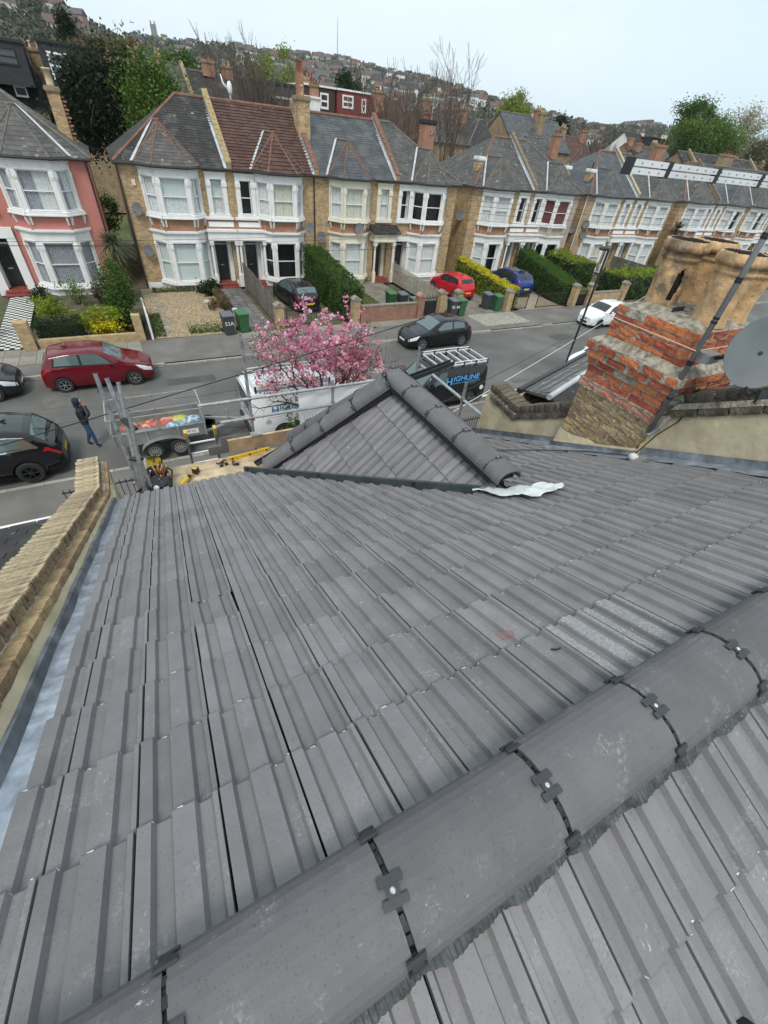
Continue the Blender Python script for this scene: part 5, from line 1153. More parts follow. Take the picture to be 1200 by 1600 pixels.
# ================================================================ vehicles
def lerp_tab(tab, x):
    if x <= tab[0][0]: return tab[0][1]
    for (a, va), (b, vb) in zip(tab, tab[1:]):
        if x <= b:
            t = (x-a)/(b-a); t = t*t*(3-2*t)*.35+t*.65; return va+(vb-va)*t
    return tab[-1][1]
def paint(name, c, rough=.25, metal=0.0): return mat(name, c, rough*.6, coat=.35, metal=metal, spec=.4)
TYRE = mat('tyre_rubber', (0.02,0.02,0.02), 0.85); RIM = mat('alloy_rim', (0.5,0.51,0.53), 0.3, metal=.8); RIMD = mat('dark_rim', (0.06,0.06,0.065), 0.35, metal=.6)
CGL = mat('car_glass', (0.012,0.016,0.018), 0.04, spec=0.9); CGLL = mat('pale_car_glass', (0.10,0.14,0.145), 0.04, spec=0.9)
LAMPW = mat('headlamp', (0.72,0.75,0.78), 0.12, spec=.9); LAMPR = mat('tail_lamp', (0.35,0.01,0.015), 0.15, spec=.8); PLW = mat('white_plate', (0.75,0.75,0.72), 0.5); PLY = mat('yellow_plate', (0.7,0.5,0.03), 0.5)
TRIM = mat('black_trim', (0.012,0.012,0.013), 0.5); CHROME = mat('chrome', (0.8,0.8,0.82), 0.12, metal=1.0); WELL = mat('wheel_well', (0.006,0.006,0.006), 0.95)
def text_mesh(name, s, size, m, par, M, font_x=1.0, depth=0.002, bold=False):
    cu = bpy.data.curves.new(name, 'FONT'); cu.body = s; cu.size = size; cu.extrude = depth; cu.align_x = 'CENTER'; cu.align_y = 'CENTER'
    if bold: cu.offset = size*0.02
    o = bpy.data.objects.new(name, cu); COL.objects.link(o); dg = bpy.context.evaluated_depsgraph_get(); me = bpy.data.meshes.new_from_object(o.evaluated_get(dg)); bpy.data.objects.remove(o)
    me.materials.clear(); me.materials.append(m); k = link(name, me, par, M=M @ Matrix.Scale(font_x, 4, (1,0,0))); return k
class Shell:
    """car body as a loft: stations along x (nose at 0), half-sections from sill to roof centre"""
    def __init__(s, L, Wd, sill, top, belt, plan, wheels, wr, tumble=.26, arch=.05, vans=False):
        s.L, s.W, s.sill, s.top, s.belt, s.plan, s.wheels, s.wr, s.tumble, s.arch = L, Wd, sill, top, belt, plan, wheels, wr, tumble, arch
    def sec(s, x):
        w = lerp_tab(s.plan, x)*s.W/2; zt = lerp_tab(s.top, x); zb0 = min(lerp_tab(s.belt, x), zt-.015); zs = s.sill
        for xw in s.wheels:
            d = abs(x-xw); ra = s.wr+s.arch
            if d < ra: zs = max(zs, s.wr+math.sqrt(ra*ra-d*d)-.02)
        zs = min(zs, zb0-.08)
        gh = zt-zb0; wr_ = max(.1, .955*w-s.tumble*gh)
        return [(w*.95, zs), (w*.985, zs+.06*(zb0-zs)), (w, zs+.5*(zb0-zs)), (w*.99, zs+.85*(zb0-zs)), (w*.955, zb0), (w*.955-(w*.955-wr_)*.82, zb0+gh*.82), (wr_-.03, zb0+gh*.95), (wr_*.7, zt+.012), (wr_*.35, zt+.022), (0, zt+.026)]
    def pt(s, x, v, side=1):
        c = s.sec(x); v = max(0, min(len(c)-1.0001, v)); i = int(v); t = v-i; return Vector((x, side*(c[i][0]+(c[i+1][0]-c[i][0])*t), c[i][1]+(c[i+1][1]-c[i][1])*t))
    def body(s, m, par):
        xs = set([0, .03, .08, .15, s.L-.15, s.L-.07, s.L-.02, s.L]); k = 0
        while k*.1 < s.L: xs.add(round(k*.1, 3)); k += 1
        for xw in s.wheels:
            for j in range(-9, 10): xs.add(round(xw+(s.wr+s.arch)*math.sin(j/9*PI/2), 4))
        xs = sorted(x for x in xs if 0 <= x <= s.L); rows = []
        for x in xs:
            c = s.sec(x); rows.append([(x, y, z) for y, z in c] + [(x, -y, z) for y, z in c[::-1][1:]])
        mb = MB(); mb.grid(rows); mb.poly(rows[0]); mb.poly(rows[-1][::-1])
        o = mb.build('body', m, par, smooth=True)
        try: o.data.set_sharp_from_angle(angle=R(42))
        except Exception: pass
        ub = MB(); ub.box(.25, s.L-.25, -s.W*.36, s.W*.36, s.sill+.03, s.belt[1][1]-.12)
        for xw in s.wheels: ub.box(xw-s.wr-s.arch, xw+s.wr+s.arch, -s.W*.45, s.W*.45, s.sill+.05, s.wr*2+s.arch-.04)
        ub.build('underbody', WELL, par); return o
    def panel(s, mb, x0, x1, v0, v1, side, off=.007, nx=6, nv=3, slant0=0.0, slant1=0.0):
        """patch lying on the shell; slants move its upper corners along x"""
        rows = []
        for i in range(nx+1):
            r = []
            for j in range(nv+1):
                tv = j/nv; x = (x0+slant0*tv)+((x1+slant1*tv)-(x0+slant0*tv))*i/nx; v = v0+(v1-v0)*tv
                p = s.pt(x, v, side); a = s.pt(min(x+.02, s.L), v, side)-s.pt(max(x-.02,0), v, side); b = s.pt(x, v+.05, side)-s.pt(x, max(v-.05,0), side); n = a.cross(b)
                if n.length < 1e-9: n = Vector((0,side,0))
                n.normalize()
                if n.y*side < 0 or (abs(n.y) < .05 and n.z < 0): n.negate()
                r.append(p+n*off)
            rows.append(r)
        mb.grid(rows if side < 0 else rows[::-1])
def wheel(par, x, y, r, m, side, spokes=6, w=.2):
    mb = MB(); mb.lathe([(r*.62,-w/2),(r*.93,-w/2),(r,-w*.35),(r,w*.35),(r*.93,w/2),(r*.66,w/2),(r*.62,w*.3),(r*.6,-w/2)], (x, y, r), (0,side,0), 28, True); t = mb.build('wheel', TYRE, par, smooth=False)
    mb = MB(); mb.lathe([(r*.66,w*.42),(r*.68,w*.5),(r*.61,w*.5),(r*.58,w*.2)], (x, y, r), (0,side,0), 28, True)
    c = Vector((x, y+side*w*.42, r))
    for k in range(spokes):
        a = 2*PI*k/spokes; d = Vector((math.cos(a), 0, math.sin(a))); mb.bar(c+d*r*.08, c+d*r*.63, r*.085, .03, (0,1,0))
    mb.lathe([(0.001,w*.45),(r*.14,w*.45),(r*.14,w*.3)], (x, y, r), (0,side,0), 12); mb.build('rim', m, t)
    mb = MB(); mb.lathe([(0.001,w*.12),(r*.6,w*.12)], (x, y-side*.02, r), (0,side,0), 20); mb.build('brake_disc', WELL, t)
SPEC = {}
def hatch(kind):
    """shells: nose at x = 0"""
    if kind == 'small':   # tall supermini
        return Shell(3.95,1.70,.2, [(0,.62),(.12,.74),(.45,.86),(.95,.98),(1.65,1.40),(2.1,1.49),(2.9,1.48),(3.5,1.40),(3.78,1.05),(3.9,.85),(3.95,.7)], [(0,.6),(.4,.80),(1.0,.92),(3.3,1.02),(3.7,.98),(3.95,.66)], [(0,.62),(.1,.76),(.3,.9),(.7,.98),(1.4,1),(2.8,1),(3.5,.95),(3.82,.84),(3.95,.72)], (.78,3.29), .30)
    if kind == 'hatch':
        return Shell(4.42,1.81,.19, [(0,.56),(.12,.68),(.5,.83),(1.15,.96),(1.95,1.38),(2.4,1.47),(3.1,1.46),(3.8,1.32),(4.15,1.02),(4.35,.88),(4.42,.7)], [(0,.55),(.4,.76),(1.2,.90),(3.6,1.0),(4.1,.97),(4.42,.65)], [(0,.55),(.1,.72),(.35,.9),(.8,.98),(1.5,1),(3.2,1),(3.9,.95),(4.25,.83),(4.42,.68)], (.86,3.55), .32)
    if kind == 'suv':
        return Shell(4.55,1.88,.24, [(0,.72),(.1,.84),(.45,1.0),(1.15,1.1),(1.85,1.52),(2.3,1.63),(3.3,1.61),(3.95,1.48),(4.3,1.15),(4.48,1.0),(4.55,.8)], [(0,.7),(.4,.92),(1.2,1.03),(3.8,1.13),(4.25,1.08),(4.55,.75)], [(0,.62),(.1,.78),(.35,.93),(.8,.99),(1.5,1),(3.3,1),(4.0,.95),(4.38,.84),(4.55,.7)], (.9,3.6), .35, arch=.06)
    if kind == 'van':
        return Shell(4.97,1.98,.22, [(0,.72),(.1,.88),(.35,1.02),(.85,1.17),(1.55,1.78),(1.95,1.92),(2.6,1.95),(4.85,1.93),(4.95,1.86),(4.97,1.75)], [(0,.7),(.4,.95),(1.0,1.1),(1.9,1.12),(4.9,1.12),(4.97,1.1)], [(0,.62),(.1,.78),(.35,.93),(.8,.99),(1.5,1),(4.7,1),(4.92,.97),(4.97,.94)], (.95,3.85), .33, tumble=.14)
    if kind == 'smallvan':
        return Shell(4.40,1.83,.2, [(0,.68),(.1,.82),(.35,.95),(.9,1.1),(1.5,1.62),(1.85,1.78),(2.4,1.82),(4.25,1.80),(4.37,1.72),(4.4,1.6)], [(0,.66),(.4,.88),(1.0,1.04),(1.8,1.08),(4.3,1.08),(4.4,1.05)], [(0,.62),(.1,.78),(.35,.93),(.8,.99),(1.5,1),(4.1,1),(4.34,.96),(4.4,.93)], (.9,3.56), .32, tumble=.15)
def car(name, label, kind, m, x, y, rz, rim=RIM, glass=CGL, rearplate=True, roofm=None, group=None, cat='car', chromeline=False, z=-.1, handles=True, extra=None):
    """rz turns the nose: 0 points to -x"""
    s = hatch(kind); t = thing(name, label, cat, (0,0,0), group); L = s.L
    s.body(m, t)
    for xw in s.wheels:
        for sd in (-1, 1): wheel(t, xw, sd*(s.W/2-.11), s.wr, rim, sd)
    def part(nm, mt, fn, par=t):
        mb = MB(); fn(mb); return mb.build(nm, mt, par, smooth=False)
    van = kind in ('van', 'smallvan')
    # where the greenhouse starts and ends
    A = {'small':(1.0,1.66,3.52,3.80), 'hatch':(1.2,1.98,3.78,4.17), 'suv':(1.2,1.9,3.95,4.32), 'van':(.9,1.6,4.9,4.96), 'smallvan':(.95,1.53,4.3,4.38)}[kind]
    ws0, ws1, rw0, rw1 = A
    def top_panel(mb, x0, x1, inset, off=.008, n=8, inset1=None):
        rows = []
        for i in range(n+1):
            x = x0+(x1-x0)*i/n; ins = inset if inset1 is None else inset+(inset1-inset)*i/n; r = []
            for j in range(9):
                v = 6.2+(9-6.2)*(1-abs(j-4)/4); sd = -1 if j < 4 else 1; p = s.pt(x, v, sd); a = s.pt(min(x+.03,L), 9, 1)-s.pt(max(0,x-.03), 9, 1); n_ = Vector((-a.z, 0, a.x)).normalized(); p.y *= (1-ins); r.append(p+n_*off)
            rows.append(r)
        mb.grid(rows)
    part('windscreen', glass, lambda mb: top_panel(mb, ws0+.06, ws1-.04, .06, inset1=.03))
    if not van: part('rear_window', glass if glass is CGL else CGLL, lambda mb: top_panel(mb, rw0+.03, rw1-.08, .1))
    if roofm: part('roof_panel', roofm, lambda mb: top_panel(mb, ws1+.05, rw0-.15, .1, .006))
    for sd in (-1, 1):
        if van:
            part('side_window', glass, lambda mb: s.panel(mb, ws0+.45, ws1+.62, 4.15, 5.0, sd, slant0=.42, slant1=0))
        else:
            mid = (ws1+rw0)/2-.1
            part('window_surround', TRIM, lambda mb: s.panel(mb, ws0+.28, rw0-.05, 4.02, 5.22, sd, off=.004, nx=12, slant0=(ws1-ws0)*.8, slant1=-.12))
            part('side_window', glass, lambda mb: s.panel(mb, ws0+.38, mid-.04, 4.12, 5.1, sd, slant0=(ws1-ws0)*.72, slant1=.0))
            part('side_window', glass, lambda mb: s.panel(mb, mid+.05, rw0-.12, 4.15, 5.1, sd, slant0=0, slant1=-.12))
            part('pillar_trim', TRIM, lambda mb: s.panel(mb, mid-.04, mid+.05, 4.1, 5.12, sd, off=.006, nx=1))
        if chromeline: part('window_trim', CHROME, lambda mb: (s.panel(mb, ws0+.3, rw0+.1, 3.97, 4.1, sd, off=.012, nx=14, nv=1), s.panel(mb, ws1+.0, rw0-.1, 5.12, 5.3, sd, off=.012, nx=10, nv=1), s.panel(mb, rw0-.25, rw0+.12, 4.1, 5.2, sd, off=.01, nx=2, slant1=-.32, slant0=-.1) if kind == 'suv' else None))
        part('headlamp', LAMPW, lambda mb: s.panel(mb, .05, .52 if not van else .4, 2.5, 3.9, sd, off=.01, slant0=.02, slant1=.12))
        part('tail_lamp', LAMPR, lambda mb: s.panel(mb, L-.42 if not van else L-.1, L-.03, 3.05, 3.95 if not van else 4.6, sd, off=.01, slant0=.08))
        part('sill_trim', TRIM, lambda mb: s.panel(mb, s.wheels[0]+s.wr+.1, s.wheels[1]-s.wr-.1, .05, .8, sd, off=.004, nx=6, nv=1))
        def lines(mb):
            cuts = (ws0+.25, (ws1+rw0)/2-.1, rw0-.1) if not van else (ws0+.35, ws1+.75, ws1+1.75)
            for c in cuts:
                if c < s.wheels[1]-s.wr-.1 or van: s.panel(mb, c-.006, c+.006, .9, 4.0 if not van else 5.2, sd, off=.004, nx=1, nv=6)
        part('door_gap', WELL, lines)
        def hnd(mb):
            for c in ((ws1+rw0)/2-.3, rw0-.35) if not van else (ws1+.55,):
                p = s.pt(c, 3.3, sd); mb.box(p.x-.09, p.x+.09, min(p.y, p.y+sd*.03), max(p.y, p.y+sd*.03), p.z-.015, p.z+.015)
        part('door_handle', m if not van else TRIM, hnd)
        p = s.pt(ws0+.55, 4.2, sd); mi = MB(); mi.ball((p.x-.03, p.y+sd*.13, p.z+.03), .11, 10, 6, (.55,1,.75)); mi.box(p.x-.04, p.x+.02, min(p.y,p.y+sd*.1), max(p.y,p.y+sd*.1), p.z-.03, p.z+.0); mi.build('door_mirror', m, t, smooth=True)
    c0 = s.sec(0); zb = c0[0][1]; w0 = c0[2][0]
    part('grille', TRIM, lambda mb: (mb.box(-.012, .05, -w0*.55, w0*.55, zb+.06, zb+.2), mb.box(-.008, .05, -w0*.4, w0*.4, zb+.3, zb+.36)))
    part('number_plate', PLW, lambda mb: mb.box(-.022, -.012, -.26, .26, zb+.2, zb+.3))
    c1 = s.sec(L); w1 = c1[2][0]
    part('number_plate', PLY, lambda mb: mb.box(L+.004, L+.014, -.26, .26, c1[0][1]+.3, c1[0][1]+.41))
    part('rear_bumper', TRIM, lambda mb: mb.box(L-.05, L+.012, -w1*.8, w1*.8, c1[0][1], c1[0][1]+.13))
    if not van: part('wiper', TRIM, lambda mb: mb.bar(s.pt(rw1-.06, 8.7, 1)+Vector((.02,0,.01)), s.pt(rw0+.12, 8, -1)+Vector((.02,0,.03)), .012, .012))
    if extra: extra(t, s)
    t.location = (x, y, z); t.rotation_euler = (0, 0, rz); return t, s
PK = 'cars parked along the street'; DV = 'cars parked on front drives'
def fin(t, s): 
    mb = MB(); p = s.pt(s.L*.72, 8.9, 1); mb.bar(p, p+Vector((.16,0,.05)), .03, .05); mb.build('roof_aerial', TRIM, t)
def pano(t, s): fin(t, s)
# nose to -x is rz = 0; nose to +x is rz = PI
car('parked_car', 'dark red small hatchback parked alone at the far kerb', 'small', paint('red_car_paint', (0.13,0.005,0.012)), -.05, 20.42, PI, group=PK, glass=CGLL, extra=fin)
car('parked_car', 'glossy black hatchback parked at the far kerb beyond the blossom', 'hatch', paint('black_car_paint', (0.006,0.006,0.008)), 12.75, 20.55, 0, group=PK, glass=CGLL, extra=fin)
car('parked_car', 'dark car at the far kerb cut by the left edge, only its nose showing', 'hatch', paint('navy_car_paint', (0.012,0.014,0.02)), -4.75, 20.35, PI, group=PK)
car('parked_car', 'big black sloping-roofed car with chrome window trim in the left foreground', 'suv', paint('deep_black_paint', (0.007,0.007,0.009)), -7.7, 14.55, 0, rim=RIMD, glass=CGLL, group=PK, chromeline=True, roofm=CGL, extra=fin)
car('parked_car', 'little white city car parked at the far kerb by the lamp post', 'small', paint('white_car_paint', (0.78,0.79,0.8)), 27.7, 20.7, 0, rim=RIMD, group=PK, extra=fin)
car('parked_car', 'white car at the right edge of the picture beyond the chimney pots', 'hatch', paint('white_car_paint', (0.78,0.79,0.8)), 46.5, 20.3, PI, rim=RIMD, group=PK)
car('parked_car', 'white car mostly hidden by the roof left of the chimney', 'hatch', paint('white_car_paint', (0.78,0.79,0.8)), 19.9, 14.35, 0, rim=RIMD, group=PK, extra=fin)
car('parked_car', 'bright red small hatchback on the drive beside the picket fence', 'small', paint('bright_red_paint', (0.50,0.008,0.02)), 21.6, 30.8, PI/2+R(180+5), rim=RIM, group=DV, z=.03, extra=fin)
car('parked_car', 'metallic blue car on the drive behind the iron gates', 'suv', paint('blue_car_paint', (0.012,0.04,0.19), .3, .3), 27.7, 31.4, -PI/2+R(0), rim=RIMD, group=DV, z=.03, extra=fin, roofm=CGL)
car('parked_car', 'dark grey hatchback on the drive of the brown roofed house', 'hatch', paint('charcoal_car_paint', (0.012,0.013,0.016)), 9.1, 30.9, -PI/2+R(5), rim=RIMD, group=DV, z=.03, glass=CGLL, extra=fin)
# vans
BLUEL = mat('sign_blue', (0.02,0.17,0.42), 0.5); GREYL = mat('sign_grey', (0.12,0.16,0.2), 0.5); BLUEB = mat('sign_bright_blue', (0.09,0.38,0.80), 0.45)
def lettering(t, s, x, z, side, m1, m2, flip, k=1.0):
    y = s.pt(x, 2.6, side).y
    base = Matrix.Translation((x, side*(s.W/2+.006), z)) @ Matrix.Rotation(PI if flip else 0, 4, 'Z') @ Matrix.Rotation(PI/2, 4, 'X') @ Matrix.Scale(k, 4)
    text_mesh('sign_lettering', 'H', .46, m1, t, base @ Matrix.Translation((-.80,-.04,0)), 1.05, bold=True)
    text_mesh('sign_lettering', 'IGHLINE', .31, m1, t, base @ Matrix.Translation((.10,.05,0)), 1.2, bold=True)
    text_mesh('sign_strapline', 'ROOFING IMPROVEMENTS LTD', .085, m2, t, base @ Matrix.Translation((.12,-.14,0)), 1.3)
def rack(t, s, x0, x1, m, bars, mesh=False, z=None):
    z = z or max(v for _, v in s.top)+.06; w = s.W/2-.22
    for sd in (-1, 1):
        mb = MB(); mb.bar((x0, sd*w, z), (x1, sd*w, z), .05, .05); mb.build('rack_rail', m, t)
        mb = MB(); mb.tube([(x0-.02, sd*w, z+.1), ((x0+x1)/2, sd*w, z+.13), (x1+.02, sd*w, z+.1)], .022, 8); mb.build('rack_rail', m, t)
        for k in range(5):
            x = x0+(x1-x0)*k/4; mb = MB(); mb.box(x-.03, x+.03, sd*w-.03, sd*w+.03, z-.1, z+.12); mb.build('rack_foot', TRIM, t)
    for k in range(bars):
        x = x0+(x1-x0)*k/(bars-1); mb = MB(); mb.bar((x, -w, z+.03), (x, w, z+.03), .05, .03, (0,0,1)); mb.build('rack_bar', m, t)
    if mesh:
        for k in range(3):
            y = -w*.5+w*.5*k; mb = MB(); mb.bar((x0, y, z+.02), (x1, y, z+.02), .02, .02); mb.build('rack_bar', m, t)
        for k in range(3):
            mb = MB(); mb.tube([(x1+.05+.12*k, -w, z+.02-.1*k), (x1+.05+.12*k, w, z+.02-.1*k)], .018, 6); mb.build('rack_roller', m, t)
        mb = MB(); mb.box(x0+.3, x1-.1, w-.26, w-.04, z+.05, z+.09); o = mb.build('plank', WOOD); 
        return o
def wvan(t, s):
    lettering(t, s, 3.5, 1.30, 1, BLUEL, GREYL, True, .8)
    for zz in (1.02, 1.62):
        mb = MB(); mb.bar((1.9, s.W/2+.003, zz), (4.45, s.W/2+.003, zz), .004, .012); mb.build('panel_crease', mat('crease_grey', (.45,.46,.47), .5), t)
    mb = MB(); mb.tube([(4.42, s.W/2-.005, .86), (4.42, s.W/2+.01, .86)], .1, 18); mb.build('fuel_flap', mat('crease_grey', (.45,.46,.47), .5), t)
    mb = MB(); mb.box(4.972, 4.98, -.75, .75, 1.15, 1.75); mb.build('rear_window', CGL, t)
    mb = MB(); mb.box(4.97, 5.06, -.85, .85, .35, .5); mb.build('rear_step', TRIM, t)
    text_mesh('rear_lettering', 'HIGHLINE', .16, BLUEL, t, Matrix.Translation((4.985, .1, .95)) @ Matrix.Rotation(PI/2, 4, 'Z') @ Matrix.Rotation(PI/2, 4, 'X'))
    rack(t, s, 2.0, 4.7, mat('pale_rack', (.62,.64,.65), .4, metal=.3), 6, True)
VW = paint('van_white_paint', (0.76,0.78,0.79))
tv, sv = car('van', 'white signwritten van with mesh roof rack parked behind the debris sheet', 'van', VW, 7.55, 14.42, PI, rim=RIM, cat='van', z=-.1, extra=wvan)
for o in [o for o in bpy.data.objects if o.name.startswith('plank') and o.parent is None]:
    o.matrix_basis = Matrix.Translation((7.55, 14.42, -.1)) @ Matrix.Rotation(PI, 4, 'Z'); tag(o, 'long timber plank lying on the roof rack of the white van', 'plank')
def bvan(t, s):
    lettering(t, s, 3.05, 1.28, 1, BLUEB, GREYL, False) if False else lettering(t, s, 3.05, 1.30, -1, BLUEB, BLUEB, False)
    mb = MB(); mb.tube([(4.12, -s.W/2+.01, .78), (4.12, -s.W/2-.012, .78)], .1, 18); mb.build('round_sticker', PLW, t)
    rack(t, s, 1.75, 4.3, ALU, 7)
car('van', 'black signwritten van with silver roof rack parked beyond the bay roof', 'smallvan', paint('black_van_paint', (0.008,0.008,0.01)), 8.75, 14.42, 0, rim=mat('plain_rim', (0.25,0.25,0.25), .4, metal=.6), glass=CGLL, cat='van', extra=bvan)
# trailer with mesh sides
tt = thing('trailer', 'grey twin axle builder trailer with open mesh sides parked behind the white van', 'trailer', (0, 14.4, 0))
TG_ = mat('trailer_galvanised', (0.38,0.39,0.39), 0.5, metal=.5, var=.25, scale=3); TGD = mat('trailer_side', (0.23,0.235,0.225), 0.6, metal=.3, var=.25, scale=2)
X0, X1, Y0_, Y1_ = -1.75, 1.05, 13.75, 15.15
mb = MB(); mb.box(X0, X1, Y0_, Y1_, .52, .57); bed = mb.build('bed', TGD, tt)
mb = MB(); mb.box(X0, X1, Y0_, Y0_+.03, .57, .95); mb.build('side_board', TGD, tt); mb = MB(); mb.box(X0, X1, Y1_-.03, Y1_, .57, .95); mb.build('side_board', TGD, tt)
mb = MB(); mb.box(X0, X0+.03, Y0_+.03, Y1_-.03, .57, .95); mb.build('tailgate', TGD, tt); mb = MB(); mb.box(X1-.03, X1, Y0_+.03, Y1_-.03, .57, .95); mb.build('headboard', TGD, tt)
for x in (X0, X0+.95, X0+1.9, X1-.05):
    mb = MB(); mb.box(x, x+.05, Y0_-.03, Y0_, .5, .95); mb.build('side_post', TG_, tt)
for y in (Y0_, Y1_):
    mb = MB()
    for z_ in (.97, 1.5): mb.bar((X0, y, z_), (X1, y, z_), .035, .035)
    for x in (X0, (X0+X1)/2, X1): mb.bar((x, y, .95), (x, y, 1.5), .035, .035, (1,0,0))
    mb.build('cage_frame', TG_, tt)
    mb = MB(); k = X0
    while k < X1: mb.bar((k, y, .97), (k, y, 1.5), .004, .004, (1,0,0)); k += .055
    z_ = 1.0
    while z_ < 1.5: mb.bar((X0, y, z_), (X1, y, z_), .004, .004); z_ += .055
    mb.build('cage_mesh', TG_, tt, kind='stuff')
for x in (X0, X1):
    mb = MB()
    for z_ in (.97, 1.5): mb.bar((x, Y0_, z_), (x, Y1_, z_), .035, .035)
    k = Y0_
    while k < Y1_: mb.bar((x, k, .97), (x, k, 1.5), .004, .004, (1,0,0)); k += .06
    mb.build('cage_end', TG_, tt)
for x in (-.68, .1):
    for y, sd in ((Y0_-.12, -1), (Y1_+.12, 1)): wheel(tt, x, y, .29, mat('trailer_rim', (.34,.34,.33), .5, metal=.4), sd, 12, .17)
    mb = MB()
for y in (Y0_-.12, Y1_+.12):
    mb = MB(); pts = [(-.29+.76*math.cos(a)*1.0, y, .30+.42*math.sin(a)) for a in [PI*k/10 for k in range(11)]]; mb.grid([[Vector(p)+Vector((0,dy,0)) for p in pts] for dy in (-.11, .11)]); mb.build('mudguard', TGD, tt)
mb = MB(); mb.bar((X1, Y0_+.2, .5), (2.35, 14.45, .5), .07, .07); mb.bar((X1, Y1_-.2, .5), (2.35, 14.45, .5), .07, .07); mb.tube([(1.9,14.45,.3),(1.9,14.45,.95)], .03, 8); mb.tube([(2.3,14.45,.52),(2.6,14.45,.55)], .04, 8); mb.build('drawbar', TG_, tt)
wheel(tt, 1.25, 15.0, .26, TG_, 1, 8, .15)
mb = MB(); mb.box(.35, .8, Y0_-.012, Y0_-.002, .62, .8); mb.build('number_plate', PLW, tt); text_mesh('plate_text', 'MP 581', .1, GREYL, tt, Matrix.Translation((.57, Y0_-.014, .71)) @ Matrix.Rotation(PI/2, 4, 'X'))
SACKR = mat('red_sack', (0.52,0.05,0.035), .5, var=.3, scale=5, col2=(0.62,0.42,0.25), mixscale=6, mixpos=(.5,.54)); SACKB = mat('blue_sack', (0.08,0.25,0.42), .5, var=.3, scale=5, col2=(0.55,0.62,0.65), mixscale=8, mixpos=(.48,.55)); SACKY = mat('lime_sack', (0.55,0.55,0.08), .5, var=.2)
for k, (x, y, m, lab) in enumerate(((-1.25,14.85,SACKR,'red and buff sack nearest the tailgate of the trailer'), (-.62,14.88,SACKR,'second red sack from the tailgate in the trailer'), (-.05,14.9,SACKR,'third red sack from the tailgate in the trailer'), (.32,14.9,SACKY,'lime yellow sack between the red and the blue sacks'), (.15,14.5,SACKB,'blue and white sack lying nearer the kerb side of the trailer'), (.72,14.75,SACKB,'blue and white sack at the front corner of the trailer'))):
    mb = MB(); rows = []
    for i in range(9):
        u = i/8*2-1; rows.append([(x+u*.3, y+v*.2*(1-.15*abs(u)**4), .58+.13*(1-u**4)*(1-v**4)+.01*math.sin(9*u+7*v+k)) for v in [j/4-1 for j in range(9)]])
    mb.grid(rows[::-1]); tag(mb.build('building_sack', m, smooth=True), lab, 'sack', 'sacks in the trailer')
mb = MB(); mb.box(-1.68,-.85,13.85,14.45,.575,.62); tag(mb.build('mesh_panel', mat('mesh_grey', (.4,.4,.39), .6, metal=.3)), 'pale ribbed panel lying in the trailer near its tailgate', 'panel')
mb = MB(); mb.box(-.82,-.02,13.85,14.4,.575,.6); tag(mb.build('gritty_board', LICH), 'gritty pale board lying in the middle of the trailer', 'board')
# ================================================================ person in the road
def skin_body(name, verts, edges, radii, mats, pick, par, root=0, sub=2):
    me = bpy.data.meshes.new(name); me.from_pydata(verts, edges, []); o = bpy.data.objects.new(name, me); COL.objects.link(o)
    md = o.modifiers.new('skin', 'SKIN'); md.use_smooth_shade = True
    for i, r in enumerate(radii): me.skin_vertices[0].data[i].radius = (r, r) if not isinstance(r, tuple) else r
    for i in range(len(verts)): me.skin_vertices[0].data[i].use_root = (i == root)
    ss = o.modifiers.new('sub', 'SUBSURF'); ss.levels = sub; ss.render_levels = sub
    dg = bpy.context.evaluated_depsgraph_get(); dg.update(); m2 = bpy.data.meshes.new_from_object(o.evaluated_get(dg)); bpy.data.objects.remove(o)
    m2.materials.clear()
    for m in mats: m2.materials.append(m)
    for p in m2.polygons: p.material_index = pick(p.center); p.use_smooth = True
    return link(name, m2, par)
pr_ = thing('person', 'person in dark hooded jacket and jeans walking in the road, hand raised to the face', 'person', (-2.5, 15.2, -.1))
SKIN = mat('skin', (0.42,0.25,0.18), .6); JKT = mat('dark_jacket', (0.012,0.013,0.02), .75, var=.3, scale=9); JEAN = mat('blue_jeans', (0.04,0.085,0.18), .85, var=.25, scale=9); SHOE = mat('dark_shoe', (.02,.02,.022), .6); HOOD = mat('navy_hood', (0.012,0.016,0.035), .85, var=.2)
# faces +x, a step forward with the right leg
B_ = Vector((-2.5,15.2,-.1))
V_ = [(0,0,.93),(0.0,0,1.10),(.0,0,1.28),(-.01,0,1.42),(0,0,1.50),(.03,0,1.58),(.045,0,1.67),(.04,0,1.74),
      (.0,-.09,.88),(.08,-.10,.50),(.10,-.10,.09),(.20,-.11,.04),  (.0,.09,.88),(-.02,.10,.50),(-.16,.10,.12),(-.06,.11,.04),
      (-.0,-.19,1.41),(.06,-.25,1.15),(.24,-.17,1.28),(.20,-.06,1.50),(.19,-.03,1.57),   (-.0,.19,1.41),(-.03,.25,1.14),(.05,.24,.90),(.07,.24,.82)]
E_ = [(0,1),(1,2),(2,3),(3,4),(4,5),(5,6),(6,7),(0,8),(8,9),(9,10),(10,11),(0,12),(12,13),(13,14),(14,15),(3,16),(16,17),(17,18),(18,19),(19,20),(3,21),(21,22),(22,23),(23,24)]
R_ = [.145,.15,.165,.13,.065,.075,.092,.06,.105,.07,.05,.045,.105,.07,.05,.045,.085,.06,.05,.04,.035,.085,.06,.045,.038]
def pick(c):
    z = c.z-B_.z
    if z < .13: return 3
    if z < .90: return 1 if not (abs(c.y-B_.y) > .19 and z > .75) else (2 if z < .87 else 0)
    if z > 1.52 and not (c.x-B_.x > .14 and z < 1.55): return 2
    return 0
body = skin_body('body', [tuple(B_+Vector(v)) for v in V_], E_, R_, [JKT, JEAN, SKIN, SHOE], pick, pr_)
mb = MB(); c = B_+Vector((.02,0,1.66)); rows = []
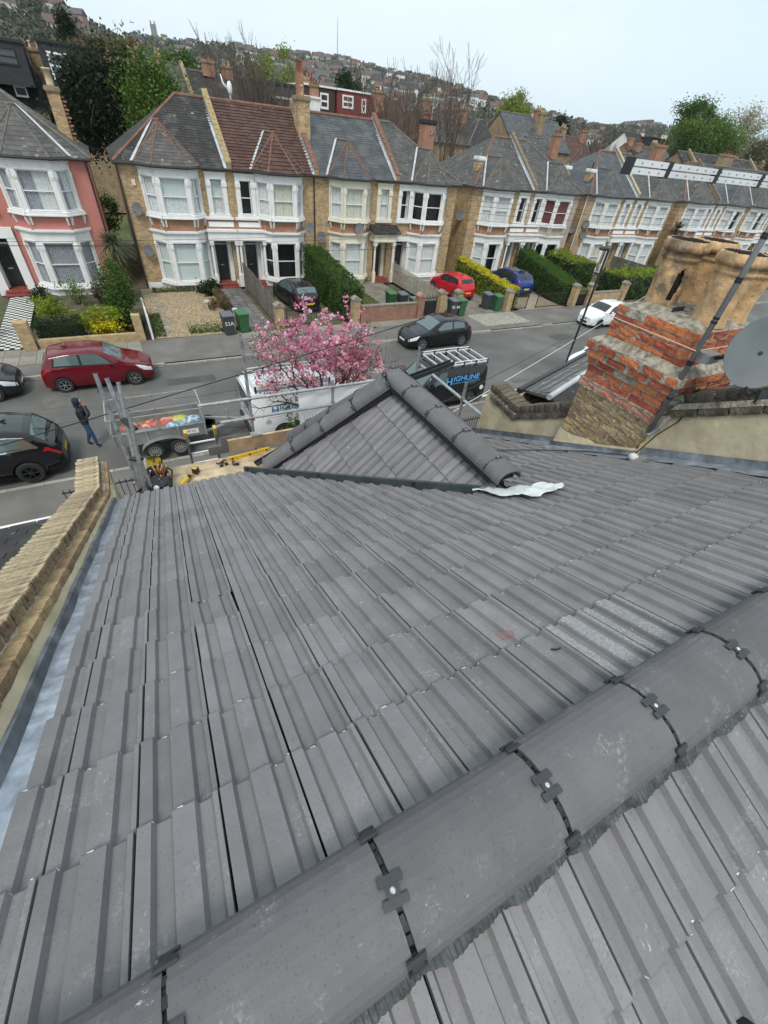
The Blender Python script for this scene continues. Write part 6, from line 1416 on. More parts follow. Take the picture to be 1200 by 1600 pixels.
for i in range(9):
    a = PI*(.0+i/8*1.0); rows.append([c+Vector((-.02-.12*math.sin(a)*math.sin(b)*1.05+.05*(1-math.sin(b)), .125*math.cos(b)*math.sin(a)**.5*1.0, .145*math.cos(a)*1.0-.01)) for b in [PI*k/12 for k in range(13)]])
mb.ball(c+Vector((-.025,0,.012)), .122, 14, 10, (1,.98,1.16)); mb.ball(c+Vector((-.05,0,-.13)), .1, 12, 6, (1,1.2,.6)); mb.build('hood', HOOD, pr_, smooth=True)
mb = MB(); f = c+Vector((.085,0,0)); mb.ball(f, .062, 12, 8, (.75,1,1.25)); mb.ball(f+Vector((.045,0,-.005)), .016, 6, 5, (1,.8,1.4)); mb.build('face', SKIN, pr_, smooth=True)
mb = MB()
for sd in (-1,1): mb.ball(f+Vector((.042,sd*.024,.02)), .009, 6, 4)
mb.box(f.x+.043,f.x+.05,f.y-.018,f.y+.018,f.z-.045,f.z-.038); mb.build('eyes_and_mouth', SHOE, pr_)
h = B_+Vector((.19,-.03,1.57))
for k in range(5):
    mb = MB(); a = (k-2)*.014; st = h+Vector((.0,a,.02)); ln = (.05,.07,.075,.07,.055)[k]
    if k == 0: mb.tube([h+Vector((-.01,-.03,0)), h+Vector((-.02,-.045,.03)), h+Vector((-.035,-.035,.05))], [.011,.01,.008], 6)
    else: mb.tube([st, st+Vector((-.012,0,ln*.5)), st+Vector((-.035,0,ln*.85))], [.01,.0095,.007], 6)
    mb.build('finger', SKIN, pr_, smooth=True)
mb = MB(); mb.ball(B_+Vector((.02,-.262,1.30)), .028, 8, 5, (.5,.4,1)); mb.build('sleeve_badge', PLW, pr_)
mb = MB()
for k in range(2):
    pass
# ================================================================ greenery
rg = random.Random(99)
def leaves(mb, pts, size, rnd=rg, up=.3, asp=.6, var=.35):
    """one small leaf per point, turned at random"""
    for p in pts:
        s_ = size*rnd.uniform(1-var, 1+var); n = Vector((rnd.gauss(0,1), rnd.gauss(0,1), rnd.gauss(0,1)+up)).normalized(); a = n.orthogonal().normalized(); q = Matrix.Rotation(rnd.uniform(0, 2*PI), 3, n); a = q @ a; b = n.cross(a)
        a *= s_; b *= s_*asp; p = Vector(p); mb.add([p-a*.5, p+b*.5, p+a*.5+n*s_*.12, p-b*.5], [(0,1,2,3)])
def blob_pts(n, c, r, clumps=14, rnd=rg, shell=.55, clump_r=.38, flat=1.0):
    """points in an uneven crown: clumps scattered over an ellipsoid"""
    c = Vector(c); r = Vector(r); cl = []
    for k in range(clumps):
        while True:
            d = Vector((rnd.uniform(-1,1), rnd.uniform(-1,1), rnd.uniform(-1,1)))
            if .1 < d.length < 1: break
        d = d.normalized()*(shell+(1-shell)*rnd.random())*rnd.uniform(.6,1); cl.append((d, rnd.uniform(.6,1.25)*clump_r))
    out = []
    for k in range(n):
        d, cr_ = rnd.choice(cl); e = Vector((rnd.gauss(0,.5), rnd.gauss(0,.5), rnd.gauss(0,.5)*flat))*cr_; q = d+e; out.append(c+Vector((q.x*r.x, q.y*r.y, q.z*r.z)))
    return out
def branch(mb, p, d, L, r, depth, tips, rnd, spread=.5, up=.15, seg=3, kids_=3, ratio=.68, sides=5, minr=.006, curve=.12):
    pts = [Vector(p)]; dd = Vector(d).normalized(); rs_ = [r]
    for i in range(seg):
        dd = (dd+Vector((rnd.uniform(-curve,curve), rnd.uniform(-curve,curve), rnd.uniform(-curve,curve)+up*.3))).normalized(); pts.append(pts[-1]+dd*L/seg); rs_.append(max(minr, r*(1-.45*(i+1)/seg)))
    mb.tube(pts, rs_, sides if depth > 1 else 3, cap=False)
    if depth == 0: tips.append(pts[-1]); tips.append(pts[-2]); return
    for k in range(kids_):
        a = dd.orthogonal().normalized(); a = Matrix.Rotation(2*PI*(k+rnd.random())/kids_, 3, dd) @ a
        nd = (dd*(1-spread*.5)+a*spread*rnd.uniform(.6,1.3)+Vector((0,0,up))).normalized(); st = pts[-1] if k < 2 else pts[rnd.randint(1, seg)]
        branch(mb, st, nd, L*ratio*rnd.uniform(.8,1.2), rs_[-1]*.75, depth-1, tips, rnd, spread, up, seg, kids_, ratio, sides, minr, curve)
BARK = mat('bark', (0.09,0.07,0.055), .95, var=.3, scale=8); TWIG = mat('bare_twig', (0.115,0.088,0.07), .95, var=.2); TWIGD = mat('dark_twig', (0.075,0.055,0.045), .95)
def leafy_tree(label, base, crown_c, crown_r, n, size, m, trunk_r=.16, clumps=18, name='tree', cat='tree', group=None, lm2=None, seed=0, twigs=True):
    rnd = random.Random(seed+5); t = thing(name, label, cat, base, group); b = Vector(base); c = Vector(crown_c)
    tm = MB(); top = c-Vector((0,0,crown_r[2]*.45)); tm.tube([b, b.lerp(top,.5)+Vector((rnd.uniform(-.1,.1),rnd.uniform(-.1,.1),0)), top], [trunk_r, trunk_r*.8, trunk_r*.55], 8)
    tips = []
    for k in range(5):
        a = 2*PI*k/5+rnd.random(); branch(tm, top-Vector((0,0,.3*k*.2)), Vector((math.cos(a), math.sin(a), rnd.uniform(.4,1.1))), crown_r[2]*.7, trunk_r*.4, 1, tips, rnd)
    tm.build('trunk', BARK, t); cm = MB(); leaves(cm, blob_pts(n, crown_c, crown_r, clumps, rnd), size, rnd); cm.build('crown', m, t); 
    if lm2:
        cm = MB(); leaves(cm, blob_pts(n//2, crown_c, [x*1.05 for x in crown_r], clumps, rnd), size, rnd); cm.build('crown', lm2, t)
    return t
def bare_tree(label, base, h, seed, m=TWIG, depth=5, spread=.45, r=.2, kids_=3, trunk=.3, name='bare_tree', stems=1, lean=(0,0), ratio=.7, up=.22):
    rnd = random.Random(seed); t = thing(name, label, 'tree', base, 'bare trees behind the houses'); tm, cm = MB(), MB(); tips = []
    for s_ in range(stems):
        d = Vector((rnd.uniform(-.25,.25)+lean[0], rnd.uniform(-.2,.2)+lean[1], 1)); b = Vector(base); top = b+d.normalized()*h*trunk; tm.tube([b, b.lerp(top,.5), top], [r, r*.85, r*.7], 7)
        for k in range(3): branch(cm, b.lerp(top, .75+.25*k/2), d+Vector((rnd.uniform(-.5,.5), rnd.uniform(-.5,.5), .3)), h*.26, r*.5, depth, tips, rnd, spread, up, 3, kids_, ratio, 4, .013, .1)
    tm.build('trunk', m, t); cm.build('crown', m, t); return t
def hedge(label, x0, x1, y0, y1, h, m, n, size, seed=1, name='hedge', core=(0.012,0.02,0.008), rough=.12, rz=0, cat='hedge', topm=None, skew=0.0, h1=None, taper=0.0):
    """clipped hedge: dark inside, leaves over the faces"""
    rnd = random.Random(seed); mb = MB(); h1 = h1 or h
    def hh(y): return h+(h1-h)*(y-y0)/(y1-y0)
    c = MB(); xs = skew
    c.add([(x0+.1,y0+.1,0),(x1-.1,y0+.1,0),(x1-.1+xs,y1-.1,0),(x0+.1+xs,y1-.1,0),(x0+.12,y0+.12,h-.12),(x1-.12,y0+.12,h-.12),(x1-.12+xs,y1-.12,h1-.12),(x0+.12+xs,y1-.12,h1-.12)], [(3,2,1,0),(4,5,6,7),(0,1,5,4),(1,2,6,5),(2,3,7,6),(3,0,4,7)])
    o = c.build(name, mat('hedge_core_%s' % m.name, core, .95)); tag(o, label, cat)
    A = [(x1-x0)*(y1-y0)*1.3, (x1-x0)*h, (y1-y0)*h, (y1-y0)*h, (x1-x0)*h]; pt, pf = [], []
    for k in range(n):
        f = rnd.choices(range(5), A)[0]; u, v = rnd.random(), rnd.random(); y = y0+(y1-y0)*u if f in (0,2,3) else (y0 if f == 1 else y1); x = x0+(x1-x0)*v if f in (0,1,4) else (x0 if f == 2 else x1); z = hh(y) if f == 0 else hh(y)*(v if f in (2,3) else u)
        w = mnoise.noise(Vector((x*1.7, y*1.7, z*1.7)))*rough*1.6; j = Vector((rnd.gauss(0,.04), rnd.gauss(0,.04), rnd.gauss(0,.04))); q = Vector((x+xs*(y-y0)/(y1-y0), y, max(.03, z)))+j+(Vector((0,0,w)) if f == 0 else Vector((w*(1 if f == 3 else -1 if f == 2 else 0), w*(1 if f == 4 else -1 if f == 1 else 0), 0)))
        (pt if (f == 0 and topm) else pf).append(q)
    mb = MB(); leaves(mb, pf, size, rnd); mb.build('foliage', m, o)
    if pt: mb = MB(); leaves(mb, pt, size, rnd); mb.build('foliage', topm, o)
    return o
def shrub(label, c, r, n, size, m, seed=1, name='shrub', clumps=12, core=True, cat='shrub', m2=None):
    rnd = random.Random(seed); t = thing(name, label, cat, (c[0], c[1], 0)); mb = MB(); leaves(mb, [p for p in blob_pts(n, c, r, clumps, rnd) if p.z > .02], size, rnd); mb.build('foliage', m, t)
    if m2: mb = MB(); leaves(mb, [p for p in blob_pts(n//2, (c[0],c[1],c[2]+r[2]*.25), r, clumps, rnd) if p.z > .02], size, rnd); mb.build('flowers', m2, t)
    st = MB()
    for k in range(7):
        a = 2*PI*k/7; st.tube([(c[0]+.08*math.cos(a), c[1]+.08*math.sin(a), 0), (c[0]+r[0]*.5*math.cos(a), c[1]+r[1]*.5*math.sin(a), c[2])], [.025,.01], 5)
    st.build('stem', BARK, t); return t
LG = leafmat('mid_green_leaf', (0.065,0.12,0.02)); LD = leafmat('dark_green_leaf', (0.022,0.045,0.015)); LY = leafmat('yellow_leaf', (0.60,0.50,0.02), .35); LYG = leafmat('yellow_green_leaf', (0.24,0.30,0.03), .4); LF = leafmat('fresh_green_leaf', (0.13,0.20,0.035)); LYW = leafmat('yew_leaf', (0.022,0.034,0.014), .5); LP = leafmat('palm_leaf', (0.11,0.125,0.06), .4); LDP = leafmat('dry_palm_leaf', (0.16,0.12,0.06), .4)
LB = leafmat('bright_hedge_leaf', (0.075,0.15,0.015), .4); LW = leafmat('willow_leaf', (0.22,0.27,0.05), .35); LPALE = leafmat('pale_catkin', (0.33,0.31,0.22), .3); LBR = leafmat('bronze_leaf', (0.12,0.075,0.05), .4)
PINKL = leafmat('pink_blossom', (0.70,0.27,0.40), .3, .015); PINKP = leafmat('pale_blossom', (0.80,0.52,0.60), .2, .01); PINKD = leafmat('bronze_young_leaf', (0.2,0.07,0.055), .4)
# cherry in blossom on the near pavement
rc_ = random.Random(17); cherry = thing('cherry_tree', 'small cherry tree in pink blossom on the near pavement beside the white van', 'tree', (4.7, 12.4, 0)); tb, tips = MB(), []
tb.tube([(4.7,12.4,0),(4.68,12.4,.8),(4.75,12.35,1.5)], [.13,.105,.1], 9)
for k in range(11):
    a = 2*PI*k/11+rc_.random()*.5; branch(tb, (4.75,12.35,1.45), (math.cos(a)*1.2, math.sin(a)*.5, rc_.uniform(.35,1.5)), 1.25, .062, 3, tips, rc_, .55, .1, 3, 3, .68, 5, .006, .18)
tb.build('trunk', mat('cherry_bark', (0.07,0.045,0.04), .9), cherry)
tips[:] = [p for p in tips if p[2] > 2.1 and p[0] > 2.7]
def near_tips(n, sd): return [Vector(rc_.choice(tips))+Vector((rc_.gauss(0,sd), rc_.gauss(0,sd), rc_.gauss(0,sd))) for _ in range(n)]
cl = []
crown_ = blob_pts(420, (4.95,12.3,3.55), (2.35,1.2,1.45), 26, rc_, .35, .33)
for k in range(640):
    p = Vector(rc_.choice(tips))+Vector((rc_.gauss(0,.13), rc_.gauss(0,.13), rc_.gauss(0,.1))) if k % 2 else crown_[k//2]
    for _ in range(11): cl.append(p+Vector((rc_.gauss(0,.042), rc_.gauss(0,.042), rc_.gauss(0,.042))))
m1 = MB(); leaves(m1, cl[:4600], .085, rc_, asp=.9); m1.build('blossom', PINKL, cherry); m1 = MB(); leaves(m1, cl[4600:], .08, rc_, asp=.9); m1.build('blossom', PINKP, cherry)
m1 = MB(); leaves(m1, near_tips(1700, .13), .085, rc_); m1.build('leaf', PINKD, cherry)
# front gardens across the street, left to right
hedge('dark clipped box hedge in the salmon house garden, left of the yellow shrub', -4.35, -2.55, 24.5, 25.4, 1.0, LD, 3000, .075, 3)
shrub('bright yellow flowering shrub in the front garden of the salmon house', (-1.75,25.3,.75), (1.25,.75,.6), 2600, .12, LY, 4, m2=LYG, cat='shrub')
shrub('tall dense green shrub at the corner of the salmon house garden', (-.75,26.6,1.5), (.95,1.5,1.6), 7000, .11, LG, 6, clumps=30)
shrub('dark low evergreen under the tall shrub at the garden corner', (-.55,25.2,.6), (.7,.6,.7), 2200, .1, LD, 7)
shrub('small yellow green shrub behind the box hedge', (-3.7,27.2,.9), (.8,.7,.7), 1800, .1, LYG, 8)
shrub('bare grey twiggy shrub under the salmon bay window', (-2.9,30.6,.9), (.9,.7,.8), 700, .1, LF, 9)
shrub('bronze leaved shrub beside the salmon bay window', (-1.7,30.5,.8), (.9,.6,.7), 1300, .09, LBR, 10)
shrub('dark green shrub at the left end under the salmon bay', (-4.2,29.4,.7), (.8,.8,.6), 1600, .1, LD, 11)
shrub('blue green bush left of the chequered path', (-7.1,26.2,.9), (1.0,1.6,1.1), 3200, .11, LD, 12, m2=LYG)
def palm(label, base, h, n, L, seed, m=LP, skirt=True):
    rnd = random.Random(seed); t = thing('cabbage_palm', label, 'palm', base); b = Vector(base); top = b+Vector((rnd.uniform(-.1,.1),0,h)); mb = MB(); mb.tube([b, b.lerp(top,.5), top], [.13,.11,.1], 8); mb.build('trunk', BARK, t)
    for nm, mm, k, lo, hi in (('leaf', m, n, -.35, 1.2), ('dry_leaf', LDP, n//2 if skirt else 0, -1.6, -.4)):
        mb = MB()
        for i in range(k):
            a = rnd.uniform(0, 2*PI); e = rnd.uniform(lo, hi); d = Vector((math.cos(a)*math.cos(e), math.sin(a)*math.cos(e), math.sin(e))); s_ = d.cross(Vector((0,0,1))); s_ = s_.normalized() if s_.length > .05 else Vector((1,0,0)); w = .028; l_ = L*rnd.uniform(.7,1.1); st = top-Vector((0,0,0 if nm == 'leaf' else rnd.uniform(0,h*.4)))
            pts = [st+d*l_*f-Vector((0,0,.38*l_*f*f)) for f in (0,.4,.75,1)]; ws = (w*.6,w,w*.7,.003); mb.grid([[p-s_*q, p+s_*q] for p, q in zip(pts, ws)])
        if k: mb.build(nm, mm, t)
    return t
palm('spiky cabbage palm between the salmon house and the yellow brick end house', (-.35,30.6,0), 3.0, 190, 1.25, 3)
palm('brown cabbage palm beside the far right houses', (51.2,31.5,0), 4.2, 170, 1.5, 4, m=LBR)
# walls, pillars and fences
GBR = brickmat('garden_brick', (0.30,0.13,0.085), (0.23,0.11,0.075), (0.34,0.29,0.22)); GBY = brickmat('garden_yellow_brick', (0.45,0.32,0.16), (0.34,0.22,0.11), (0.42,0.36,0.27))
COPE = mat('stone_cap', (0.24,0.21,0.17), .9, var=.3, scale=5)
def gwall(label, x0, x1, y, h, m, th=.22, cope=True, z0=0):
    t = thing('garden_wall', label, 'wall', ((x0+x1)/2, y, 0)); mb = MB(); mb.box(x0, x1, y, y+th, z0, h); mb.build('brickwork', m, t)
    if cope:
        n = max(1, int((x1-x0)/.45))
        for k in range(n):
            c = MB(); a = x0+(x1-x0)*k/n; c.box(a+.003, a+(x1-x0)/n-.003, y-.03, y+th+.03, h+.002, h+.07); c.build('coping_stone', COPE, t)
    return t
def pillar(label, x, y, h, m, w=.45, cap_=True, m2=None):
    t = thing('gate_pillar', label, 'pillar', (x, y, 0), 'brick gate pillars across the street'); mb = MB(); mb.box(x-w/2, x+w/2, y-w/2, y+w/2, 0, h); mb.build('shaft', m, t)
    if cap_: mb = MB(); mb.box(x-w/2-.05, x+w/2+.05, y-w/2-.05, y+w/2+.05, h+.002, h+.08); mb.prism([(x-w/2-.02,y-w/2-.02,h+.08),(x+w/2+.02,y-w/2-.02,h+.08),(x+.05,y-w/2-.02,h+.2),(x-.05,y-w/2-.02,h+.2)], (0,w+.04,0)); mb.build('pillar_cap', m2 or COPE, t)
gwall('low yellow brick wall in front of the yellow shrub and box hedge', -4.4, -.35, 24.15, .42, GBY, cope=False)
pillar('leaning yellow brick pillar beside the chequered path', -4.75, 24.25, 1.25, GBY, .5, False); pillar('plain yellow brick pillar at the corner of the tall green shrub', -.2, 24.3, 1.25, GBY, .38, False)
CHW = mat('white_tile', (.68,.67,.62), .5); CHB = mat('black_tile', (.02,.02,.022), .5)
pth = thing('tiled_path', 'black and white chequered tile path to the salmon house door', 'path', (-5.6, 28, 0)); pth['kind'] = 'structure'
a_, b_ = MB(), MB(); a_.box(-.098,.098,-.098,.098,-.01,0); b_.box(-.098,.098,-.098,.098,-.01,0); TW_, TB_ = a_.mesh('path_tile', CHW), b_.mesh('path_tile', CHB)
for i in range(6):
    for j in range(40):
        link('path_tile', TB_ if (i+j) % 2 else TW_, pth, M=Matrix.Translation((-6.1+i*.2, 24.45+j*.2, .045)))
mb = MB(); mb.box(-6.3,-4.95,32.3,33.1,.02,.06); mb.build('dark_threshold', CHB, pth)
fp_ = thing('garden_fence', 'white panel fence standing between the shrub garden and the gravel garden', 'fence', (.3, 26, 0))
for k in range(3):
    mb = MB(); mb.box(.28,.33,24.3+k*1.25,24.3+k*1.25+1.2,0,1.15-.1*k); mb.build('panel', WPAINT if k else CPAINT, fp_); mb = MB(); mb.box(.26,.35,24.24+k*1.25,24.33+k*1.25,0,1.2); mb.build('post', WPAINT, fp_)
GR = thing('gravel_garden', 'pale gravel front garden of the yellow brick end house', 'garden', (2.2, 28, 0)); GR['kind'] = 'structure'
mb = MB(); mb.grid([[(x, y, .035+.02*mnoise.noise(Vector((x,y,0)))) for y in (24.25,26,28,30,33.0)] for x in (4.6,3.6,2.6,1.6,.45)]); mb.build('gravel_bed', GRAV, GR)
gm = MB()
for k in range(9000):
    x, y = rg.uniform(.5,4.5), rg.uniform(24.3,32.6)
    if y > 31.9 and x < 4: continue
    s_ = rg.uniform(.02,.042); p = Vector((x, y, .045)); gm.add([p+Vector((s_,0,0)), p+Vector((0,s_*.8,0)), p+Vector((-s_,0,0)), p+Vector((0,-s_*.8,0)), p+Vector((0,0,s_*.8))], [(0,1,4),(1,2,4),(2,3,4),(3,0,4)])
o = gm.build('gravel', mat('gravel_stone', (.40,.31,.20), .9, island=.5, hue=.02)); o['kind'] = 'stuff'
wd = MB(); leaves(wd, [(rg.uniform(2.1,4.2), 24.5+abs(rg.gauss(0,.7)), .05+rg.random()*.05) for _ in range(900)] + [(rg.uniform(1.1,4), rg.uniform(32.0,32.4), .05+rg.random()*.25) for _ in range(900)] + [(rg.uniform(.45,1.0), rg.uniform(24.4,28), .05+rg.random()*.1) for _ in range(900)], .09); o = wd.build('weeds', LG); o['kind'] = 'stuff'
for k in range(9):
    mb = MB(); mb.box(.95+.02*math.sin(k*3), 1.35, 24.9+k*.62, 25.25+k*.62, .03, .065); tag(mb.build('stepping_stone', SLAB), 'worn stepping stone at the edge of the gravel', 'stepping stone', 'stepping stones beside the gravel')
def bin_(label, x, y, m, lid=None, rz=0, z=.03, txt=None):
    t = thing('wheelie_bin', label, 'bin', (0,0,0), 'wheeled bins in the front gardens'); mb = MB(); mb.add([(-.22,-.25,0.03),(.22,-.25,0.03),(.22,.25,.03),(-.22,.25,.03),(-.28,-.32,.95),(.28,-.32,.95),(.28,.36,.95),(-.28,.36,.95)], [(3,2,1,0),(4,5,6,7),(0,1,5,4),(1,2,6,5),(2,3,7,6),(3,0,4,7)]); mb.build('body', m, t)
    mb = MB(); mb.box(-.3,.3,-.35,.35,.955,1.0); mb.prism([(-.29,-.34,1.0),(.29,-.34,1.0),(.29,-.05,1.05),(-.29,-.05,1.05)][::1], (0,.3,0.02)) if False else mb.add([(-.29,-.34,1.0),(.29,-.34,1.0),(.29,.3,1.07),(-.29,.3,1.07),(.29,.34,1.0),(-.29,.34,1.0)], [(0,1,2,3),(3,2,4,5),(1,4,2),(0,3,5)]); mb.build('lid', lid or m, t)
    for sd in (-1,1):
        mb = MB(); mb.tube([(sd*.24,.32,.1),(sd*.3,.32,.1)], .1, 12); mb.build('wheel', TYRE, t)
    mb = MB(); mb.tube([(-.26,.42,.93),(.26,.42,.93)], .02, 6); mb.build('handle', m, t)
    if txt: text_mesh('painted_number', txt, .26, PLW, t, Matrix.Translation((0,-.315,.6)) @ Matrix.Rotation(R(86), 4, 'X'), 1.1)
    t.location = (x, y, z); t.rotation_euler = (0,0,rz); return t
BG = mat('grey_bin', (0.045,0.05,0.058), .55, var=.15); BGL = mat('grey_bin_lid', (0.12,0.125,0.14), .5); BGR = mat('green_bin', (0.03,0.10,0.04), .55, var=.15); BGRL = mat('green_bin_lid', (0.045,0.15,0.06), .5)
bin_('dark grey wheeled bin with a painted number beside the gravel', 4.05, 24.2, BG, BGL, .08, txt='53A'); bin_('green wheeled bin beside the bin with the painted number', 4.85, 24.35, BGR, BGRL, .12)
bin_('green bin behind the red brick wall, left of the grey one', 15.15, 26.4, BGR, BGRL); bin_('grey bin behind the red brick wall, right of the green one', 15.85, 26.1, BG, BGL); bin_('green bin with grey patched lid right behind the brick wall', 16.1, 24.9, BGR, mat('patched_lid', (.14,.19,.15), .5, col2=(.05,.07,.06), mixscale=6))
bin_('grey bin with white marks between two yellow pillars', 18.75, 24.25, BG, BGL, txt='7R 44'); bin_('green bin with a white sticker between two yellow pillars', 19.4, 24.25, BGR, BGRL); bin_('grey bin beside the red car, left of the green one', 22.35, 25.1, BG, BGL); bin_('green bin in front of the yellow hedge', 22.85, 24.55, BGR, BGRL, -.1)
gp = thing('garden_path', 'grey flagged path beside the weathered board fence', 'path', (5.8,28,0)); gp['kind'] = 'structure'
for i in range(3):
    for j in range(14):
        mb = MB(); mb.box(5.25+i*.46, 5.68+i*.46, 24.3+j*.58, 24.84+j*.58, .02, .045+rg.uniform(0,.012)); mb.build('flagstone', mat('flagstone', (.15,.145,.14), .9, objrand=.25, var=.2), gp)
shrub('spiky grey green clump in the bed by the front door', (4.4,31.2,.5), (.8,.7,.6), 1700, .13, LD, 21); shrub('dry straw coloured clump behind the bins', (4.5,28.8,.4), (.7,1.4,.45), 1800, .12, LDP, 22)
for x, y in ((3.75,28.6),(5.0,26.9)):
    mb = MB(); mb.lathe([(.09,0),(.11,.3),(.16,.32),(.16,.42),(.03,.44)], (x,y,.03), n=8); tag(mb.build('garden_lamp', mat('pale_stone', (.5,.5,.48), .8)), 'small grey garden lamp with white top at the %s of the dry clump' % ('left' if x < 4 else 'right'), 'garden lamp')
bf = thing('board_fence', 'weathered grey close board fence running from the porch to the pavement', 'fence', (6.95, 28, 0)); GW = mat('weathered_wood', (.17,.15,.125), .9, objrand=.25, var=.3, scale=5)
for k in range(58):
    mb = MB(); y = 25.0+k*.128; hh = 1.25+.35*min(1, (y-25)/5); mb.box(6.93, 6.955, y, y+.122, .02, hh+rg.uniform(-.015,.015)); mb.build('board', GW, bf)
for k in range(5): mb = MB(); mb.box(6.955,7.03,25+k*1.8,25.08+k*1.8,0,1.5); mb.build('post', GW, bf)
pillar('yellow brick pillar with mossy cap at the end of the board fence', 6.95, 24.6, 1.15, GBY, .45)
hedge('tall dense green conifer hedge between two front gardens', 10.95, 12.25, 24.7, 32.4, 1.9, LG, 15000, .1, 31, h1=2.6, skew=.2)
gwall('red brick garden wall between two capped pillars', 11.9, 15.85, 24.2, .95, GBR); pillar('dark yellow pillar at the left end of the red brick wall', 11.55, 24.3, 1.35, GBY); pillar('red brick pillar at the right end of the red brick wall', 16.1, 24.3, 1.35, GBR, m2=mat('pink_cap', (.36,.2,.15), .9, var=.3))
pillar('yellow pillar beside the black iron gate', 17.9, 24.5, 1.4, GBY); pillar('short yellow pillar at the edge of the red car drive', 19.95, 25.4, 1.1, GBY); pillar('tall yellow pillar at the end of the yellow hedge', 23.6, 24.3, 1.3, GBY); pillar('stone capped pillar left of the grey gate by the green hedge', 30.4, 24.4, 1.4, GBY); pillar('stone capped pillar right of the grey gate', 32.1, 24.4, 1.4, GBY); pillar('stone capped pillar at the far end of the low wall', 36.2, 24.4, 1.4, GBY)
gwall('low brown wall between the two right hand pillars', 32.4, 35.9, 24.3, .85, GBY)
def slab(name, x0, x1, y0, y1, m, z=.03): mb = MB(); mb.grid([[(x, y, z) for y in (y0, y1)] for x in (x1, x0)]); struct(name, mb, m)
slab('lawn', 12.4, 15.0, 24.45, 31.5, GRASS); slab('drive', 7.2, 10.9, 24.25, 33, EARTH, .028); slab('garden_path', 15.0, 17.6, 24.45, 33, CONC); slab('drive', 18.7, 24.0, 24.2, 33, CONC); slab('drive', 24.9, 29.4, 24.2, 33, mat('buff_drive', (.28,.23,.16), .9, var=.2)); slab('lawn', 30.8, 36.5, 24.6, 33, GRASS); slab('garden_soil', -4.4, .2, 24.4, 32.5, EARTH, .027); slab('alley', -.4, 1.0, 24.3, 48, EARTH, .024); slab('lawn', -6, 60, 46, 60, GRASS, .02); slab('alley', 24.1, 25.6, 26, 45, CONC, .026)
gg = MB(); leaves(gg, [(rg.uniform(12.4,15.0), rg.uniform(24.5,31.4), .05) for _ in range(5000)], .07, up=.0); o = gg.build('grass_blades', leafmat('grass_blade', (.11,.14,.035))); o['kind'] = 'stuff'
pk = thing('picket_fence', 'pale weathered picket fence beside the red car drive', 'fence', (18.5, 29, 0)); PKM = mat('pale_wood', (.36,.33,.27), .85, objrand=.15, var=.2)
for k in range(52):
    y = 25.1+k*.155; x = 18.55; hh = 1.15+.25*(k/52); mb = MB(); mb.prism([(x,y,.05),(x,y+.09,.05),(x,y+.09,hh),(x,y+.045,hh+.08),(x,y,hh)][::-1], (.02,0,0)); mb.build('picket', PKM, pk)
mb = MB()
for z_ in (.35,.95): mb.box(18.57,18.61,25.05,33.1,z_,z_+.07)
mb.build('rail', PKM, pk)
def iron_gate(label, x0, x1, y, h, n, solid=False):
    t = thing('iron_gate', label, 'gate', ((x0+x1)/2, y, 0)); mb = MB(); mb.bar((x0,y,.1),(x1,y,.1),.04,.04); mb.bar((x0,y,h-.12),(x1,y,h-.12),.04,.04); mb.bar((x0,y,.05),(x0,y,h),.05,.05,(1,0,0)); mb.bar((x1,y,.05),(x1,y,h),.05,.05,(1,0,0)); mb.build('gate_frame', GUTB, t)
    for k in range(1, n):
        x = x0+(x1-x0)*k/n; mb = MB(); mb.bar((x,y,.1),(x,y,h+(.08 if k % 2 else 0)),.02,.02,(1,0,0)); mb.build('bar', GUTB, t)
    if solid: mb = MB(); mb.box(x0,x1,y+.01,y+.02,.12,h-.3); mb.build('gate_panel', GUTB, t)
iron_gate('solid black iron gate beside the red brick pillar', 16.5, 17.55, 24.55, 1.25, 8, True); iron_gate('left leaf of the black drive gates beside the yellow hedge', 24.0, 25.6, 24.4, 1.1, 11); iron_gate('right leaf of the black drive gates standing beside the green hedge', 26.6, 29.6, 24.4, 1.1, 18); iron_gate('small grey gate between stone capped pillars', 30.75, 31.8, 24.4, 1.1, 9, True); iron_gate('small black gate half hidden behind the cherry blossom', 7.4, 9.2, 24.6, 1.0, 11)
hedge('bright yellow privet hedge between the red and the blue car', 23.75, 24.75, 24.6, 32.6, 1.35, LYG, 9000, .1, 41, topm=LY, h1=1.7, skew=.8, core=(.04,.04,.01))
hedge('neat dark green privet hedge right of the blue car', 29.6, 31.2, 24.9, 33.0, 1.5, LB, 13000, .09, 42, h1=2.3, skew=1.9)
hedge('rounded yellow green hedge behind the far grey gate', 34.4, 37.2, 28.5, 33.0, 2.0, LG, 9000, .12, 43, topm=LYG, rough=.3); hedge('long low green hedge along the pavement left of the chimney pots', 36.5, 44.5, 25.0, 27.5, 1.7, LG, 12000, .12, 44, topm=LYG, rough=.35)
shrub('round green bush beside the brown palm', (52.2,29.5,1.5), (1.7,1.5,1.5), 4000, .14, LG, 45); shrub('low green bush by the grey fence left of the brown palm', (46.5,29.0,.9), (1.6,1.2,.9), 2600, .13, LG, 46)
gf = thing('board_fence', 'grey board fence running to the far right house', 'fence', (44.9,29,0))
for k in range(48): mb = MB(); y = 25.5+k*.155; mb.box(44.88,44.91,y,y+.148,.02,1.55); mb.build('board', GW, gf)
ag = thing('alley_gate', 'tall dark boarded side gate in the gap beside the red car', 'gate', (24.8,36,0))
for k in range(9): mb = MB(); mb.box(24.12+k*.165,24.27+k*.165,35.5,35.54,0,2.4); mb.build('board', GUTB, ag)
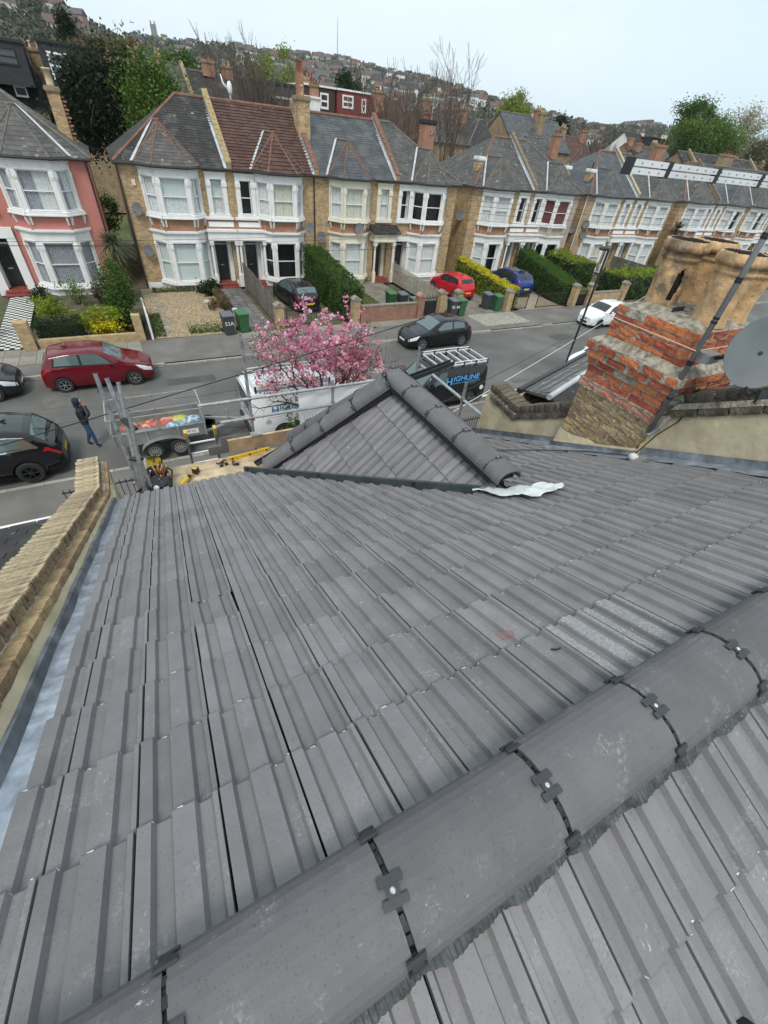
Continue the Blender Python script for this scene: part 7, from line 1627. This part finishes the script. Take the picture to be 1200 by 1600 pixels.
# near front garden: railings, shrub, kerb-side bits
for k in range(1):
    rl = thing('iron_railings', 'black iron railings round the front garden below the bay', 'railings', (8.5,10.8,0))
    mb = MB(); mb.bar((5.2,10.8,1.0),(13,10.8,1.0),.04,.03); mb.bar((5.2,10.8,.15),(13,10.8,.15),.04,.03); mb.build('rail', GUTB, rl)
    for i in range(64): mb = MB(); x = 5.25+i*.12; mb.bar((x,10.8,.02),(x,10.8,1.12),.018,.018,(1,0,0)); mb.build('bar', GUTB, rl)
    rl2 = thing('iron_railings', 'short black iron railings beside the foot of the spare tubes', 'railings', (-1.4,11,0))
    mb = MB(); mb.bar((-3.0,11.2,1.0),(-.2,11.2,1.0),.04,.03); mb.build('rail', GUTB, rl2)
    for i in range(20): mb = MB(); x = -2.95+i*.145; mb.bar((x,11.2,.02),(x,11.2,1.1),.018,.018,(1,0,0)); mb.build('bar', GUTB, rl2)
shrub('narrow upright green conifer in front of the white van', (3.55,11.9,1.0), (.3,.3,1.1), 2200, .07, LG, 51, clumps=16); shrub('low green shrub inside the railings below the bay', (8.9,9.9,.7), (1.0,.7,.6), 1500, .08, LYG, 52)
lamp = thing('street_lamp', 'slim black street lamp on the near pavement left of the chimney', 'street lamp', (17.0,12.75,0)); mb = MB(); mb.tube([(17.0,12.75,0),(17.0,12.75,1.3)], .07, 10); mb.tube([(17.0,12.75,1.3),(16.93,12.75,6.2)], .045, 10); mb.build('post', GUTB, lamp); mb = MB(); mb.ball((16.72,12.78,6.24), .2, 12, 7, (1.5,.75,.4)); mb.build('lamp_head', GUTB, lamp, smooth=True)
# overhead wires
def wire(label, p, q, sag=.25, r=.011, m=BLACKP):
    p, q = Vector(p), Vector(q); mb = MB(); mb.tube([p.lerp(q, k/16)-Vector((0,0,sag*4*(k/16)*(1-k/16))) for k in range(17)], r, 4, cap=False); tag(mb.build('overhead_wire', m), label, 'wire', 'overhead telephone wires')
# ================================================================ wires
wire('thin wire crossing the salmon house at door height', (-22,26,4.2), (1.2,WY-.05,2.35), .1, .012); wire('lower thin wire crossing the salmon house and the gravel garden house', (-22,26.4,3.9), (13,WY-1,3.2), .25, .011); wire('thin wire crossing in front of the porches and the tall hedge', (-10,27,3.6), (23,WY-.8,3.4), .3, .011); wire('thin wire above the red car at ground floor height', (9,27,3.3), (37,WY-1,3.6), .25, .011)
for k, (z, lab) in enumerate(((6.1,'highest thin wire over the right hand bays'), (5.85,'second thin wire over the right hand bays'), (5.5,'third thin wire over the right hand bays'), (5.2,'fourth thin wire over the right hand bays'), (4.75,'fifth thin wire over the right hand bays'), (4.3,'lowest thin wire over the right hand bays'))):
    wire(lab, (23.9,31.5,z+.15), (78,31.8,z+.5), .35+.05*k, .014)
wire('black cable rising past the person towards the blossom', (-8.5,10,2.4), (7,10.2,5.1), .05, .012); wire('white cable running up over the black van to the right', (3.9,7.2,3.0), (34.5,20.2,2.6), .12, .012, mat('white_cable', (.65,.65,.65), .5)); wire('dark cable below the white one over the black van', (7.2,9.2,2.9), (33,20.6,1.8), .15, .01)
# ================================================================ neighbours' roofs
nl = thing('neighbour_roof', 'dark slate roof with white gutter beyond the left parapet wall', 'roof', (-3.6, 2.5, 0))
f = [(-6.2,4.95,5.03),(-1.16,4.95,5.03),(-1.16,.05,7.35),(-6.2,.05,7.35)]; f = [(-6.2,4.95,5.03),(-6.2,.05,7.35),(-1.16,.05,7.35),(-1.16,4.95,5.03)]
mb = MB(); mb.prism([Vector(p)-Vector((0,0,.006)) for p in f], (0,0,-.08)); mb.build('roof_deck', SLATED, nl); mb = MB(); slates(mb, f, (1,0,0), .26, .19); mb.build('roof_slate', SLATED, nl, kind='stuff')
mb = MB(); mb.tube([(-6.2,5.0,4.97),(-1.2,5.0,4.97)], .055, 8); mb.build('gutter', WPAINT, nl); mb = MB(); mb.box(-6.2,-1.16,4.4,4.7,0,4.9); mb.build('front_wall', HB, nl)
nr = thing('neighbour_roof', 'grey slate bay roof with pale hip flashing beyond the right parapet wall', 'roof', (7, 4.8, 0))
f = [(4.2,4.8,5.1),(4.2,.05,7.35),(10.5,.05,7.35),(10.5,4.8,5.1)]
mb = MB(); mb.prism([Vector(p)-Vector((0,0,.006)) for p in f], (0,0,-.08)); mb.build('roof_deck', SLATE, nr); mb = MB(); slates(mb, f, (1,0,0), .27, .19); mb.build('roof_slate', SLATED, nr, kind='stuff')
for par_, a_, b_, m_ in ((nl,-6.2,-1.16,SLATED), (nr,4.2,10.5,SLATE)):
    f_ = [(b_,-4.6,5.1),(a_,-4.6,5.1),(a_,.05,7.35),(b_,.05,7.35)]; mb = MB(); mb.prism([Vector(p)-Vector((0,0,.006)) for p in f_], (0,0,-.08)); mb.build('roof_deck', m_, par_); mb = MB(); slates(mb, f_, (1,0,0), .27, .19); mb.build('roof_slate', m_, par_, kind='stuff'); mb = MB(); mb.tube([(a_,.05,7.37),(b_,.05,7.37)], .1, 8); mb.build('ridge_cap', GREYCAP, par_)
E1, E2 = Vector((6.15,5.28,5.42)), Vector((9.7,6.50,5.42)); ed = (E2-E1).normalized(); inn = Vector((ed.y,-ed.x,0))
H1, H2 = Vector((5.79,4.39,5.76)), Vector((9.6,5.80,5.72))
fa = [E1,E2,H2,H1]; mb = MB(); mb.prism([p-Vector((0,0,.006)) for p in fa], (0,0,-.05)); mb.build('bay_roof', SLATE, nr); mb = MB(); slates(mb, fa, ed, .27, .22, .014); mb.build('roof_slate', mat('pale_slate', (0.235,0.225,0.20), .7, island=.25, var=.35, scale=6, col2=(.15,.15,.15), mixscale=4), nr, kind='stuff')
fb = [H1,H2,H2+inn*1.6+Vector((0,0,-.7)),H1+inn*1.6+Vector((0,0,-.7))]; mb = MB(); mb.prism([p-Vector((0,0,.006)) for p in fb], (0,0,-.05)); mb.build('bay_roof', SLATED, nr); mb = MB(); slates(mb, fb, ed, .27, .2); mb.build('roof_slate', SLATED, nr, kind='stuff')
mb = MB(); mb.tube([H1-ed*.05,H2], .05, 8); mb.build('hip_flashing', LEADW, nr); mb = MB(); mb.tube([E1-inn*.06-ed*.1-Vector((0,0,.03)),E2-inn*.06-Vector((0,0,.03))], .06, 8); mb.build('gutter', GUTB, nr)
mb = MB(); mb.prism([E1-Vector((0,0,.1)),E2-Vector((0,0,.1)),(10.2,4.9,5.0),(6.0,4.9,5.0)], (0,0,-4.9)); mb.build('bay_wall', HB, nr); mb = MB(); mb.box(4.2,10.5,4.3,4.6,0,5.0); mb.build('front_wall', HB, nr)
# ================================================================ houses and trees behind the terrace
def back_house(label, x0, x1, y, ze, zr, roof, wall=BLKD, hips=(0,0), sw=.35, sg=.28, dorm=None, chims=(), capm=GREYCAP, win=(), gable=False, dep=9.0, zg=0):
    t = thing('back_house', label, 'house', ((x0+x1)/2, y, zg), 'houses behind the terrace'); hd = dep/2
    mb = MB(); mb.box(x0+.1, x1-.1, y+.2, y+dep-.2, zg, ze); mb.build('wall', wall, t)
    yr_ = y+hd; r0, r1 = x0+(hips[0]*hd), x1-(hips[1]*hd); fs = [[(x0,y,ze),(x1,y,ze),(r1,yr_,zr),(r0,yr_,zr)], [(x1,y+dep,ze),(x0,y+dep,ze),(r0,yr_,zr),(r1,yr_,zr)]]
    if hips[0]: fs.append([(x0,y+dep,ze),(x0,y,ze),(r0,yr_,zr)])
    if hips[1]: fs.append([(x1,y,ze),(x1,y+dep,ze),(r1,yr_,zr)])
    for k, s_ in ((0,x0+.1),(1,x1-.1)):
        if not hips[k]: mb = MB(); mb.prism([(s_,y+.1,ze),(s_,y+dep-.1,ze),(s_,yr_,zr-.05)], (.05 if k == 0 else -.05,0,0)); mb.build('gable_wall', wall, t)
    d, s_ = MB(), MB()
    for f in fs: d.prism([Vector(p)-Vector((0,0,.006)) for p in f], (0,0,-.08))
    for f in fs[:1]+fs[2:]: slates(s_, f, (1,0,0) if f[0][1] == f[1][1] else (0,1,0), sw, sg, .018)
    d.build('roof', roof, t); s_.build('roof_slate', roof, t, kind='stuff'); mb = MB(); mb.tube([(r0,yr_,zr),(r1,yr_,zr)], .1, 6)
    for k, s_ in ((0,(x0,r0)),(1,(x1,r1))):
        if hips[k]: mb.tube([(s_[0],y,ze),(s_[1],yr_,zr)], .09, 6)
    mb.build('ridge_cap', capm, t)
    for (cx, cy, cz, ch, wx, wy, nx, m, pm) in chims: chimney_part(t, cx, cy, cz, ch*.82, wx, wy, nx, 1, m, pm, potr=.12, poth=.42)
    for (wx0, wx1, wz0, wz1, wyy, fr) in win: window(t, (wx0,wyy,0), (1,0,0), (0,-1,0), 0, wx1-wx0, wz0, wz1, 'none', fr=fr, rec=-.06, fw=.1)
    return t
def dormer(par, x0, x1, y, z0, z1, dep, m, fascia=GUTB, fz=.18):
    mb = MB(); mb.box(x0, x1, y, y+dep, z0, z1); d = mb.build('dormer', m, par); mb = MB(); mb.box(x0-.08, x1+.08, y-.12, y+dep, z1+.002, z1+fz); mb.build('flat_roof', fascia, d); return d
SHUNG = mat('dark_hung_slate', (0.028,0.029,0.033), .7, var=.25, scale=3); BRHUNG = mat('brown_hung_tile', (0.06,0.035,0.03), .85, var=.25, scale=4); RDHUNG = mat('red_hung_tile', (0.20,0.045,0.04), .85, var=.15, scale=5)
t = back_house('dark slate hung house behind the salmon house roof, far left', -14,-2.6,61,7.6,11.6,SLATED, chims=((-2.3,64,9,3.2,1.2,.8,2,BLKD,BUFFPOT),), win=((-4.7,-3.8,8.3,9.6,61.1,UPVC),)); dormer(t,-9,-3.0,59.6,9.0,11.6,4,SHUNG); window(t,(-5.2,59.6,0),(1,0,0),(0,-1,0),0,1.6,10.2,11.2,'blind',fr=TRIM,rec=-.06,fw=.1)
t = back_house('dark house with white dormer windows left of the yew tree', -2.5,5.4,61,7.6,11.9,mat('red_brown_tile', (.13,.06,.05), .85, island=.2), chims=((1.5,65.3,11,1.6,.9,.7,2,BLKR,REDPOT),(3.4,65.3,11,1.6,.9,.7,2,BLKR,REDPOT)), win=((-2.2,-1.6,7.6,9.2,61.1,UPVC),(-1.3,-.5,5.6,6.6,61.1,UPVC))); dormer(t,-1.9,2.2,59.8,8.8,11.9,4,SHUNG); window(t,(-1.4,59.8,0),(1,0,0),(0,-1,0),0,1.5,9.7,11.4,'sides',fr=UPVC,rec=-.06,fw=.14)
back_house('house with plain grey slate roof seen above the green tree', 5.5,10.3,62,9.2,12.2,SLATE, chims=((5.9,64,11,2.2,1.0,.8,2,BLKR,REDPOT),(8.2,66,11.8,1.0,.6,.6,2,BLKD,BUFFPOT)))
t = back_house('house with dark brown slate roof behind the bare twigs', 10.4,16.0,62,9.2,11.9,SLATED, chims=((13,66,11.6,1.5,1.2,.7,3,BLKR,REDPOT),(15,66.3,11.6,1.3,1.0,.7,2,BLKR,BUFFPOT))); mb = MB(); mb.prism([(10.2,61.8,9.3),(10.2,61.8,9.7),(10.2,66.5,12.5),(10.2,66.5,12.0)][::-1], (.35,0,0)); mb.build('party_parapet', BLKD, t)
t = back_house('house with long black flat roofed dormers behind the brown tiled roof', 16.1,21.5,62.5,8.2,11.6,SLATED, chims=((22.9,61,9.6,3.0,.9,.7,3,BLKR,REDPOT),)); dormer(t,16.0,21.4,61,9.6,11.6,5,SHUNG); dormer(t,18.2,21.9,60.2,9.0,10.5,2,SHUNG,LEADW)
t = back_house('house with brown hung dormer and white framed door window', 21.6,25.5,62.6,8.2,11.3,SLATED, chims=()); dormer(t,21.7,25.5,61.2,9.2,11.9,5,BRHUNG,WPAINT,.16); window(t,(23.7,61.2,0),(1,0,0),(0,-1,0),0,1.0,10.2,11.5,'none',rec=-.06,fw=.16); window(t,(22.3,61.2,0),(1,0,0),(0,-1,0),0,.9,9.3,10.9,'none',rec=-.06,fw=.16); dormer(t,21.4,23.4,60.4,9.4,10.9,1,WPAINT,WPAINT)
t = back_house('house with brick red hung dormer and two white windows', 25.6,29.8,62.6,8.2,11.3,SLATED); dormer(t,25.7,29.7,61.0,9.2,11.9,5,RDHUNG,WPAINT,.16); window(t,(26.3,61,0),(1,0,0),(0,-1,0),0,1.35,10.5,11.6,'sides',rec=-.06,fw=.14,mull=True); window(t,(28.7,61,0),(1,0,0),(0,-1,0),0,.55,10.3,11.5,'none',rec=-.06,fw=.12)
back_house('house with dark red brown tiled roof and brick chimney behind the slate roofed end house', 29.9,37.2,61.5,8.6,12.0,BROWNT, sg=.33, chims=((32.6,64.5,10.6,2.4,1.3,.8,3,BLKR,REDPOT),(24.2,66.5,11,2.2,1.4,.9,4,BLKR,REDPOT)), capm=TERRA)
for (a, b, y, ze, zr, rf, lab) in ((38,44.5,60,8.6,11.7,SLATE,'grey slate roof directly behind the bare tall trees'), (44.6,50,61,8.4,11.4,SLATED,'darker slate roof right of the bare tall trees')):
    back_house('house with '+lab, a, b, y, ze, zr, rf, hips=(0,1) if b < 45 else (1,0), chims=((a+1.5,y+4.5,zr-.6,1.8,1.1,.7,3,BLKR,BUFFPOT),))
t = back_house('house with yellow brick rear gable and small white windows behind the middle pair', 47.5,56.5,54.5,7.2,10.2,SLATE, hips=(1,0), chims=((55.8,56.5,8.2,3.2,1.1,.8,3,BLKR,REDPOT),), win=((50.3,51.2,6.6,7.9,54.55,UPVC),(53.2,54.0,6.4,7.7,54.55,UPVC)))
back_house('house with blue slate roof and pale parapets in the row behind the middle pair', 52.5,58.5,61,9.0,12.6,SLATEB, chims=((58.6,63.5,10.6,3.0,.9,.8,2,BLKD,BUFFPOT),)); back_house('house with second blue slate roof in the row behind the middle pair', 59.0,64.5,61.5,9.0,12.4,SLATEB, chims=((60,66,12,1.8,.9,.8,2,BLKR,BUFFPOT),)); back_house('low brown roofed house in the gap above the hipped blue slate house', 66,76,66,8.0,11.2,BROWNT, chims=((70,70,10.6,2.0,1.1,.8,3,BLKD,BUFFPOT),(75,70,10.6,2.0,1.1,.8,3,BLKR,REDPOT)))
t = back_house('black roofed house with big white gable end in the right distance', 113.5,128,88,10.0,14.2,SHUNG, wall=WPAINT, dep=11, chims=((120,93.5,13.8,1.2,.8,.8,2,WPAINT,BUFFPOT),(128,93,13,2.5,1.2,.9,2,WPAINT,BUFFPOT))); dormer(t,117.5,124.5,88.5,11.4,13.6,3,SHUNG); window(t,(118.2,88.5,0),(1,0,0),(0,-1,0),0,1.8,11.6,13.3,'none',rec=-.06,fw=.3)
for (a, b, y, ze, zr, rf, lab) in ((84,92,62,7.6,10.6,SLATED,'slate roofed house right of the brown roofed one in the gap'), (94,104,72,8,11.6,BROWNT,'brown roofed house left of the white gable'), (118,132,64,7.5,10.8,SLATED,'dark roofed house below the big green tree'), (104,116,60,7.2,10.2,BROWNT,'red brown roofed house in the jumble below the white gable'), (134,150,70,8,12,SLATED,'dark roofed house under the pale tree at the right edge')):
    back_house(lab, a, b, y, ze, zr, rf, chims=((a+1.5,y+4.5,zr-.7,2.0,1.2,.8,3,BLKR,REDPOT),(b-1,y+4.5,zr-.7,1.8,1.0,.8,2,BLKD,BUFFPOT)))
t = back_house('house with skylights in its slate roof behind the end of the far terrace', 70,90,43.5,7.2,10.6,SLATED, chims=((78,45.8,9,2.3,2.2,1.0,3,BLKD,REDPOT),))
for x, m in ((73.5,WPAINT),(75.8,WPAINT),(82.2,WPAINT),(85.6,TRIM)):
    mb = MB(); mb.prism([(x,44.7,8.2),(x+1.1,44.7,8.2),(x+1.1,46.6,9.5),(x,46.6,9.5)], (0,-.06,.09)); mb.build('skylight', m if m is TRIM else mat('skylight_glass', (.5,.53,.55), .15), t)
for x, w_ in ((72.2,.4),(80.3,.5),(87.8,.4)):
    mb = MB(); mb.prism([(x,43.3,7.1),(x,43.3,7.6),(x,48.1,11.0),(x,48.1,10.4)][::-1], (w_,0,0)); mb.build('party_parapet', BLKD, t)
back_house('small slate hipped roof peeping over the far terrace left of the skylights', 66.5,71.5,47,8,11,SLATE, hips=(1,0), chims=((67.5,49,8.5,3.0,1.6,.9,2,BLKR,REDPOT),))
for k in range(9):
    a = -60+k*6.1 if k < 7 else 0
    if k < 7: back_house('rear house of the long row beyond the left edge', a, a+6, 61.5, 8.4, 11.8, SLATED)
# trees behind
leafy_tree('big dark yew tree behind the gap beside the salmon house', (1.4,49,0), (1.5,49,7.9), (3.3,3.0,4.0), 24000, .24, LYW, .3, 40, seed=1); leafy_tree('fresh green tree behind the hipped roof of the yellow brick end house', (5.2,46,0), (5.2,46,8.3), (2.7,2.2,3.1), 14000, .19, LF, .2, 34, seed=2, lm2=LG)
leafy_tree('olive green rounded tree behind and above the dark yew', (3.6,72,0), (3.2,72,11.2), (4.2,3.6,3.2), 9000, .35, leafmat('olive_leaf', (.10,.095,.035)), .25, 26, seed=3)
leafy_tree('dark conifer top poking up left of the olive tree', (1.2,85,0), (1.2,85,13.4), (1.6,1.6,3), 3000, .35, LYW, .2, 14, seed=4); leafy_tree('pale green willow behind the brown dormer chimney', (27,86,0), (26.8,86,13), (4,3,3.6), 7000, .3, LW, .25, 24, seed=5); leafy_tree('round green bush tree above the plain grey slate roof', (15,95,0), (14.8,95,13.5), (3.6,3,2.2), 4200, .3, LG, .25, 20, seed=6); leafy_tree('dark evergreen behind the red dormer', (36.5,82,0), (36.4,82,12.4), (2.4,2,3.0), 4000, .3, LD, .25, 16, seed=7)
leafy_tree('weeping yellow green willow in the right middle distance', (72.5,86,0), (72.5,86,13.2), (3.8,3.4,3.3), 9000, .32, LW, .3, 26, seed=8); leafy_tree('big fresh green tree at the right in front of the far hill', (118,76,0), (120,76,13.0), (10,7,5.0), 22000, .36, LF, .4, 40, seed=9, lm2=LG); leafy_tree('tall upper crown of darker leaves rising over the big green tree', (118,80,0), (119,80,17.2), (6.6,4,3.8), 6000, .4, LG, .4, 26, seed=10); leafy_tree('pale catkin covered tree at the right edge', (131,76,0), (131,76,15.5), (6,5,6), 8000, .34, LPALE, .3, 30, seed=11); leafy_tree('olive brown tree below the pale tree at the right edge', (138,72,0), (136,72,11.5), (8,5,5), 10000, .34, leafmat('olive_leaf', (.10,.095,.035)), .3, 30, seed=12); leafy_tree('green round tree beside the white gable', (121,80,0), (121,80,9.5), (4.5,3.5,3), 5000, .3, LF, .25, 18, seed=13); leafy_tree('dark conifer in the gap of the right middle distance', (91,92,0), (91,92,13), (2.2,2.2,3.4), 3200, .35, LYW, .25, 14, seed=14)
leafy_tree('ivy clad shrub tree in the shady back garden of the gap', (-.2,43,0), (-.3,43.5,2.6), (1.0,1.5,1.6), 2600, .16, LG, .12, 14, seed=15)
bare_tree('tall bare tree, the highest of those behind the terrace', (31.4,46.5,0), 13.2, 41, TWIG, 4, .5, .17, 3, .42, ratio=.7, stems=2); bare_tree('bare twiggy tree right beside the tallest bare tree', (34.0,48,0), 11.4, 43, TWIG, 4, .55, .15, 3, .4, stems=2); bare_tree('dense brown bare tree left of the tallest bare tree', (27.9,49,0), 11.6, 44, TWIG, 4, .42, .15, 3, .38, stems=3); bare_tree('slim bare tree left of the dense brown one', (25.8,52,0), 11.0, 45, TWIGD, 4, .42, .12, 3, .45, stems=2)
bare_tree('thin brown bare trees in front of the dark brown slate roof', (12.4,52,0), 11.6, 46, TWIG, 4, .4, .11, 3, .45, stems=3); bare_tree('brown bare sapling left of the rear chimneys', (14.8,53,0), 11.2, 47, TWIG, 4, .4, .1, 3, .45, stems=3); bare_tree('red brown bare shrub tree behind the hipped blue slate house', (66,58,0), 10.6, 48, mat('red_twig', (.13,.075,.06), .95), 4, .5, .12, 3, .35, stems=3)
cov = thing('covered_statue', 'white bird shaped cover on a pole behind the brown tiled roof ridge', 'cover', (9.0,40,0)); mb = MB(); mb.tube([(9.1,40,8.6),(9.1,40,9.9)], .05, 6); mb.build('pole', LEADW, cov); mb = MB(); mb.ball((9.1,40,10.1), .2, 8, 6, (.9,.7,1.8), .15); mb.tube([(9.0,40,10.0),(8.7,40,10.3),(8.6,40,10.7)], [.1,.06,.03], 6); mb.build('cover', WPAINT, cov, smooth=True)
aer = thing('tv_aerial', 'thin television aerial on a pole at the chimney of the slate roofed end house', 'aerial', (24.4,WY+5.5,9)); mb = MB(); mb.tube([(24.3,WY+5.4,8.5),(24.3,WY+5.4,11.4)], .03, 6); mb.build('pole', GALV, aer); mb = MB(); mb.tube([(23.3,WY+5.4,11.1),(25.2,WY+5.4,11.15)], .02, 5)
for k in range(7): mb.tube([(23.4+k*.28,WY+5.1,11.12),(23.4+k*.28,WY+5.7,11.12)], .01, 4)
mb.build('boom', GALV, aer)
# ================================================================ the hill
SKY = [(-60,5.2),(-12,5.5),(-3,5.6),(-.3,5.2),(.9,5.0),(2.9,4.3),(4.5,3.7),(5.7,4.15),(9.2,4.2),(13.2,4.6),(16,4.4),(18.8,4.65),(23,4.75),(27.5,4.4),(31,4.35),(37,3.55),(41.2,3.0),(45,2.65),(48.3,2.35),(52.4,2.75),(55.7,2.6),(61.8,2.25),(80,2.2),(120,2.0)]
RID = [(-60,420),(-3,450),(2,520),(6,900),(30,1000),(45,1100),(70,1200),(120,1200)]
def tab(t, x):
    if x <= t[0][0]: return t[0][1]
    for (a, va), (b, vb) in zip(t, t[1:]):
        if x <= b: return va+(vb-va)*(x-a)/(b-a)
    return t[-1][1]
def hillz(az, r):
    R1 = tab(RID, az); top = 8.8+R1*math.tan(R(tab(SKY, az)))-8.5; r0 = 150
    if r < r0: return -.3
    t = min(1.0, (r-r0)/(R1-r0)); z = -.3+top*(t*t*(3-2*t)*.5+t*.5)
    if r > R1: z = top*max(0, 1-((r-R1)/1500)**2)
    return z+4*mnoise.noise(Vector((math.sin(R(az))*r*.006, math.cos(R(az))*r*.006, 0)))*min(1,(r-r0)/200)*(1 if r < R1*.9 else .5)
mb = MB(); rows = []; rr = [110,150,190,240,300,360,420,480,540,600,680,760,840,920,1000,1100,1200,1400,1700,2200]
for k in range(91):
    az = -60+k*2; rows.append([(r*math.sin(R(az)), r*math.cos(R(az)), hillz(az, r)) for r in rr])
mb.grid(rows[::-1]); struct('hill', mb, mat('hill_ground', (.075,.07,.045), .95, var=.3, scale=.02, col2=(.05,.065,.03), mixscale=.015), smooth=True)
rh = random.Random(77)
WOODS = [(leafmat('brown_wood', (.125,.108,.082), .3, .02, .2), .56), (leafmat('green_wood', (.085,.10,.05), .3, .02, .2), .27), (leafmat('dark_wood', (.045,.055,.038), .3, .02, .2), .17)]
accum = [MB() for _ in WOODS]
def wood_tree(x, y, z, h, w, mb, conifer=False):
    n = 44
    for k in range(n):
        u = rh.random(); zz = z+h*(.12+.88*u); ww = w*(1-u)*.9+.3 if conifer else w*math.sqrt(max(.06, 1-(2*u-1)**2)); a = rh.uniform(0, 2*PI); q = ww*math.sqrt(rh.random()); leaves(mb, [(x+q*math.cos(a), y+q*math.sin(a), zz)], h*.19, rh, .4, .8)
HOUSES = []
for k in range(5200):
    az = rh.uniform(-12, 78); R1 = tab(RID, az); r = R1*(rh.uniform(.2, 1.03)**.8 if rh.random() < .8 else rh.uniform(.95,1.03))
    if r < 150: continue
    i = rh.choices(range(3), [w for _, w in WOODS])[0]; x, y = r*math.sin(R(az)), r*math.cos(R(az)); h = rh.uniform(6, 11)*(1.15 if az < 6 else 1)*(.55+.45*min(1, r/600)); wood_tree(x, y, hillz(az, r), h, h*rh.uniform(.3,.48), accum[i], i == 2 and rh.random() < .6)
for (m, _), a, nm in zip(WOODS, accum, ('bare brown woods covering the hill', 'greener trees scattered over the hill', 'dark conifers dotted over the hill')):
    o = a.build('hill_wood', m); o['kind'] = 'stuff'; o['label'] = nm; o['category'] = 'wood'
HW = [mat('pale_house_wall', (.58,.56,.52), .8), mat('cream_house_wall', (.5,.45,.36), .8), mat('brick_house_wall', (.33,.22,.17), .85), mat('white_house_wall', (.75,.75,.73), .7)]; HR = [SLATED, SLATE, mat('hill_tile', (.12,.075,.06), .85)]
hillh = []
def hill_house(az, r, w, h, i, label, m=None):
    x, y = r*math.sin(R(az)), r*math.cos(R(az)); z = hillz(az, r)+2.6; d = w*.7; t = thing('hill_house', label, 'house', (x,y,z), 'houses scattered over the far hill'); a = R(-az)+rh.uniform(-.5,.5)
    M = Matrix.Rotation(a, 4, 'Z'); inv = MB(T=lambda p: Vector((x,y,z))+M @ Vector(p)); inv.box(-w/2,w/2,-d/2,d/2,-6,h); inv.build('wall', m or HW[i % 4], t)
    rf = MB(T=lambda p: Vector((x,y,z))+M @ Vector(p)); rf.prism([(-w/2-.3,-d/2-.4,h),(-w/2-.3,d/2+.4,h),(-w/2-.3,0,h+d*.45)][::-1], (w+.6,0,0)); rf.build('roof', HR[i % 3], t)
    wn_ = MB(T=lambda p: Vector((x,y,z))+M @ Vector(p))
    for k in range(3): wn_.box(-w*.36+k*w*.28,-w*.36+k*w*.28+w*.13,-d/2-.05,-d/2,h*.25,h*.6)
    wn_.build('window', CGL, t, kind='stuff')
ZN = [((14,30), (.35,.98), 165), ((5.5,14), (.4,.98), 16), ((30,45), (.35,.95), 44), ((46,64), (.35,.95), 26), ((-6,6), (.6,.97), 14)]
k = 0
for (a0,a1), (f0,f1), n in ZN:
    for _ in range(n):
        az = rh.uniform(a0, a1); f = rh.uniform(f0, f1); r = tab(RID, az)*f; k += 1
        hill_house(az, r, rh.uniform(6, 11), rh.uniform(4.5, 7), k, 'small %s house %s the far hill, %s' % (('pale','cream','brick','white')[k % 4], 'low on' if f < .6 else 'half way up' if f < .82 else 'near the top of', [w for l, w in ((0,'at the far left'), (6,'just left of the church tower'), (10,'just right of the church tower'), (14,'left above the brown tiled roof'), (16.5,'above the black flat roofed dormers'), (19.5,'left above the tall red chimney'), (22.8,'just left of the radio mast'), (25.5,'just right of the radio mast'), (28,'above the red dormer'), (31,'left of the bare trees'), (37,'behind the bare trees'), (41,'beside the tower block'), (49,'right of the willow'), (53,'under the long row of gables'), (58,'right of the white gable'), (99,'left of the big green tree')) if az < l][0]))
for j in range(9): hill_house(50.3+j*.27, 1000, 5.2, 9, 2, 'red and white gabled house of the long row on the right skyline', HW[3] if j % 2 else HW[2])
def far_tower(az, r, w, z0, h, m, label, cat, steps=None):
    x, y = r*math.sin(R(az)), r*math.cos(R(az)); t = thing('hill_tower' if w > 2 else 'radio_mast', label, cat, (x,y,z0)); mb = MB()
    if w > 2: mb.box(x-w/2,x+w/2,y-w/2,y+w/2,z0,z0+h); 
    else: mb.lathe([(w,0),(w*.8,h*.5),(w*.35,h)], (x,y,z0), n=6)
    mb.build('shaft', m, t)
    if steps:
        mb = MB()
        for (dx, hh, ww) in steps: mb.box(x+dx-ww/2,x+dx+ww/2,y-ww/2,y+ww/2,z0+h,z0+h+hh)
        mb.build('top', m, t)
    return t
far_tower(7.15, 820, 6, 55, 26, mat('church_stone', (.25,.24,.22), .9), 'grey church tower standing up on the left skyline', 'church tower', ((-2.2,2.5,1.5),(2.2,2.5,1.5)))
far_tower(22.8, 1050, .75, 92, 50, mat('mast_grey', (.28,.31,.34), .6), 'thin radio mast rising from the hilltop in the middle', 'mast')
far_tower(40.1, 900, 13, 35, 33, mat('scaffolded_block', (.5,.44,.38), .9), 'pale tower block behind the willow on the right skyline', 'tower block', ((2,6,1.2),(-2,3,4)))
# ================================================================ air
hz = MB(); hz.box(-2600, 2600, -120, 2600, -1.4, 150); HZ = bpy.data.materials.new('haze'); HZ.use_nodes = True; nt = HZ.node_tree; nt.nodes.clear()
ho = nt.nodes.new('ShaderNodeOutputMaterial'); pv = nt.nodes.new('ShaderNodeVolumePrincipled'); pv.inputs['Color'].default_value = (0.8,0.88,0.95,1); pv.inputs['Density'].default_value = 0.00013; pv.inputs['Anisotropy'].default_value = 0.0; nt.links.new(pv.outputs[0], ho.inputs['Volume'])
o = hz.build('haze', HZ); o['kind'] = 'stuff'
